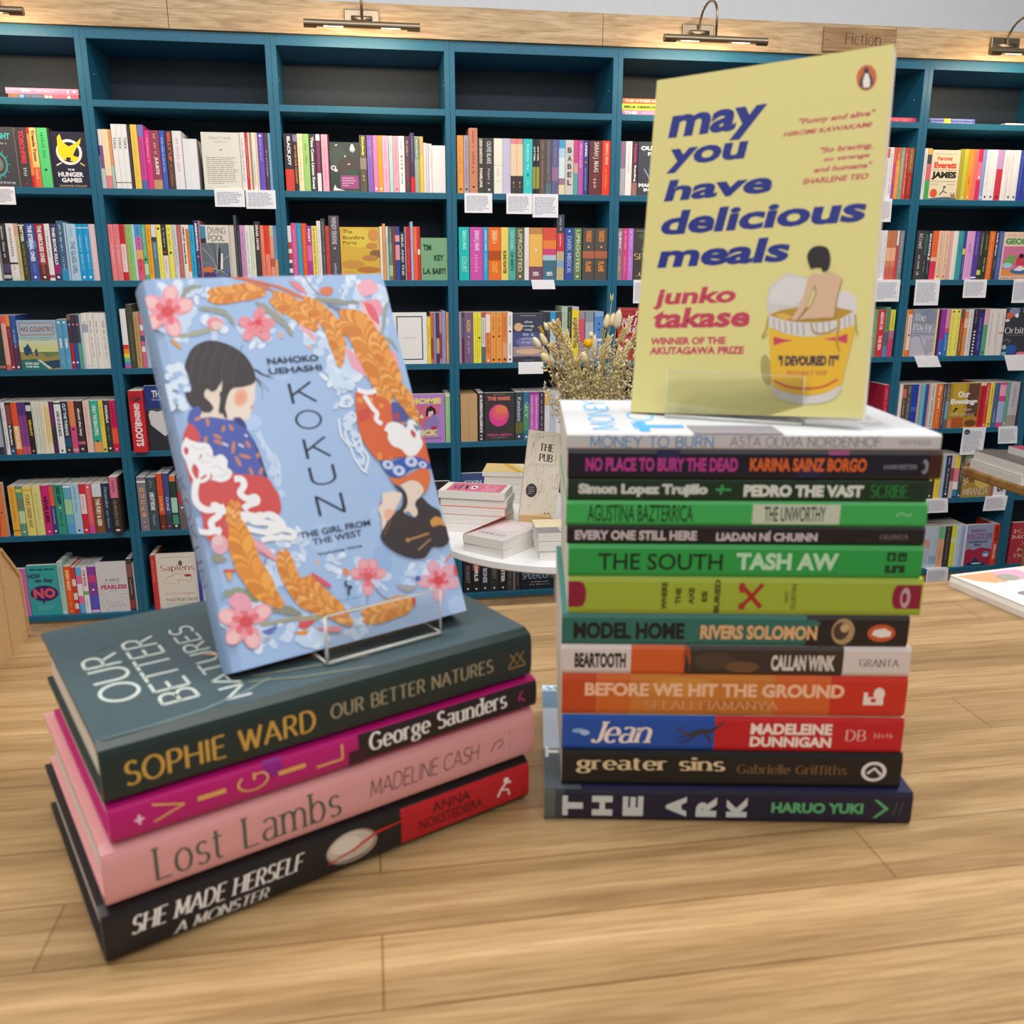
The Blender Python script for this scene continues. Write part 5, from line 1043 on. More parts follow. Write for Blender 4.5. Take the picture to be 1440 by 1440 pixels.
rb(.0098, .1951, .0436, .0655, '1f4fa8', [('r', .45, 0, 1, 1, 'c01c22'), ('t', .086, .2, .267, .82, 'f0e0d4', 'Jean', 'i'), ('e', .05, .55, .02, .07, '8cacd8'), ('e', .068, .5, .014, .08, 'a8c0e0'),
   ('l', [(.335, .3), (.36, .42), (.4, .55), (.44, .58), (.48, .86)], [.0005, .001, .003, .0026, .0006], '3c3838'), ('l', [(.42, .55), (.44, .3), (.43, .16)], [.0018, .001, .0005], '3c3838'), ('l', [(.37, .5), (.34, .62), (.355, .74)], [.0018, .001, .0005], '504848'), ('l', [(.4, .5), (.37, .3), (.345, .2)], [.0018, .001, .0005], '3c3838'),
   ('t', .555, .5, .793, .82, 'f0dcd0', 'MADELEINE', 'b'), ('t', .555, .14, .793, .44, 'f0dcd0', 'DUNNIGAN', 'b'), ('t', .834, .34, .893, .66, 'ecb8b0', 'DB', 's'), ('d', .905, .42, .972, .58, 'e89890')],
   'blue and red paperback with running animal, third from bottom of right stack', .005, front_col='e8dcb8')
rb(.0095, .1947, .0664, .0910, 'c87a30', [('r', 0, 0, .1, 1, 'c04820'), ('r', .1, 0, .2, 1, 'cc6428'), ('r', .62, 0, .78, 1, 'd0602c'), ('r', .78, 0, 1, 1, 'c8301f'), ('e', .35, .7, .1, .25, 'd08c38'), ('e', .5, .2, .1, .18, 'b86c28'), ('t', .067, .46, .82, .80, 'f0bc98', 'BEFORE WE HIT THE GROUND', 'b'), ('t', .244, .14, .634, .36, 'e0a078', 'SELALI FIAMANYA', 's'), ('r', .876, .3, .934, .5, 'f0dcd0'), ('e', .92, .58, .016, .16, 'f0dcd0'), ('r', .876, .3, .888, .62, 'f0dcd0'), ('e', .905, .42, .008, .05, 'c8301f')],
   'orange paperback with pale capitals, fourth from bottom of right stack', page_mat=PAGESW, front_col='d03828')
rb(.0092, .1947, .0912, .1088, 'd8ccc8', [('r', .2, 0, .354, 1, 'd05c28'), ('r', .354, 0, .809, 1, '3c302a'), ('e', .36, .5, .012, .5, 'a04c24'), ('e', .44, .5, .06, .3, '4c3c30'), ('e', .52, .3, .05, .2, '6c4c30'), ('t', .037, .22, .185, .74, '28201c', 'BEARTOOTH', 'b'), ('t', .603, .18, .786, .72, 'd8ccc4', 'CALLAN WINK', 'b'), ('t', .855, .34, .97, .6, '50443c', 'GRANTA', 's')],
   'white, orange and brown banded paperback, fifth from bottom of right stack')
rb(.0089, .1921, .109, .1275, '2f6c62', [('r', .706, 0, 1, 1, '28211f'), ('e', .72, .75, .025, .12, '2f6c62'), ('t', .034, .2, .356, .74, '161616', 'MODEL HOME', 'b'), ('t', .402, .22, .738, .68, 'dcac7c', 'RIVERS SOLOMON', 'b'), ('e', .812, .5, .033, .42, 'b09068'), ('e', .806, .52, .022, .28, '4c3c30'), ('e', .815, .62, .012, .14, 'c8a880'), ('e', .922, .46, .04, .28, 'c8582c'), ('p', [(.895, .4), (.9, .56), (.93, .62), (.95, .5), (.948, .36), (.92, .32)], 'ece4dc')],
   'dark teal and black paperback with orange oval, sixth from bottom of right stack', front_col='3c8278')
rb(.0122, .1939, .1277, .1492, '9fb03a', [('r', 0, .18, .032, .88, '8c1c38'), ('e', .035, .53, .016, .34, '8c1c38')]+[('t', u-.008, .5-len(w)*.075, u+.008, .5+len(w)*.075, '3c4418', w, 'bu') for u, w in ((.273, 'WHERE'), (.313, 'THE'), (.35, 'AXE'), (.387, 'IS'), (.423, 'BURIED'))]+[('l', [(.488, .82), (.52, .5), (.548, .2)], .0026, 'a83028'), ('l', [(.55, .84), (.52, .5), (.49, .2)], .0022, 'a83028'), ('e', .492, .74, .009, .14, 'a83028'), ('e', .494, .24, .01, .1, 'a83028'), ('t', .613, .34, .624, .66, '4c5420', 'NAT', 'nu'), ('t', .632, .16, .646, .84, '4c5420', 'GUSTIN', 'nu'), ('r', .926, .2, .996, .84, '8c1c38'), ('e', .928, .52, .012, .3, '8c1c38'), ('e', .952, .5, .014, .28, 'c89ca8'), ('e', .95, .5, .007, .14, '8c1c38')],
   'lime green paperback with dark red corners, middle of right stack', front_col='b8cc48')
rb(.0119, .1919, .1494, .1677, '2c9c48', [('t', .085, .22, .438, .74, '14281c', 'THE SOUTH', 'n'), ('t', .477, .24, .765, .78, 'b8dcbc', 'TASH AW', 'b'), ('r', .9, .54, .925, .82, '1c3c24'), ('r', .93, .54, .955, .82, '1c3c24'), ('r', .897, .18, .953, .42, '1c3c24'), ('r', .907, .6, .916, .74, '2c9c48'), ('r', .936, .62, .95, .67, '2c9c48'), ('r', .91, .26, .916, .42, '2c9c48'), ('r', .93, .18, .936, .34, '2c9c48')],
   'bright green paperback directly above the lime green one in right stack', front_col='38b058')
rb(.0109, .1928, .1679, .1781, '221e1f', [('t', .023, .22, .366, .76, 'c8bcc0', 'EVERY ONE STILL HERE', 'b'), ('t', .42, .2, .703, .78, 'c8bcc0', 'LIADAN NÍ CHUINN', 'b'), ('t', .876, .34, .957, .62, '8c8080', 'GRANTA', 's')],
   'thin black paperback between two bright green ones in right stack', .006, page_mat=PAGESW)
rb(.0103, .1935, .1783, .192, '3fae58', [('t', .06, .16, .354, .86, '14401f', 'AGUSTINA BAZTERRICA', 'n'), ('r', .518, .1, .76, .9, 'c8d0bc'), ('t', .551, .2, .72, .82, '383c34', 'THE UNWORTHY', 'n'), ('l', [(.914, .45), (.93, .6), (.945, .45), (.958, .55)], .0009, '8ccc98')],
   'bright green paperback with pale title patch, fourth from the top of right stack', .006)
rb(.0109, .1914, .1922, .2050, '1d3523', [('t', .03, .16, .392, .74, 'ccd0c8', 'Simon Lopez Trujillo', 'B'), ('l', [(.414, .5), (.457, .5)], .0012, '3ca858'), ('l', [(.428, .3), (.432, .72)], .0012, '3ca858'), ('t', .492, .2, .824, .72, 'd8dcd4', 'PEDRO THE VAST', 'B'), ('t', .844, .2, .947, .74, '2c9448', 'SCRIBE', 's')],
   'very dark green paperback, third from the top of right stack', .006)
rb(.0106, .1969, .2052, .2203, '1d1b2a', [('r', .24, .5, .3, 1, '24264c'), ('r', .62, 0, .68, .6, '262450'), ('r', .965, 0, 1, 1, '42201c'), ('t', .049, .24, .457, .74, 'b83c90', 'NO PLACE TO BURY THE DEAD', 'b'), ('t', .489, .26, .8, .74, 'd8642c', 'KARINA SAINZ BORGO', 'b'), ('t', .847, .36, .935, .52, '8c8c98', 'HARVESTER', 'n'), ('r', .697, .86, .752, 1, '9c2c74'), ('e', .955, .45, .009, .26, '8c8890'), ('e', .95, .45, .006, .14, '1d1b2a')],
   'near-black paperback with magenta and orange capitals, second from top of right stack', .004)
rb(.0100, .1956, .2205, .2292, 'c9c6c8', [('t', .063, .12, .395, .86, '3c8cc8', 'MONEY TO BURN', 'h'), ('t', .438, .2, .84, .86, '84828c', 'ASTA OLIVIA NORDENHOF', 'h'), ('t', .888, .36, .973, .66, 'a09ca0', 'VINTAGE', 'n')],
   'thin white paperback with blue capitals on top of the right stack', .004, front_col='d2d5d9', front=[('t', .08, .85, .96, .93, '58b8ec', 'MONEY', 'h'), ('t', .1, .73, .6, .81, '58b8ec', 'TO', 'h'), ('t', .04, .67, .3, .80, '3ca4e4', 'T', 'b'), ('r', 0.0, .42, .2, .66, '8c8890'), ('t', .2, .08, .95, .16, 'b4bac4', 'NORDENHOF', 'h'), ('l', [(.1, .2), (.9, .32)], .006, 'd4d8e0')])

# ================================================================== displayed books on clear stands
def rot3(a, b, c): return Matrix.Rotation(rad(a), 4, 'Z') @ Matrix.Rotation(rad(b), 4, 'X') @ Matrix.Rotation(rad(c), 4, 'Y')
class Cover:
    """turns a picture point into the place on the flat cover it shows"""
    def __init__(s, BL, ang, w, h): s.M = Matrix.Translation(BL) @ rot3(*ang); s.I = s.M.inverted(); s.w = w; s.h = h
    def __call__(s, x, y):
        o = s.I @ CAM; d = s.I.to_3x3() @ ray(x, y); p = o+d*(-o.y/d.y); return (p.x/s.w, p.z/s.h)
    def text(s, bl, tr, h, txt, st):
        a = s(*bl); b = s(*tr); return ('t', a[0], a[1], b[0], b[1], h, txt, st)
    def poly(s, pts, h): return ('p', [s(*p) for p in pts], h)
    def line(s, pts, w, h): return ('l', [s(*p) for p in pts], w, h)
    def ell(s, c, rx, ry, h, rot=0, n=16):
        r = rad(rot); return ('p', [s(c[0]+rx*math.cos(2*PI*i/n)*math.cos(r)-ry*math.sin(2*PI*i/n)*math.sin(r), c[1]+rx*math.cos(2*PI*i/n)*math.sin(r)+ry*math.sin(2*PI*i/n)*math.cos(r)) for i in range(n)], h)
def smooth(pts, n=6):
    out = []; P = [pts[0]]+list(pts)+[pts[-1]]
    for i in range(1, len(P)-2):
        for j in range(n):
            t = j/n; q = []
            for k in (0, 1):
                p0, p1, p2, p3 = (P[i+m][k] for m in (-1, 0, 1, 2))
                q.append(.5*((2*p1)+(-p0+p2)*t+(2*p0-5*p1+4*p2-p3)*t*t+(-p0+3*p1-3*p2+p3)*t**3))
            out.append(tuple(q))
    out.append(tuple(pts[-1])); return out
# ---- yellow paperback
YC = Cover(Vector((1.05762, -2.86127, ZT+.2301)), (-37.698, -14.373, -2.675), .132, .198)
z = lambda x, y: (870+x/2.5275, 50+y/2.5275)
q = lambda x, y: (1060+x/5.3333, 330+y/5.3333)
BL_, RED = '1c2a7c', 'b83c54'
ya = [YC.text(z(172, 400), z(530, 240), BL_, 'may', 'X'), YC.text(z(168, 492), z(462, 372), BL_, 'you', 'X'), YC.text(z(160, 592), z(550, 478), BL_, 'have', 'X'), YC.text(z(148, 712), z(885, 566), BL_, 'delicious', 'X'), YC.text(z(136, 828), z(612, 712), BL_, 'meals', 'X'),
  YC.text(z(120, 976), z(420, 888), RED, 'junko', 'X'), YC.text(z(120, 1042), z(470, 960), RED, 'takase', 'X'), YC.text(z(112, 1100), z(382, 1070), RED, 'WINNER OF THE', 'b'), YC.text(z(110, 1134), z(447, 1104), RED, 'AKUTAGAWA PRIZE', 'b'),
  YC.text(z(640, 322), z(915, 262), RED, '"Funny and alive"', 'I'), YC.text(z(585, 361), z(903, 306), RED, 'HIROMI KAWAKAMI', 'I'), YC.text(z(715, 424), z(903, 378), RED, '"So bracing,', 'I'), YC.text(z(727, 452), z(893, 418), RED, 'so strange', 'I'), YC.text(z(692, 488), z(903, 448), RED, 'and humane"', 'I'), YC.text(z(652, 530), z(889, 488), RED, 'SHARLENE TEO', 'I'),
  YC.ell(z(881, 150), 14.2, 18.4, 'c06030', 8), YC.poly([z(*p) for p in ((872, 118), (880, 112), (888, 118), (890, 132), (902, 150), (906, 178), (898, 172), (896, 188), (868, 192), (862, 178), (854, 182), (860, 152), (872, 134))], '3c3438'), YC.poly([z(*p) for p in ((876, 136), (886, 134), (894, 160), (892, 184), (870, 186), (868, 162))], 'e4dcd4'),
  YC.ell(q(95, 1015), 8, 22, 'a8985c', -8),
  YC.poly([q(*p) for p in ((105, 590), (95, 480), (120, 390), (250, 285), (330, 310), (440, 320), (400, 480), (320, 560), (150, 600))], 'c4bfba'), YC.poly([q(*p) for p in ((118, 520), (110, 470), (140, 400), (250, 305), (330, 325), (420, 335), (370, 480), (300, 530))], 'd0ccc8'),
  YC.poly([q(*p) for p in ((600, 480), (640, 425), (700, 420), (770, 470), (775, 560), (740, 590), (640, 560))], 'cfcac8'), YC.poly([q(*p) for p in ((110, 605), (200, 565), (330, 545), (600, 540), (740, 570), (750, 600), (640, 640), (420, 665), (200, 645))], 'b08828'), YC.poly([q(*p) for p in ((150, 600), (230, 590), (300, 620), (230, 640))], 'cfa84c'),
  YC.poly([q(*p) for p in smooth([(105, 600), (250, 645), (430, 660), (620, 640), (755, 580), (745, 690), (600, 735), (430, 765), (250, 745), (115, 690)])], 'cdc8c4')]
ya += [YC.line([q(x, y), q(x+6, y+88)], .0006, '9c9488') for x, y in ((150, 625), (190, 642), (235, 650), (280, 656), (325, 662), (370, 665), (470, 660), (520, 655), (565, 650), (680, 620), (715, 605))]
ya += [YC.poly([q(*p) for p in smooth([(112, 695), (250, 745), (430, 765), (600, 735), (748, 685), (735, 800), (690, 980), (645, 1140), (520, 1190), (400, 1205), (250, 1180), (140, 1120), (125, 900)])], 'dcae2c'),
  YC.poly([q(*p) for p in smooth([(135, 1140), (250, 1185), (400, 1208), (530, 1190), (655, 1135), (620, 1210), (540, 1255), (400, 1270), (250, 1250), (170, 1210)])], 'c9c4c0'),
  YC.poly([q(*p) for p in ((148, 765), (230, 785), (300, 797), (230, 805), (150, 832))], 'c03858'), YC.poly([q(*p) for p in ((705, 742), (640, 765), (520, 785), (640, 800), (700, 818))], 'c03858'), YC.line([q(*p) for p in smooth([(155, 1095), (260, 1140), (390, 1155), (520, 1140), (632, 1085)])], .0011, 'c84434'),
  YC.text(q(180, 985), q(640, 905), '3c2c3c', '"I DEVOURED IT"', 'B'), YC.text(q(248, 1055), q(552, 1020), 'c87838', 'PATHEAT SOF', 'b'),
  YC.poly([q(*p) for p in smooth([(445, 290), (520, 300), (560, 275), (640, 310), (662, 340), (625, 470), (605, 610), (520, 625), (400, 632), (340, 632), (440, 520), (460, 430), (455, 380), (400, 520), (330, 632), (288, 632), (350, 520), (385, 420), (405, 330)])], 'cdab8c'), YC.line([q(*p) for p in ((455, 385), (470, 440), (430, 530), (340, 632))], .0005, '8c6c50'), YC.line([q(*p) for p in ((662, 340), (625, 470), (605, 610))], .0004, '8c6c50'),
  YC.poly([q(*p) for p in smooth([(420, 240), (400, 165), (430, 105), (490, 84), (550, 100), (572, 150), (575, 200), (560, 260), (520, 280), (505, 250), (450, 250), (430, 262)])], '241e20'),
  YC.line([q(*p) for p in smooth([(110, 610), (95, 700), (65, 765), (75, 775), (100, 745)])], .0006, 'a8842c'), YC.line([q(*p) for p in smooth([(430, 665), (440, 710), (470, 740), (560, 735), (620, 700)])], .0008, 'a8842c'), YC.line([q(*p) for p in smooth([(640, 590), (635, 700), (622, 800), (645, 880)])], .0012, 'b88c2c'), YC.line([q(*p) for p in smooth([(760, 600), (768, 700), (780, 755)])], .0006, 'a8842c')]
o = book('paperback_book', .012, .132, .198, 'd4ca84', (), ya, eps=.00003, rough=.42)
o.matrix_world = YC.M @ Matrix.Translation((0, .012, 0)) @ MF
tag(o, 'pale yellow paperback displayed upright on the right stack, figure bathing in noodle cup', 'book')

# ---- light blue book
KC = Cover(Vector((.82992, -2.9474, ZT+.1158)), (25.5, -24.06, -1.27), .14, .21)
def Z(ox, oy, sc): return lambda x, y: (ox+x/sc, oy+y/sc)
z1, z2, z3, z4, z5, z6, z7 = Z(180, 380, 7.2), Z(360, 370, 7.2), Z(200, 560, 7.2), Z(380, 480, 7.2), Z(470, 540, 7.2), Z(260, 740, 6.545), Z(420, 700, 5.76)
R2 = random.Random(11); ka = []
KS = [ka]
def blob(f, x, y, rx, ry, h, rot=0): KS[-1].append(KC.ell(f(x, y), rx, ry, h, rot))
def pl(f, pts, h, sm=True): ka.append(KC.poly([f(*p) for p in (smooth(pts+[pts[0]], 4) if sm else pts)], h))
def ln(f, pts, w, h):
    s = smooth([f(*p) for p in pts], 5)
    if isinstance(w, list): w = [w[min(len(w)-1, int(i*(len(w)-1)/(len(s)-1)+.5))] for i in range(len(s))]
    ka.append(KC.line(s, w, h))
# washes of lighter and darker blue
wash = []
for i in range(60):
    u, v = R2.random(), R2.random()
    edge_ = min(u, 1-u, v, 1-v)
    if edge_ < .3: wash.append(('e', u, v, R2.uniform(.02, .06), R2.uniform(.015, .04), R2.choice(['9fbade', '8cabd4', 'a8c0e2', '96b2da'])))
ka.append(('G', wash))
def group(fn):
    def g(*a, **k):
        L_ = []; KS.append(L_); fn(*a, **k); KS.pop()
        if L_: KS[-1].append(('G', L_))
    return g
@group
def cloudring(f, x, y, n, r, h='b9cbe4'):
    for i in range(int(n*1.5)):
        a = R2.uniform(0, 2*PI); d = R2.uniform(.2, 1)*r; blob(f, x+d*math.cos(a)*7.2, y+d*math.sin(a)*7.2, R2.uniform(1.6, 4.2)*r/10, R2.uniform(1.2, 3.2)*r/10, h if i % 3 else 'cddaea', R2.uniform(0, 180))
for f, x, y, n, r in ((z1, 420, 420, 16, 42), (z1, 900, 560, 8, 22), (z1, 1290, 620, 12, 26), (z1, 700, 230, 8, 18), (z2, 550, 200, 12, 22), (z2, 950, 260, 10, 20), (z2, 1150, 420, 10, 30), (z2, 700, 760, 12, 26), (z2, 900, 1000, 14, 30), (z2, 420, 620, 8, 20), (z4, 700, 380, 14, 22), (z4, 760, 640, 8, 14), (z6, 560, 850, 16, 36), (z6, 850, 380, 16, 26), (z6, 1000, 200, 12, 24), (z6, 800, 1020, 10, 24), (z6, 1150, 1000, 12, 26), (z7, 560, 640, 14, 22), (z7, 1120, 620, 14, 24), (z7, 300, 560, 10, 16), (z7, 480, 1080, 10, 18), (z7, 900, 640, 8, 18), (z7, 100, 1080, 10, 22)): cloudring(f, x, y, n, r)
SW = 'd6e0ec'
def swirl(f, pts, w=.0012, h=SW): ln(f, pts, w, h)
for pts in ([(700, 640), (760, 560), (830, 600), (780, 660), (700, 650)], [(740, 800), (830, 720), (860, 800), (780, 860), (760, 960), (840, 1060), (900, 1000)], [(690, 780), (720, 960), (800, 1060), (850, 1180), (930, 1300), (980, 1330)], [(900, 930), (930, 1080), (990, 1180), (960, 1320)], [(820, 920), (870, 1080), (950, 1180), (900, 1240)]): swirl(z4, pts)
for pts in ([(1180, 330), (1230, 440), (1300, 560), (1380, 700), (1400, 850)], [(1150, 350), (1260, 520), (1330, 680), (1350, 800)], [(1280, 600), (1330, 560), (1390, 680), (1370, 760)]): swirl(z3, pts, .0011, 'bccfe4')
for pts in ([(600, 300), (640, 420), (740, 460), (840, 420)], [(600, 240), (700, 320), (820, 360)]): swirl(z4, pts, .0028, 'c8d8ea')
def leaf(f, pts, w=.003, h='8e958c'): ln(f, pts, [.0004, w*.8, w, w*.7, .0003], h)
def flower(f, x, y, r, angs, c0='dc94a0', c1='deb4b6', core='c84c54'):
    X, Y_ = f(x, y)
    for a in angs:
        ka.append(KC.ell((X+math.cos(rad(a))*r*.62, Y_-math.sin(rad(a))*r*.62), r*.5, r*.34, c0, -a)); ka.append(KC.ell((X+math.cos(rad(a))*r*.78, Y_-math.sin(rad(a))*r*.78), r*.28, r*.24, c1, -a))
        ka.append(KC.ell((X+math.cos(rad(a))*r*.32, Y_-math.sin(rad(a))*r*.32), r*.26, r*.15, 'd46c78', -a))
    ka.append(KC.ell((X, Y_), r*.27, r*.23, core))
@group
def wheat(f, pts, w, n, cs=('c88038', 'd8944c', 'c47838', 'dca25c'), awn=False):
    s = smooth([f(*p) for p in pts], max(2, n//(len(pts)-1))); m = len(s)
    for i in range(m-1):
        k = i/(m-1); ww = w*min(1, 2.2*(k+.25))*min(1, (1.08-k)*3)
        dx, dy = s[i+1][0]-s[i][0], s[i+1][1]-s[i][1]; a = math.degrees(math.atan2(dy, dx)); l = math.hypot(dx, dy)
        for sd in (-1, 1):
            KS[-1].append(KC.ell((s[i][0]-dy/l*sd*ww*.42, s[i][1]+dx/l*sd*ww*.42), max(l*.95, ww*.62), ww*.34, cs[(i+(sd > 0)) % 4], a-sd*32, 10))
# stems, leaves and branches
ln(z1, [(1000, 60), (1200, 110), (1440, 200)], .0011, 'b87058'); ln(z1, [(1050, 50), (1250, 100), (1440, 170)], .0016, 'c46c54'); ln(z2, [(0, 180), (250, 250), (430, 330), (600, 420)], [.0012, .002, .0016], 'c47458'); ln(z2, [(0, 210), (200, 290), (420, 340)], .0012, 'b87868'); ln(z2, [(470, 110), (560, 240), (650, 330)], .0008, '9c8484')
leaf(z1, [(540, 340), (570, 230), (640, 180), (780, 160)]); leaf(z1, [(700, 390), (850, 400), (1000, 450), (1080, 580)], .0036); leaf(z1, [(480, 670), (640, 650), (800, 610), (960, 600)], .0028, '98a090'); leaf(z1, [(1280, 320), (1380, 390), (1440, 450)], .003)
leaf(z2, [(20, 390), (160, 510), (300, 630), (370, 750)], .0045); leaf(z2, [(560, 360), (760, 380), (900, 400), (1060, 390)], .0034, '8c9088'); leaf(z2, [(700, 400), (800, 450), (900, 500), (960, 540)], .003, '7c7c98'); leaf(z2, [(1000, 570), (1100, 620), (1180, 700), (1230, 740)], .0038, '7c8c84'); leaf(z2, [(1340, 380), (1300, 500), (1290, 640), (1250, 760)], .0026, '8c9c98'); leaf(z2, [(1240, 740), (1360, 780), (1440, 900)], .0024, '98a090')
flower(z1, 400, 420, 34, (20, 80, 150, 215, 290)); flower(z1, 1300, 560, 24, (10, 75, 165, 230, 310), 'dc8494', 'd4909c'); blob(z1, 880, 540, 12, 9, 'd88c98', 10); blob(z1, 900, 560, 8, 6, 'd4b8b8', 10); pl(z1, [(415, 700), (480, 720), (550, 800), (480, 770)], 'd09048')
flower(z2, 20, 600, 18, (0, 70, 250, 320), 'dc8494', 'd08890'); pl(z2, [(1010, 240), (1080, 180), (1170, 170), (1240, 250), (1210, 300), (1100, 340), (1050, 300)], 'dca4b4'); pl(z2, [(1060, 380), (1120, 380), (1240, 370), (1280, 480), (1230, 560), (1150, 560)], 'd890a0'); pl(z2, [(1050, 400), (1140, 470), (1240, 580), (1260, 700), (1180, 660), (1100, 540)], 'dcb4b8'); pl(z2, [(1090, 400), (1180, 430), (1240, 560), (1240, 620), (1150, 540)], 'd0606c')
pl(z2, [(330, 180), (420, 200), (500, 280), (500, 310), (400, 260)], 'd4808c'); pl(z2, [(650, 260), (700, 240), (770, 250), (770, 310), (700, 330), (650, 300)], 'cc7458'); pl(z2, [(420, 620), (520, 660), (610, 760), (600, 790), (500, 710)], 'd8a0ac'); pl(z2, [(1340, 900), (1400, 900), (1440, 1000), (1440, 1140), (1370, 1050)], 'dc98a4'); blob(z2, 970, 730, 11, 7, 'dcbcb8', 55); pl(z2, [(900, 860), (980, 900), (1100, 1060), (1160, 1180), (1040, 1100), (960, 1040)], 'd89cac'); blob(z2, 250, 730, 3, 5, 'd8a090', -20); blob(z2, 550, 850, 2.5, 4, 'dca880', 10); blob(z2, 230, 500, 2.5, 6, 'd0a080', -25)
wheat(z1, [(830, 260), (1000, 250), (1200, 220), (1400, 230)], 15, 16); wheat(z2, [(180, 350), (330, 430), (480, 530), (620, 680)], 16, 18); wheat(z2, [(480, 380), (640, 500), (760, 640), (830, 850), (850, 1060)], 14, 26); wheat(z2, [(860, 560), (1040, 660), (1140, 860), (1240, 1100), (1290, 1430)], 24, 26); wheat(z2, [(1220, 760), (1290, 950), (1380, 1150), (1440, 1300)], 15, 16); wheat(z5, [(600, 0), (700, 130), (800, 260), (880, 400)], 13, 14); wheat(z5, [(440, 0), (500, 110), (560, 220)], 12, 9)
for x, y, r in ((440, 1000, 8), (520, 980, 8), (590, 1040, 6), (560, 1120, 8), (480, 1160, 9), (420, 1080, 7), (400, 1200, 8), (600, 1210, 6), (440, 1290, 10), (520, 1310, 9), (560, 1380, 8), (430, 1380, 8)): blob(z1, x, y, r, r*.8, 'c8d6e6', 20)
for x, y in ((440, 1100), (480, 1320), (530, 1170)): blob(z1, x, y, 4, 4, '94b0d6')
for x, y, r in ((1180, 380, 5), (1230, 480, 6), (1290, 600, 6), (1330, 720, 7), (1370, 850, 7), (1300, 760, 5), (1410, 960, 6)): blob(z3, x, y, r, r*.7, 'b4c8e2', 60)
for x, y, r in ((620, 300, 7), (680, 380, 9), (760, 330, 8), (720, 440, 8), (800, 460, 7), (800, 780, 8), (780, 860, 8), (850, 940, 7), (900, 1100, 6), (920, 1220, 6)): blob(z4, x, y, r, r*.75, 'bccfe6', 40)
# figure on the left: bobbed hair, profile, kimono
pl(z1, [(960, 1180), (1060, 1180), (1200, 1150), (1290, 1130), (1280, 1230), (1290, 1300), (1262, 1360), (1270, 1400), (1240, 1440), (1230, 1500), (1130, 1530), (1070, 1580), (900, 1560), (820, 1480)], 'd8ccc0'); blob(z1, 1140, 1290, 10, 13, 'd8a890', 10); blob(z1, 1140, 1290, 6, 8, 'd89880', 10); pl(z1, [(1240, 1370), (1265, 1380), (1250, 1420)], 'c04858', False)
pl(z1, [(740, 1180), (960, 1100), (1000, 1300), (960, 1460), (800, 1460)], 'd4c8bc')
pl(z1, [(760, 1420), (900, 1440), (1050, 1560), (1060, 1620), (720, 1580)], 'd4c8bc')
pl(z3, [(600, 0), (800, 60), (860, 200), (930, 230), (760, 240), (600, 200)], 'd6cabe', False)
HAIR = '3c383c'
pl(z1, [(570, 980), (600, 880), (660, 780), (780, 720), (900, 720), (1050, 770), (1180, 860), (1260, 980), (1290, 1100), (1260, 1150), (1160, 1180), (1050, 1200), (1000, 1300), (970, 1440), (920, 1440), (930, 1330), (950, 1200), (950, 1120), (900, 1200), (850, 1230), (800, 1200), (770, 1250), (790, 1330), (850, 1420), (780, 1440), (700, 1400), (600, 1290), (640, 1200), (610, 1080)], HAIR)
pl(z3, [(430, -60), (520, -60), (640, 0), (720, 100), (640, 140), (520, 100), (460, 30)], HAIR); pl(z3, [(780, -60), (860, -60), (830, 60), (860, 190), (830, 190), (800, 80)], HAIR)
ln(z1, [(1270, 1000), (1350, 1050), (1440, 1080)], .0007, HAIR); ln(z2, [(0, 1080), (60, 1120), (170, 1170)], [.0008, .0003], HAIR); ln(z1, [(1280, 1080), (1360, 1150), (1430, 1240)], [.0006, .0002], HAIR); ln(z2, [(0, 1180), (60, 1270), (60, 1380)], [.0005, .0002], '6c6c7c')
for x in (620, 720, 820, 940, 1060): ln(z1, [(x+100, 760), (x+20, 950), (x, 1150)], .0003, '565058')
KB = '4a5aa4'
pl(z3, [(480, 130), (560, 80), (600, 150), (560, 210), (680, 190), (880, 220), (1000, 230), (1070, 330), (1150, 460), (1210, 620), (1250, 780), (1200, 830), (1080, 800), (900, 740), (700, 560), (560, 420), (460, 250)], KB); pl(z3, [(920, 200), (1000, 200), (1060, 300), (960, 260)], '3c3c78'); pl(z3, [(1120, 430), (1190, 560), (1270, 810), (1240, 800)], '3c3468', False)
RD = 'c04c4c'
pl(z3, [(470, 250), (530, 290), (590, 400), (560, 480), (600, 700), (900, 760), (1240, 800), (1330, 900), (1390, 1010), (1380, 1180), (1100, 1160), (900, 1180), (760, 1440), (640, 1400), (600, 1180), (540, 1000), (460, 760), (420, 560), (410, 400), (440, 310)], RD)
pl(z6, [(190, 0), (420, 0), (480, 150), (380, 200), (260, 120), (210, 80)], RD)
for x, y, r, l in ((660, 240, 80, 7), (820, 310, 100, 5), (900, 300, 60, 5), (760, 390, 25, 7), (780, 450, 20, 9), (920, 500, 95, 9), (970, 640, 60, 9), (1040, 590, 15, 9), (1100, 740, 70, 6), (1200, 740, 110, 6), (640, 420, 100, 5), (1070, 470, 60, 6), (560, 210, 160, 5), (1170, 580, 90, 4)): blob(z3, x, y, l, 2.6, 'b87c60', r)
for x, y, r in ((840, 470, 5), (1000, 480, 5), (1050, 380, 3)): blob(z3, x, y, r, 2, 'b8b8cc', 30)
WH = 'dcdee2'
for pts in ([(470, 420), (560, 450), (660, 460), (710, 530), (720, 590), (800, 570), (860, 630), (860, 700), (905, 740), (890, 810), (800, 850), (700, 830), (600, 860), (540, 850), (480, 760), (440, 640), (400, 560), (400, 480), (440, 400)], ): pl(z3, pts, WH)
pl(z3, [(430, 490), (470, 520), (450, 580), (420, 540)], RD); pl(z3, [(520, 660), (570, 720), (560, 820), (520, 780), (500, 720)], RD); ln(z3, [(590, 820), (620, 800), (650, 780)], .0011, RD); ln(z3, [(660, 850), (700, 800), (690, 770)], .0009, RD); ln(z3, [(580, 610), (600, 570)], .0008, 'b85c58')
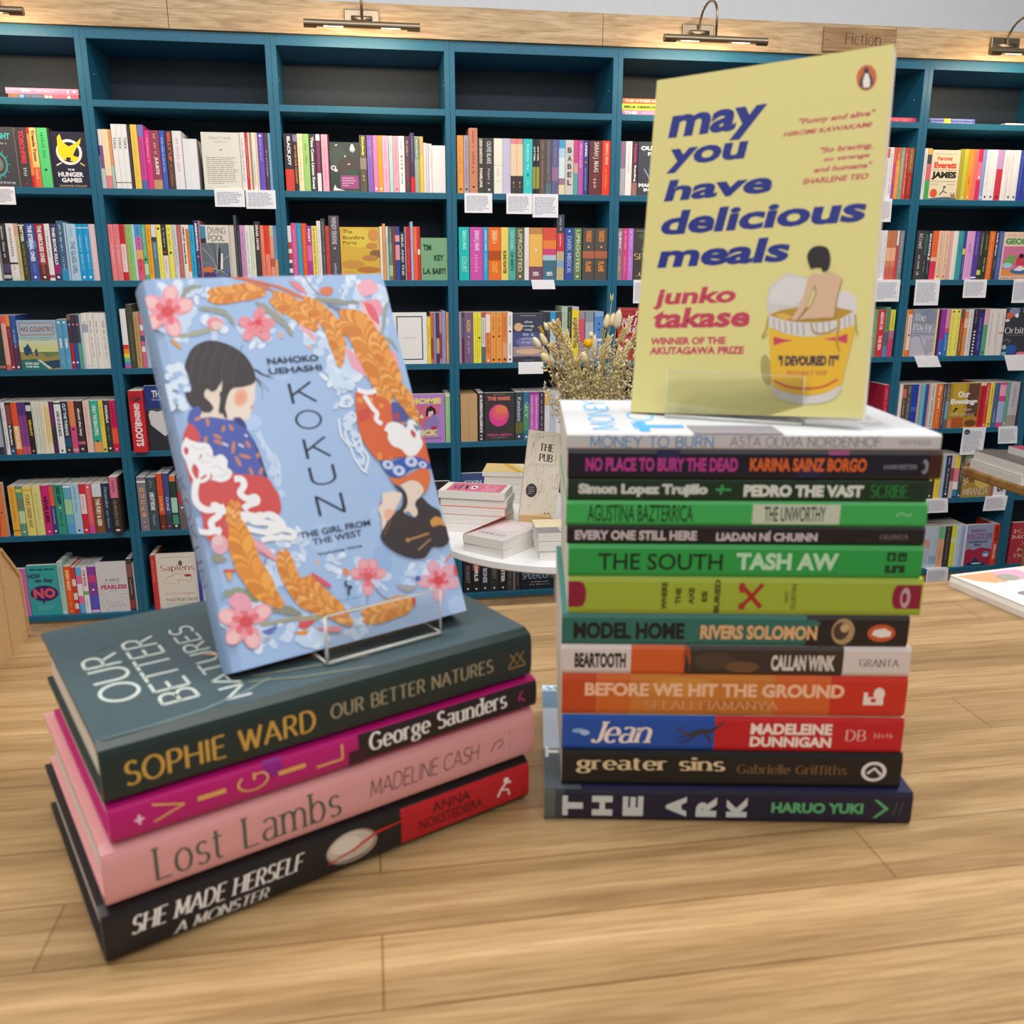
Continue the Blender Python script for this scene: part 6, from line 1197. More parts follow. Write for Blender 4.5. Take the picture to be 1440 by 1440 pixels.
for pts in ([(500, 470), (560, 520), (640, 500)], [(640, 560), (700, 600), (760, 590)], [(700, 700), (770, 690), (820, 740)], [(560, 620), (640, 650), (700, 640)], [(760, 790), (830, 780), (870, 740)]): ln(z3, pts, .0004, 'b4b8c4')
for pts in ([(550, 830), (530, 950), (550, 1060), (640, 1130), (760, 1120), (830, 1100)], [(930, 820), (1000, 820), (1030, 880), (990, 960), (1060, 1020), (1140, 1000), (1160, 1050), (1080, 1080), (1020, 1120)], [(740, 1100), (780, 1180), (700, 1250), (720, 1330), (800, 1360)], [(850, 1120), (950, 1180), (1050, 1180), (1180, 1200), (1300, 1180), (1400, 1250), (1440, 1330)], [(1040, 1150), (1120, 1250), (1250, 1260), (1350, 1280)], [(1270, 1400), (1300, 1320), (1380, 1330), (1430, 1280)]): ln(z3, pts, .0034, WH)
for x, y in ((740, 1090), (820, 1140), (900, 1190), (1020, 1230), (1120, 1220), (1200, 1190), (1320, 1200), (1360, 1280)): blob(z3, x, y, 7, 5, WH, 20)
for pts in ([(20, 20), (200, 60), (330, 30)], [(560, 20), (760, 60), (900, 30), (1000, 60), (980, 110), (860, 90)], [(700, 130), (800, 110), (900, 110)]): ln(z6, pts, .003, WH)
# lower flowers and wheat
leaf(z6, [(240, 260), (300, 300), (400, 310)], .004, '8c8c7c'); leaf(z6, [(340, 620), (420, 620), (520, 600), (620, 620)], .005, '889480'); leaf(z6, [(540, 580), (620, 650), (680, 700)], .005, '7c8c7c'); leaf(z6, [(780, 760), (900, 770), (1000, 790), (1080, 830)], .005, '84867c'); ln(z6, [(700, 910), (900, 870), (1100, 840), (1309, 840)], .0018, '9c9880'); ln(z7, [(0, 1000), (150, 980), (330, 940), (500, 880)], .0014, '9c9880')
blob(z6, 320, 170, 12, 14, 'd4a0b0', -20); blob(z6, 300, 130, 8, 7, 'd4b8b8'); pl(z6, [(600, 90), (700, 150), (820, 260), (860, 330), (700, 250), (640, 190)], 'd49cac'); pl(z6, [(650, 190), (760, 270), (850, 330), (720, 260)], 'c45c70'); ln(z6, [(740, 300), (710, 440)], .0009, '98808c')
wheat(z3, [(930, 1060), (920, 1200), (950, 1330), (960, 1440)], 13, 10); wheat(z6, [(480, 0), (520, 180), (590, 370), (660, 480), (760, 620), (900, 740)], 22, 26, ('cc8434', 'dc9c48', 'c47c34', 'd89040')); wheat(z6, [(900, 240), (940, 400), (1020, 560), (1130, 700), (1250, 800)], 15, 20); wheat(z6, [(1120, 480), (1180, 600), (1309, 760)], 13, 10); wheat(z7, [(50, 680), (160, 790), (280, 900), (430, 1030)], 16, 14); wheat(z7, [(0, 740), (120, 860), (240, 930)], 13, 9); wheat(z7, [(530, 960), (680, 920), (820, 870), (920, 830)], 17, 14)
flower(z6, 560, 880, 36, (30, 100, 165, 230, 290)); pl(z6, [(470, 610), (540, 630), (620, 720), (560, 780), (450, 760), (400, 690)], 'd898ac'); pl(z6, [(350, 400), (460, 400), (440, 430), (370, 430)], 'c04c4c'); pl(z6, [(370, 430), (430, 430), (410, 510)], 'd09c58'); pl(z6, [(1160, 420), (1240, 470), (1309, 520), (1309, 560), (1220, 500)], 'cc4c60'); pl(z6, [(1050, 910), (1180, 860), (1170, 900), (1080, 930)], 'c05058'); pl(z6, [(1020, 970), (1130, 960), (1110, 1000), (1030, 1000)], 'd48c48'); pl(z6, [(700, 970), (840, 920), (820, 970), (770, 1000)], '5c6cac')
pl(z7, [(90, 600), (180, 650), (250, 700), (250, 730), (160, 680)], 'cc5468'); blob(z7, 380, 600, 3.5, 6, 'd48458', -20); blob(z7, 150, 525, 2.5, 4, 'd4a480'); flower(z7, 560, 640, 24, (15, 70, 110, 165, 270), 'd88490', 'd4a0a4', 'c85c60'); ln(z7, [(600, 700), (660, 780), (740, 830)], .0008, '98888c'); flower(z7, 1130, 670, 27, (-10, 45, 110, 185, 270), 'd898ac', 'd0a4b4'); blob(z7, 1280, 585, 5, 9, 'c85850', -8); ln(z7, [(1240, 450), (1180, 530)], .0013, 'cc8474'); blob(z7, 965, 655, 4, 4, '4c60ac'); leaf(z7, [(780, 700), (880, 740), (960, 710)], .0034, '9c9ca0'); pl(z7, [(900, 810), (940, 810), (930, 880)], 'b84c48'); pl(z7, [(140, 1050), (320, 1040), (320, 1080), (180, 1080)], 'd48490'); pl(z7, [(0, 1010), (130, 990), (60, 1060), (0, 1050)], 'c45058')
# upside-down figure on the right: orange kimono, blue sash, black hair
OG = 'c8603c'
pl(z5, [(210, 80), (300, 60), (420, 120), (560, 200), (640, 380), (800, 500), (930, 560), (1000, 780), (900, 780), (700, 740), (450, 770), (330, 640), (270, 540), (240, 440), (215, 250)], OG)
for i in range(40):
    x, y = R2.uniform(220, 900), R2.uniform(150, 760)
    if 215+(y-80)*.33 < x < 500+(y-80)*.55: blob(z5, x, y, R2.uniform(3, 5.5), R2.uniform(2.4, 4), R2.choice(['d08c48', 'd49850', 'c87840']), R2.uniform(0, 180))
pl(z5, [(240, 270), (360, 250), (350, 350), (250, 380)], 'bc4c44'); ln(z5, [(300, 120), (380, 240), (430, 300), (420, 360), (480, 410)], .0028, WH); ln(z5, [(230, 60), (330, 90), (420, 70)], .003, WH)
pl(z5, [(570, 190), (650, 200), (750, 340), (660, 390), (590, 370)], '50548c'); pl(z5, [(580, 310), (650, 300), (640, 380)], 'a84450')
pl(z5, [(500, 470), (540, 400), (620, 390), (700, 420), (780, 360), (850, 440), (870, 540), (890, 620), (820, 720), (740, 730), (670, 660), (590, 630), (540, 560), (540, 500)], WH); pl(z5, [(770, 460), (820, 500), (810, 550), (770, 510)], 'b85050'); pl(z5, [(690, 420), (740, 400), (720, 450)], '6c7894'); pl(z5, [(790, 410), (870, 440), (830, 480)], '788098')
pl(z5, [(450, 780), (560, 790), (700, 750), (830, 740), (940, 790), (960, 860), (800, 850), (680, 940), (580, 940), (510, 880)], '3c56a8')
for x, y, w in ((540, 820, 8), (650, 880, 9), (775, 790, 9), (890, 820, 6)): blob(z5, x, y, w, w*.8, 'b8c4dc', 20); blob(z5, x, y, w*.35, w*.35, '5068b0')
pl(z5, [(540, 950), (680, 950), (840, 870), (930, 860), (970, 940), (940, 1060), (890, 1110), (820, 1000), (740, 980), (640, 1030)], 'cc6c40')
pl(z5, [(660, 1030), (760, 980), (850, 1000), (900, 1080), (850, 1160), (810, 1230), (850, 1290), (810, 1350), (740, 1290), (690, 1320), (730, 1200), (720, 1100)], 'd4c4b8'); pl(z5, [(480, 1110), (560, 1090), (650, 1100), (680, 1130), (620, 1260), (540, 1360), (490, 1500), (470, 1350), (440, 1270), (480, 1200)], 'd6c8bc'); blob(z5, 560, 1330, 8, 10, 'd8a890', -40); pl(z5, [(455, 1200), (480, 1195), (470, 1230)], 'b84858', False)
HB = '3a3336'
pl(z5, [(590, 1030), (660, 1050), (730, 1130), (730, 1240), (660, 1330), (560, 1440), (520, 1440), (610, 1330), (680, 1230), (690, 1130), (640, 1070)], HB)
pl(z7, [(700, 220), (800, 100), (860, 130), (930, 160), (960, 120), (940, 40), (980, 0), (1000, 0), (1060, 60), (1140, 110), (1160, 190), (1220, 270), (1210, 360), (1150, 400), (1080, 400), (1020, 480), (920, 490), (800, 450), (700, 380), (660, 310)], HB)
pl(z7, [(1060, 190), (1100, 155), (1150, 170), (1180, 230), (1140, 220), (1080, 235)], 'c08c48'); ln(z7, [(880, 345), (1050, 290)], .0012, 'a87c4c'); blob(z7, 880, 345, 3.2, 3, 'a87c4c'); ln(z7, [(965, 425), (1065, 335)], .0010, '98744c'); ln(z7, [(690, 300), (740, 190)], .0005, '8c5c44')
# lettering
INK = '2a3448'
ka += [KC.text(z2(120, 1030), z2(620, 925), INK, 'NAHOKO', 'm'), KC.text(z2(135, 1130), z2(655, 1025), INK, 'UEHASHI', 'm')]
for f, bl, tr, ch in ((z4, (222, 640), (430, 400), 'K'), (z4, (275, 905), (500, 680), 'O'), (z4, (370, 1200), (575, 955), 'K')): ka.append(KC.text(f(*bl), f(*tr), INK, ch, 'g'))
zz = Z(180, 370, 2.4417)
ka += [KC.text(zz(632, 768), zz(706, 690), INK, 'U', 'g'), KC.text(zz(656, 872), zz(733, 785), INK, 'N', 'g'), KC.text(zz(592, 948), zz(828, 880), INK, 'THE GIRL FROM', 'm'), KC.text(zz(636, 970), zz(800, 915), INK, 'THE WEST', 'm'), KC.text(zz(652, 1005), zz(802, 965), INK, 'Volume One', 'm'),
  KC.text(z7(330, 850), z7(512, 785), '506c94', 'Europa', 's'), KC.text(z7(392, 868), z7(500, 845), '6c84ac', 'editions', 'n'), KC.line([z7(*p) for p in smooth([(385, 675), (375, 700), (400, 720), (425, 720), (400, 750), (405, 790)])], .0012, '2c3c5c')]
sp = [('t', .14, .3, .42, .62, '5c7498', 'NAHOKO UEHASHI', 'n'), ('t', .5, .2, .78, .75, '3c5478', 'KOKUN', 'g'), ('l', [(.02, .5), (.2, .3), (.4, .6), (.6, .4), (.9, .6)], .0012, '7c94bc')]
o = book('blue_cover_book', .024, .14, .21, '94b0d6', sp, ka, c=.0008, s=.006, power=3, eps=.000006, rough=.4, front_col='98b3d8')
o.matrix_world = KC.M @ Matrix.Translation((0, .024, 0)) @ MF
tag(o, 'light blue illustrated book with girls, wheat and blossoms, propped on the left stack', 'book')

# ---- clear acrylic stands
def stand(M0, x0, x1, yb, zb, lip, back, lab, depth=.06, lean=0, thin=1.0):
    t = empty('acrylic_book_stand'); t.matrix_world = M0; tag(t, lab, 'book stand', 'clear stands under the displayed books')
    th = .002
    mb = MB(); mb.box((x0, yb, zb), (x1, yb+th, zb+lip), ACRYLIC); mb.build('front_lip', t)
    mb = MB(); mb.box((x0, yb+th, zb), (x1, yb+depth, zb+th*.6), ACRYLIC); mb.build('base_plate', t)
    mb = MB(); P = [(yb+depth-.004, zb+.0005), (yb+depth, zb+.0005), (yb+depth-.008-lean, back), (yb+depth-.012-lean, back)]
    mb.prism(P, 0, x0+.004, x1-.004, ACRYLIC); mb.build('back_support', t)
    mb = MB(); r = .0009; v_ = .0009*thin  # pale rods added along the sheet edges as their painted highlights
    mb.tube([(x0, yb, zb+.0009), (x1, yb, zb+.0009)], r*1.15, ACRYLIC_HIGHLIGHT, 8); mb.tube([(x0, yb, zb+.0009), (x0, yb, zb+lip)], v_, ACRYLIC_HIGHLIGHT, 8); mb.tube([(x1, yb, zb+.0009), (x1, yb, zb+lip)], v_*.7, ACRYLIC_HIGHLIGHT, 8)
    mb.tube([(x0, yb, zb+lip), (x1, yb, zb+lip)], v_*.6, ACRYLIC_HIGHLIGHT, 8); mb.tube([(x0, yb, zb+.0009), (x0, yb+depth, zb+.0009)], r*.8, ACRYLIC_HIGHLIGHT, 8); mb.tube([(x1, yb, zb+.0009), (x1, yb+depth, zb+.0009)], r*.8, ACRYLIC_HIGHLIGHT, 8)
    mb.build('edge_highlight', t); return t
K0 = Vector((.82992, -2.9474, ZT+.1112))
stand(Matrix.Translation(K0) @ Matrix.Rotation(rad(28), 4, 'Z'), .0475, .118, -.0105, 0, .027, .075, 'clear acrylic stand holding up the light blue book', .082, -.03)
Y0 = Vector((1.05762, -2.86127, ZT+.2293))
stand(Matrix.Translation(Y0) @ Matrix.Rotation(rad(-32.5), 4, 'Z'), .024, .100, -.0065, 0, .027, .07, 'clear acrylic stand holding up the pale yellow paperback', .05, -.012, .3)

# ================================================================== other things on the counter
# kraft display box at the left edge of the picture
mb = MB(); P = [(-2.584, ZT), (-2.5835, ZT+.058), (-2.614, ZT+.090), (-2.70, ZT+.14), (-2.90, ZT+.14), (-2.90, ZT), (-2.655, ZT)]
mb.prism(P, 0, .30, .597, KRAFT); mb.prism([(-2.5815, ZT+.001), (-2.583, ZT+.0585), (-2.6145, ZT+.0915), (-2.6145, ZT+.0885), (-2.5855, ZT+.057), (-2.584, ZT+.001)], 0, .30, .5985, KRAFT)
mb.poly([(.5973, -2.62, ZT), (.5973, -2.6205, ZT), (.5973, -2.6205, ZT+.09), (.5973, -2.62, ZT+.09)], 'a8824c')
tag(mb.build('cardboard_display_box'), 'brown kraft cardboard box cut off by the left edge of the photo', 'box')
# picture book lying at the right edge
mb = MB(); w_, h_ = .20, .235
def squeeze(ops):
    out = []
    for o_ in ops:
        if o_[0] == 'r' and o_[1] == 0: out.append(o_)
        elif o_[0] == 'r': out.append(('r', o_[1]*.5, o_[2], o_[3]*.5, o_[4], o_[5]))
        elif o_[0] == 'e': out.append(('e', o_[1]*.5, o_[2], o_[3]*.5, o_[4], o_[5]))
        else: out.append(('p', [(u*.5, v) for u, v in o_[1]], o_[2]))
    return out
o = book('picture_book', .0125, w_, h_, 'f0eeea', (), squeeze([('r', 0, 0, 1, 1, 'ece7de'), ('p', [(.02, .98), (.5, .98), (.5, .88), (.3, .84), (.1, .9)], 'd8a078'), ('r', .45, .86, .8, .98, 'e0a0b8'), ('e', .5, .9, .12, .04, '9c9c90'), ('e', .72, .86, .08, .03, 'd85c48'), ('e', .3, .84, .05, .02, 'd8d8e0'), ('p', [(.85, .97), (.98, .97), (.98, .8), (.9, .8)], 'a8bc90'),
  ('e', .3, .72, .1, .025, '8c8090'), ('e', .5, .66, .14, .03, 'b8c4d8'), ('e', .6, .76, .1, .02, 'e0a080'), ('e', .8, .7, .12, .04, 'd8a8c0'), ('r', .0, .54, 1, .58, 'd8ece4'), ('e', .4, .5, .18, .03, 'e08478'), ('e', .7, .48, .2, .03, '708078'), ('e', .9, .45, .1, .05, 'b84850'), ('e', .3, .35, .2, .05, 'e8a070'), ('e', .7, .3, .2, .06, 'd87890'), ('e', .4, .15, .3, .06, '98b4c8')]), page_mat=PAGESW)
o.matrix_world = Matrix.Translation((1.4575, -2.735, ZT+.0002)) @ Matrix.Rotation(rad(-96), 4, 'Z') @ Matrix.Rotation(PI, 4, 'Z') @ ML
o.matrix_world = Matrix.Translation((1.483, -2.590, ZT+.0002)) @ Matrix.Rotation(rad(8.5), 4, 'Z') @ Matrix(((0, 1, 0, 0), (0, 0, 1, -h_), (1, 0, 0, 0), (0, 0, 0, 1)))
tag(o, 'white picture book with pink and red pictures lying at the right edge of the counter', 'book')

# ================================================================== white round table behind
ZW = .66; TC = Vector((1.432, -.935, 0)); TR = .388
t = empty('round_display_table', (TC.x, TC.y, 0)); tag(t, 'white round table with book piles, between the two stacks and the shelves', 'table')
mb = MB(); n = 72; pr = [(0, ZW-.024), (TR-.004, ZW-.024), (TR, ZW-.020), (TR, ZW-.004), (TR-.004, ZW), (0, ZW)]
for i in range(n):
    a, b = 2*PI*i/n, 2*PI*(i+1)/n
    for (r0, z0), (r1, z1_) in zip(pr, pr[1:]):
        q4 = [(r0*math.cos(a), r0*math.sin(a), z0), (r0*math.cos(b), r0*math.sin(b), z0), (r1*math.cos(b), r1*math.sin(b), z1_), (r1*math.cos(a), r1*math.sin(a), z1_)]
        if r0 == 0: q4 = q4[1:]
        elif r1 == 0: q4 = q4[:3]
        mb.poly(q4, WHITE)
mb.build('table_top', t)
mb = MB(); mb.tube([(0, 0, .02), (0, 0, ZW-.024)], .018, WHITE, 24); mb.build('column', t)
mb = MB(); mb.tube([(0, 0, 0), (0, 0, .012), (0, 0, .02)], [.2, .2, .17], WHITE, 40); mb.build('base', t)

def pile(px, py, zb, ang, w, h, tks, specs, labs, group, origin='fl'):
    """flat books piled up. (px,py) = picture point of the near-left foot; ang = direction of the long edge"""
    p = onz(px, py, zb); z = zb
    for k, tk in enumerate(tks):
        base, kw, pages_out = specs[k]; dz = RR.uniform(-.003, .003)
        o = book('paperback', tk, w, h, base, kw.get('spine', ()), kw.get('front', ()), page_mat=kw.get('pm', PAGESW), back=base, front_col=kw.get('fc'))
        if pages_out == 'fore':       # fore-edge to the viewer: turn the book half round
            Mx = Matrix.Translation((p.x, p.y, z)) @ Matrix.Rotation(ang, 4, 'Z') @ Matrix.Translation((dz, dz, 0)) @ Matrix(((0, 0, 1, 0), (0, -1, 0, w), (1, 0, 0, 0), (0, 0, 0, 1)))
        elif pages_out == 'foot':     # foot of the pages to the viewer, spine to the right
            Mx = Matrix.Translation((p.x, p.y, z)) @ Matrix.Rotation(ang, 4, 'Z') @ Matrix.Translation((dz, dz, 0)) @ Matrix(((0, -1, 0, w), (0, 0, 1, 0), (1, 0, 0, 0), (0, 0, 0, 1)))
        else: Mx = Matrix.Translation((p.x, p.y, z)) @ Matrix.Rotation(ang, 4, 'Z') @ Matrix.Translation((h+dz, dz, 0)) @ ML
        o.matrix_world = Mx; tag(o, labs[k], 'book', group); z += tk+.0004
    return z
# pink and cream striped pile on the left of the round table (fore-edges to the viewer, spines right)
A0 = onz(622, 750, ZW)
strip = [('r', 0, 0, 1, 1, 'e8ecd0')]+[('l', [(u/10, 0), (u/10+.06, 1)], .003, '98c8b0') for u in range(10)]
topart = [('r', 0, 0, 1, 1, 'eef0dc'), ('r', .05, .1, .95, .93, 'dc7898'), ('t', .15, .62, .85, .85, 'f0a0b8', 'LOVE', 'b'), ('e', .5, .48, .2, .05, 'f4f0f0'), ('e', .5, .48, .1, .02, '282428'), ('l', [(.3, .35), (.7, .38)], .007, '28242c'), ('l', [(.25, .28), (.75, .27)], .004, '28242c'), ('t', .3, .15, .7, .25, '60404c', 'OH', 'n')]
fore = {'pm': PAGES}
AA = rad(-21)
pile(619, 747, ZW, AA, .108, .188, (.026, .026, .022, .022, .021), [('e8e0d8', {}, 'fore'), ('e8e0d8', {}, 'fore'), ('ec5c50', {}, 'fore'), ('a8ccb0', {'spine': strip, 'fc': 'e8ecd0'}, 'fore'), ('a8ccb0', {'spine': strip, 'front': topart}, 'fore')],
  ['cream-paged book at the very bottom of the pink-topped pile on round table', 'second book up in the pink-topped pile on round table', 'red-covered book in the middle of the pink-topped pile', 'mint striped book just under the pink cover on round table', 'pink and cream patterned book topping the pile on round table'], 'books piled on the round table')
# front pile: white covers, one half open
BA = rad(-40)
fr_ = [('r', 0, 0, 1, 1, 'd8d0d0'), ('e', .5, .6, .3, .2, 'e4dcdc'), ('t', .2, .18, .8, .27, '403c40', 'DANCER', 's')]
p = onz(708, 787, ZW); d1 = (onz(655, 768, ZW)-p); d1.z = 0; d2_ = (onz(762, 764, ZW)-p); d2_.z = 0
ang = math.atan2(d2_.y, d2_.x); z0 = ZW
for k, (tk, base, lab) in enumerate(((.024, 'e4dfdc', 'white-edged book at the bottom of the front pile on round table'), (.023, 'ecd8d0', 'pale book with coral cover lifted open, topping front pile on round table'))):
    o = book('paperback', tk, .128, .190, base, (), fr_ if k else (), page_mat=PAGESW, fore=.001)
    o.matrix_world = Matrix.Translation((p.x, p.y, z0)) @ Matrix.Rotation(ang+k*.03, 4, 'Z') @ Matrix.Translation((0, 0, 0)) @ Matrix(((0, 0, 1, 0), (0, -1, 0, .128), (1, 0, 0, 0), (0, 0, 0, 1)))
    tag(o, lab, 'book', 'books piled on the round table'); z0 += tk+.0005
    if k:
        mb = MB(); n = 8                    # coral cover bent up and back along the spine, wider towards the far end
        for i in range(n):
            for s_ in (0, .0007):
                za, zb2 = .19*i/n, .19*(i+1)/n; wa, wb = .004+.040*i/n, .004+.040*(i+1)/n
                mb.poly([(tk+.0003, .003+s_, za), (tk+.0003, .003+s_, zb2), (tk+wb*.55, .003+wb*.83+s_, zb2), (tk+wa*.55, .003+wa*.83+s_, za)], 'ee7050')
        c = mb.build('lifted_cover', o)
        tag(c, 'coral cover, lifted')
# right pile behind the tall stack
pile(758, 789, ZW, rad(-3), .129, .19, (.026, .025, .022), [('e4e0dc', {}, 'fore'), ('e4e0dc', {}, 'fore'), ('d8cca8', {'front': [('r', 0, 0, 1, 1, 'e4d8b4'), ('r', .6, .0, 1, 1, '88888c'), ('t', .64, .3, .9, .9, 'f4f4f4', 'LOC', 'bd')]}, 'fore')],
  ['lowest of three pale books half hidden left of the right stack, on round table', 'middle of three pale books half hidden left of the right stack', 'cream and grey book topping the pile half hidden left of right stack'], 'books piled on the round table')
# two books further back
pile(680, 707, ZW, rad(-14), .129, .198, (.03, .03, .026, .014), [('e8e0d8', {}, 'fore'), ('e8e0d8', {}, 'fore'), ('e8e0d8', {}, 'fore'), ('f0d070', {'front': [('r', 0, 0, 1, 1, 'ecd490'), ('l', [(0, .3), (1, .6)], .02, 'e0b450'), ('l', [(0, .5), (1, .9)], .03, 'f2e4b8')]}, 'fore')],
  ['bottom book of the pile behind the pink one, mostly hidden', 'second book of the pile behind the pink one, mostly hidden', 'third book of the pile behind the pink one', 'yellow and cream book topping the pile behind the pink one'], 'books piled on the round table')
# kraft block and the leaning book on it
p = onz(731, 760, ZW); mb = MB(); mb.box((0, 0, 0), (.085, .09, .066), KRAFT); o = mb.build('kraft_block', bevel=.001); o.location = (p.x, p.y+.02, ZW); o.rotation_euler = (0, 0, rad(-20)); tag(o, 'brown kraft block under the tall cream book on round table', 'box')
PB = Cover(Vector((0, 0, 0)), (0, 0, 0), 1, 1)
yb_ = p.y+.018
q0 = ony(732, 737, yb_); q1 = ony(772, 722, yb_); q2 = ony(748, 598, yb_)
zb_ = ZW+.0665; w_ = .100; h_ = .232
pub = [('l', [(random.Random(i).uniform(.05, .95), random.Random(i+50).uniform(.04, .96)), (random.Random(i+99).uniform(.05, .95),)*1+(random.Random(i+50).uniform(.04, .96),)], .0007, '8c8478') for i in range(26)]
rr = random.Random(5); pub = []
for i in range(90):
    u, v = rr.uniform(.05, .93), rr.uniform(.03, .95); L_ = rr.uniform(.05, .2)
    pub.append(('l', [(u, v), (min(.96, u+L_), v), (min(.96, u+L_), min(.97, v+L_*.5))] if i % 2 else [(u, v), (u, min(.97, v+L_*.6)), (min(.95, u+L_*.4), min(.97, v+L_*.6))], .0006, '8c8478'))
pub += [('r', .27, .62, .8, .88, 'd8cebc'), ('t', .36, .77, .74, .86, '221e1e', 'THE', 'S'), ('t', .36, .65, .74, .74, '221e1e', 'PUB', 'S'), ('e', .26, .3, .15, .08, '383234'), ('dl', .17, .25, .35, .35, 'a8a098', 4), ('r', .66, .02, .86, .07, 'd8cebc'), ('t', .68, .03, .84, .06, '383234', 'D.UK', 'b')]
o = book('leaning_book', .022, w_, h_, 'd6ccba', (), pub, page_mat=PAGESW, back='7c9c78')
o.matrix_world = Matrix.Translation((q0.x-.004, yb_+.004, zb_)) @ rot3(-6, -9, 0) @ Matrix.Rotation(rad(7), 4, 'Y') @ Matrix.Translation((0, .022, 0)) @ MF
tag(o, 'tall cream line-drawn book propped upright on the round table', 'book')

# ------------------------------------------------------------------ dried flowers in a vase
YV = -1.02; vb = ony(828, 560, YV); VX = vb.x; VT = .86
prf = [(.0, 0), (.045, 0), (.06, .03), (.066, .08), (.055, .14), (.038, .18), (.036, .2), (.04, .2)]
mb = MB(); n = 28
for (r0, z0), (r1, z1_) in zip(prf, prf[1:]):
    for i in range(n):
        a, b = 2*PI*i/n, 2*PI*(i+1)/n
        q4 = [(r0*math.cos(a), r0*math.sin(a), z0), (r0*math.cos(b), r0*math.sin(b), z0), (r1*math.cos(b), r1*math.sin(b), z1_), (r1*math.cos(a), r1*math.sin(a), z1_)]
        mb.poly(q4 if r0 else q4[1:], 'd8d4cc', True)
o = mb.build('flower_vase'); o.location = (VX, YV, ZW); tag(o, 'pale vase of the dried bouquet, hidden behind the right stack on the round table', 'vase')
FR = random.Random(21)
def pathto(px, py, Y, base=None, bend=.02):
    e = ony(px, py, Y); b = base or Vector((VX+FR.uniform(-.022, .022), YV+FR.uniform(-.022, .022), VT-.02))
    pts = []
    for i in range(9):
        t_ = i/8; p_ = b.lerp(e, t_); p_.x += (e.x-b.x)*(t_*t_-t_)*.5; pts.append(p_)
    return pts
def ellipsoid(mb, c, ax, r, l, m, n=10, k=7, taper=.0, jag=0):
    ax = Vector(ax).normalized(); a = ax.orthogonal().normalized(); b = ax.cross(a); vs = []; fs = []
    for i in range(k+1):
        t_ = -1+2*i/k; rr_ = r*math.sqrt(max(0, 1-t_*t_))*(1-taper*t_)+.0001
        for j in range(n):
            th = 2*PI*j/n; q_ = rr_*(1+jag*FR.uniform(-1, 1)); vs.append(Vector(c)+ax*(t_*l)+(a*math.cos(th)+b*math.sin(th))*q_)
    for i in range(k):
        for j in range(n): fs.append((i*n+j, i*n+(j+1) % n, (i+1)*n+(j+1) % n, (i+1)*n+j))
    fs += [tuple(range(n-1, -1, -1)), tuple(k*n+j for j in range(n))]
    mb.mesh(vs, fs, m, True)
STEM = 'c8b47c'
def stemobj(name, pts, r, m, label, cat, group, headfn, hname):
    mb = MB(); mb.tube(pts, r, m, 6); o = mb.build(name); tag(o, label, cat, group)
    h = MB(); headfn(h, pts[-1], (pts[-1]-pts[-2])); h.build(hname, o); return o
def tail(col, r, l):
    def f(mb, p, d):
        d = Vector(d).normalized(); c = Vector(p)+d*l*.8; ellipsoid(mb, c, d, r, l, col, 10, 8, .25, .08)
        for i in range(46):
            t_ = FR.uniform(-.9, 1); a = d.orthogonal().normalized(); a.rotate(Matrix.Rotation(FR.uniform(0, 2*PI), 3, d)); s_ = c+d*t_*l+a*r*math.sqrt(1-min(.98, t_*t_))*.9; e_ = s_+a*r*.35+d*l*.25
            w_ = d.cross(a)*.0005; mb.poly([s_-w_, s_+w_, e_], col)
    return f
def ball(col, r):
    def f(mb, p, d):
        ellipsoid(mb, Vector(p)+Vector(d).normalized()*r*.8, d, r, r, col, 16, 12, 0, .05)
        for i in range(120):
            v = Vector((FR.gauss(0, 1), FR.gauss(0, 1), FR.gauss(0, 1))).normalized(); c = Vector(p)+Vector(d).normalized()*r*.8+v*r; a = v.orthogonal().normalized()*.0012; b = v.cross(a)
            mb.poly([c+a, c+b, c-a, c-b], col); mb.poly([c+a, c+b, c+v*.0014], 'c89008')
    return f
def ear(col, l, w, n=22):
    def f(mb, p, d):
        d = Vector(d).normalized(); a0 = d.orthogonal().normalized()
        for i in range(n):
            a = a0.copy(); a.rotate(Matrix.Rotation(i*2.4, 3, d)); c = Vector(p)+d*(l*i/n); g = (d+a*.5).normalized(); ellipsoid(mb, c+a*w*.5, g, w*.28, w*.8, col, 6, 4, .3)
    return f
for i, (px, py, Y, r, l) in enumerate(sorted(((758, 480, -1.16, .0085, .017), (771, 456, -1.10, .0065, .012), (768, 476, -1.14, .0075, .019), (769, 500, -1.18, .009, .016), (822, 500, -1.2, .009, .016), (831, 466, -1.08, .007, .008), (852, 452, -1.1, .0085, .019), (859, 449, -1.06, .0085, .018), (867, 452, -1.14, .010, .026), (835, 490, -1.12, .0075, .03)))):
    stemobj('bunny_tail_grass', pathto(px, py+8, Y), .0007, STEM, '%s cream bunny-tail grass head in the dried bouquet, counting from the left' % ORD[i+1], 'dried flower', 'bunny-tail grasses in the dried bouquet', tail('ecdcb0' if i % 3 else 'f2e6c4', r, l), 'seed_head')
stemobj('billy_button_flower', pathto(827, 487, -1.17), .0008, STEM, 'round bright yellow flower ball in the middle of the dried bouquet', 'dried flower', None, ball('f4c40c', .0115), 'flower_head')
stemobj('yellow_bud_stem', pathto(764, 470, -1.12), .0012, 'b0a050', 'slim yellow pointed bud at upper left of dried bouquet', 'dried flower', None, ear('d8c020', .024, .005, 16), 'bud')
stemobj('yellow_bud_stem', pathto(848, 480, -1.12), .0012, 'b0a050', 'slim yellow-green spike right of the yellow ball in dried bouquet', 'dried flower', None, ear('c8a838', .034, .005, 18), 'bud')
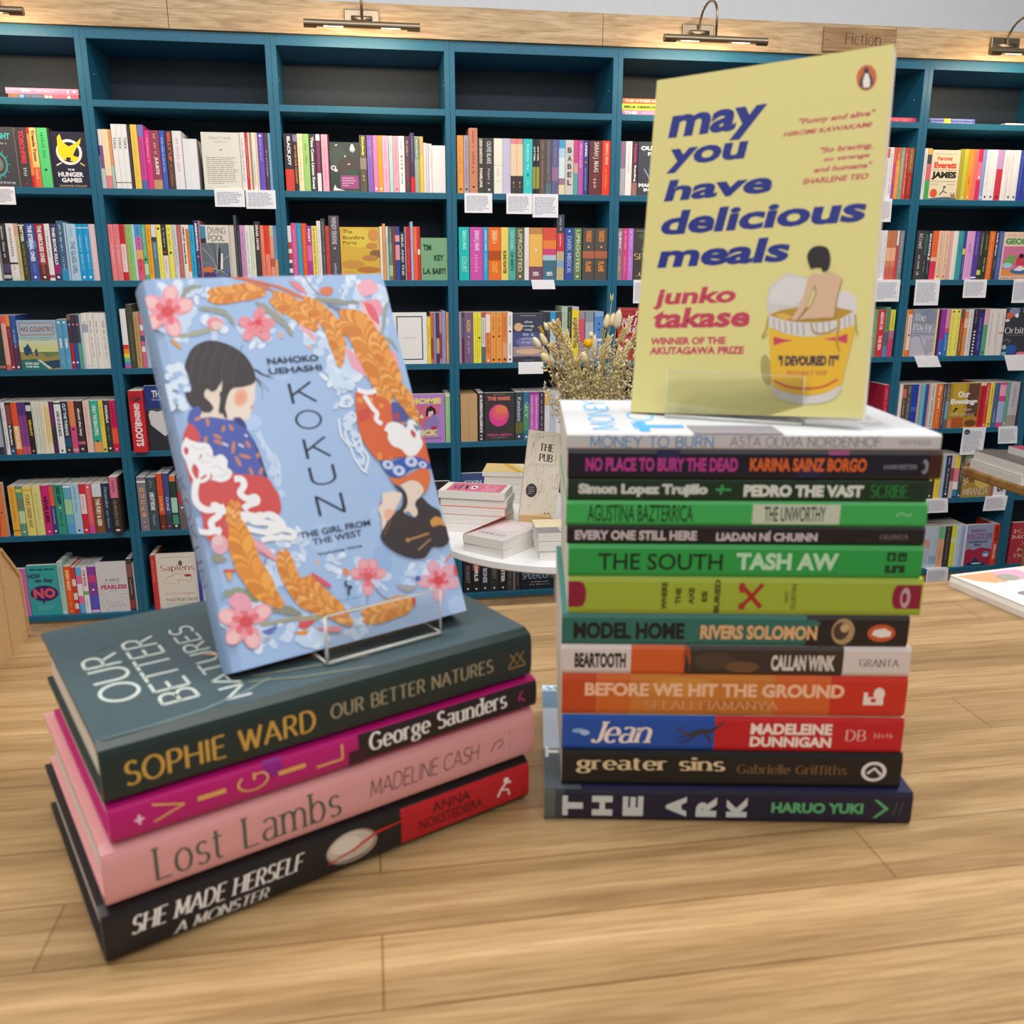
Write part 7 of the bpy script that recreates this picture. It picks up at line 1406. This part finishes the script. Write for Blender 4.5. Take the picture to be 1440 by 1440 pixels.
stemobj('green_seed_pod', pathto(860, 425, -1.1), .0008, STEM, 'small forked pale tip reaching highest out of the dried bouquet', 'dried flower', None, lambda mb, p, d: [mb.tube([Vector(p), Vector(p)+Vector((s_*.002, 0, .010)), Vector(p)+Vector((s_*.0035, 0, .022))], [.0018, .0022, .0003], 'd4c478', 6) for s_ in (-1, 1)], 'forked_tip')
ears = [(776, 515), (782, 500), (790, 478), (795, 505), (800, 490), (806, 515), (812, 480), (843, 505), (850, 500), (872, 480), (880, 470), (884, 490), (876, 505), (890, 480), (783, 470), (866, 515), (815, 530), (895, 500)]
for i, (px, py) in enumerate(ears):
    stemobj('dried_oat_stem', pathto(px, py, YV+FR.uniform(-.16, .04)), .0006, STEM, 'straw-coloured dried grass ear in the bouquet behind the right stack', 'dried flower', 'dried grass ears in the bouquet', ear(FR.choice(['ecd8a4', 'f0e0b0', 'e0c890', 'f4e6c4', 'dcc294']), FR.uniform(.035, .06), FR.uniform(.008, .012), 24), 'ear')
mb = MB()                                                         # fine filler nobody could count
for i in range(230):
    px = FR.uniform(766, 905); py = FR.uniform(500, 575)-(0 if abs(px-835) > 60 else 20); Y = YV+FR.uniform(-.16, .06)
    pts = pathto(px, py, Y)
    mb.tube(pts, FR.uniform(.0003, .0006), FR.choice(['ccb880', 'd8c890', 'b8a470', 'e0d4a8', 'a89868']), 4, False)
    for k in range(7):
        p_ = pts[-1-FR.randrange(4)]; v = Vector((FR.gauss(0, 1), FR.gauss(0, 1), FR.gauss(.6, 1))).normalized()*FR.uniform(.006, .016); e_ = p_+v
        mb.tube([p_, e_], [.0003, .0002], 'c4b080', 3, False); ellipsoid(mb, e_, v, FR.uniform(.0015, .0038), FR.uniform(.003, .007), FR.choice(['ecdca4', 'dcc88c', 'f0e4b8', 'c4bca0', 'd4ccb0', 'e8c878', 'b8c0a0', 'd8b898']), 5, 3)
o = mb.build('dried_filler_sprigs'); tag(o, 'tangle of fine straw-coloured sprigs and seeds filling the dried bouquet', 'dried flower', None, 'stuff')

# ------------------------------------------------------------------ oak table at the right with white books
t = empty('side_display_table', (3.2, -1.3, 0)); tag(t, 'oak display table at the right edge carrying pale books', 'table')
mb = MB(); X0, X1, Ya, Yb, r, ZR = 2.770, 3.70, -1.9, -.80, .03, .76
pts = []
for cx, cy_, a0 in ((X0+r, Yb-r, 90), (X0+r, Ya+r, 180), (X1-r, Ya+r, 270), (X1-r, Yb-r, 0)):
    for k in range(6): a = rad(a0+k*18); pts.append((cx+r*math.cos(a), cy_+r*math.sin(a)))
mb.prism([(x-3.2, y+1.3) for x, y in pts], 2, ZR-.028, ZR, OAK_DARK); mb.build('table_top', t, bevel=.006)
for x, y in ((2.905, -1.02), (2.905, -1.82), (3.62, -1.82), (3.62, -1.02)):
    mb = MB(); mb.tube([(x-3.2, y+1.3, 0), (x-3.2, y+1.3, ZR-.028)], [.022, .032], OAK_DARK, 20); mb.build('leg', t)
for xo, yo, zb, tk, fc, lab in ((2.786, -.835, ZR, .030, 'e4e0da', 'thick pale-edged book at bottom of the pile on the oak side table'), (2.790, -.842, ZR+.0304, .028, '6c6462', 'grey-topped pale-edged book in the middle of the side-table pile'), (2.862, -.90, ZR+.0588, .022, 'c04c64', 'thinner white book with crimson cover on top of side-table pile')):
    o = book('paperback', tk, .16, .25, 'e4e0da', (), [('r', 0, 0, 1, 1, fc)], page_mat=PAGESW)
    o.matrix_world = Matrix.Translation((xo, yo, zb)) @ Matrix.Rotation(rad(-3), 4, 'Z') @ Matrix(((0, -1, 0, .16), (0, 0, 1, -.25), (1, 0, 0, 0), (0, 0, 0, 1)))
    tag(o, lab, 'book', 'books on the oak side table')

# ------------------------------------------------------------------ brass picture lamps and the sign
for i, (xc, lab) in enumerate(((-.262, 'brass picture lamp at the top left corner, mostly out of frame'), (.924, 'brass picture lamp above the third bay, left of centre'), (2.1, 'brass picture lamp above the yellow cover, arm arching over'), (3.30, 'brass picture lamp at the right edge of the oak board'))):
    t = empty('picture_lamp', (xc, -.012, 2.185)); tag(t, lab, 'lamp', 'brass picture lamps on the oak board')
    mb = MB(); mb.box((-.058, -.014, -.026), (.058, 0, .026), BRASS); mb.build('wall_plate', t, bevel=.003)
    mb = MB(); mb.tube([(-.035, -.022, -.004), (.035, -.022, -.004)], .009, BRASS, 14); mb.box((-.012, -.022, -.010), (.012, -.012, .006), BRASS); mb.build('swivel', t)
    mb = MB(); arc = [(0, -.022, 0)]+[(0, -.105+.083*math.cos(a), .062*math.sin(a)+.012) for a in [PI*k/12 for k in range(13)]]+[(0, -.188, -.05)]
    mb.tube(arc, .0042, BRASS, 10); mb.build('arm', t)
    mb = MB(); n = 20; r = .0125; x0, x1 = -.182, .182; yc, zc = -.190, -.064
    for k in range(n):
        a, b = 2*PI*k/n, 2*PI*(k+1)/n; am = (a+b)/2
        segs = [(x0, x1)] if not (PI*1.2 < am < PI*1.8) else [(x0, x0+.04), (x1-.04, x1)]
        for u, v in segs:
            P = [(u, yc+r*math.cos(a), zc+r*math.sin(a)), (v, yc+r*math.cos(a), zc+r*math.sin(a)), (v, yc+r*math.cos(b), zc+r*math.sin(b)), (u, yc+r*math.cos(b), zc+r*math.sin(b))]
            mb.poly(P, BRASS, True); mb.poly([(x, yc+(y-yc)*.92, zc+(z_-zc)*.92) for x, y, z_ in P[::-1]], BRASS, True)
    for x in (x0, x1): mb.poly([(x, yc+r*math.cos(2*PI*k/n), zc+r*math.sin(2*PI*k/n)) for k in range(n)], BRASS)
    shade_ = mb.build('shade', t)
    for sx in (-.09, .09):
        mb = MB(); mb.tube([(sx-.03, yc, zc-.002), (sx+.03, yc, zc-.002)], .006, BULB, 10); mb.build('bulb', shade_)
    l = area('picture_lamp_light', (xc, -.012+yc, 2.185+zc-.013), .30, .02, 1.8, (1, .72, .46), (rad(50), 0, 0)); 
t = empty('section_sign', (2.717, -.0122, 2.183)); tag(t, 'oak section sign screwed to the board above the yellow cover', 'sign')
mb = MB(); mb.box((-.1415, -.010, -.040), (.1415, 0, .040), OAK_SIGN)
fr = Frame((-.1415, -.010, -.040), (1, 0, 0), (0, 0, 1), .283, .08); draw(mb, fr, [('t', .285, .30, .80, .78, '6c4830', 'Fiction', 's')]); board_ = mb.build('sign_board', t, bevel=0)
for sx in (-.128, .128):
    mb = MB(); mb.tube([(sx, -.0102, 0), (sx, -.0125, 0)], [.004, .003], STEEL, 12); mb.build('screw', board_)
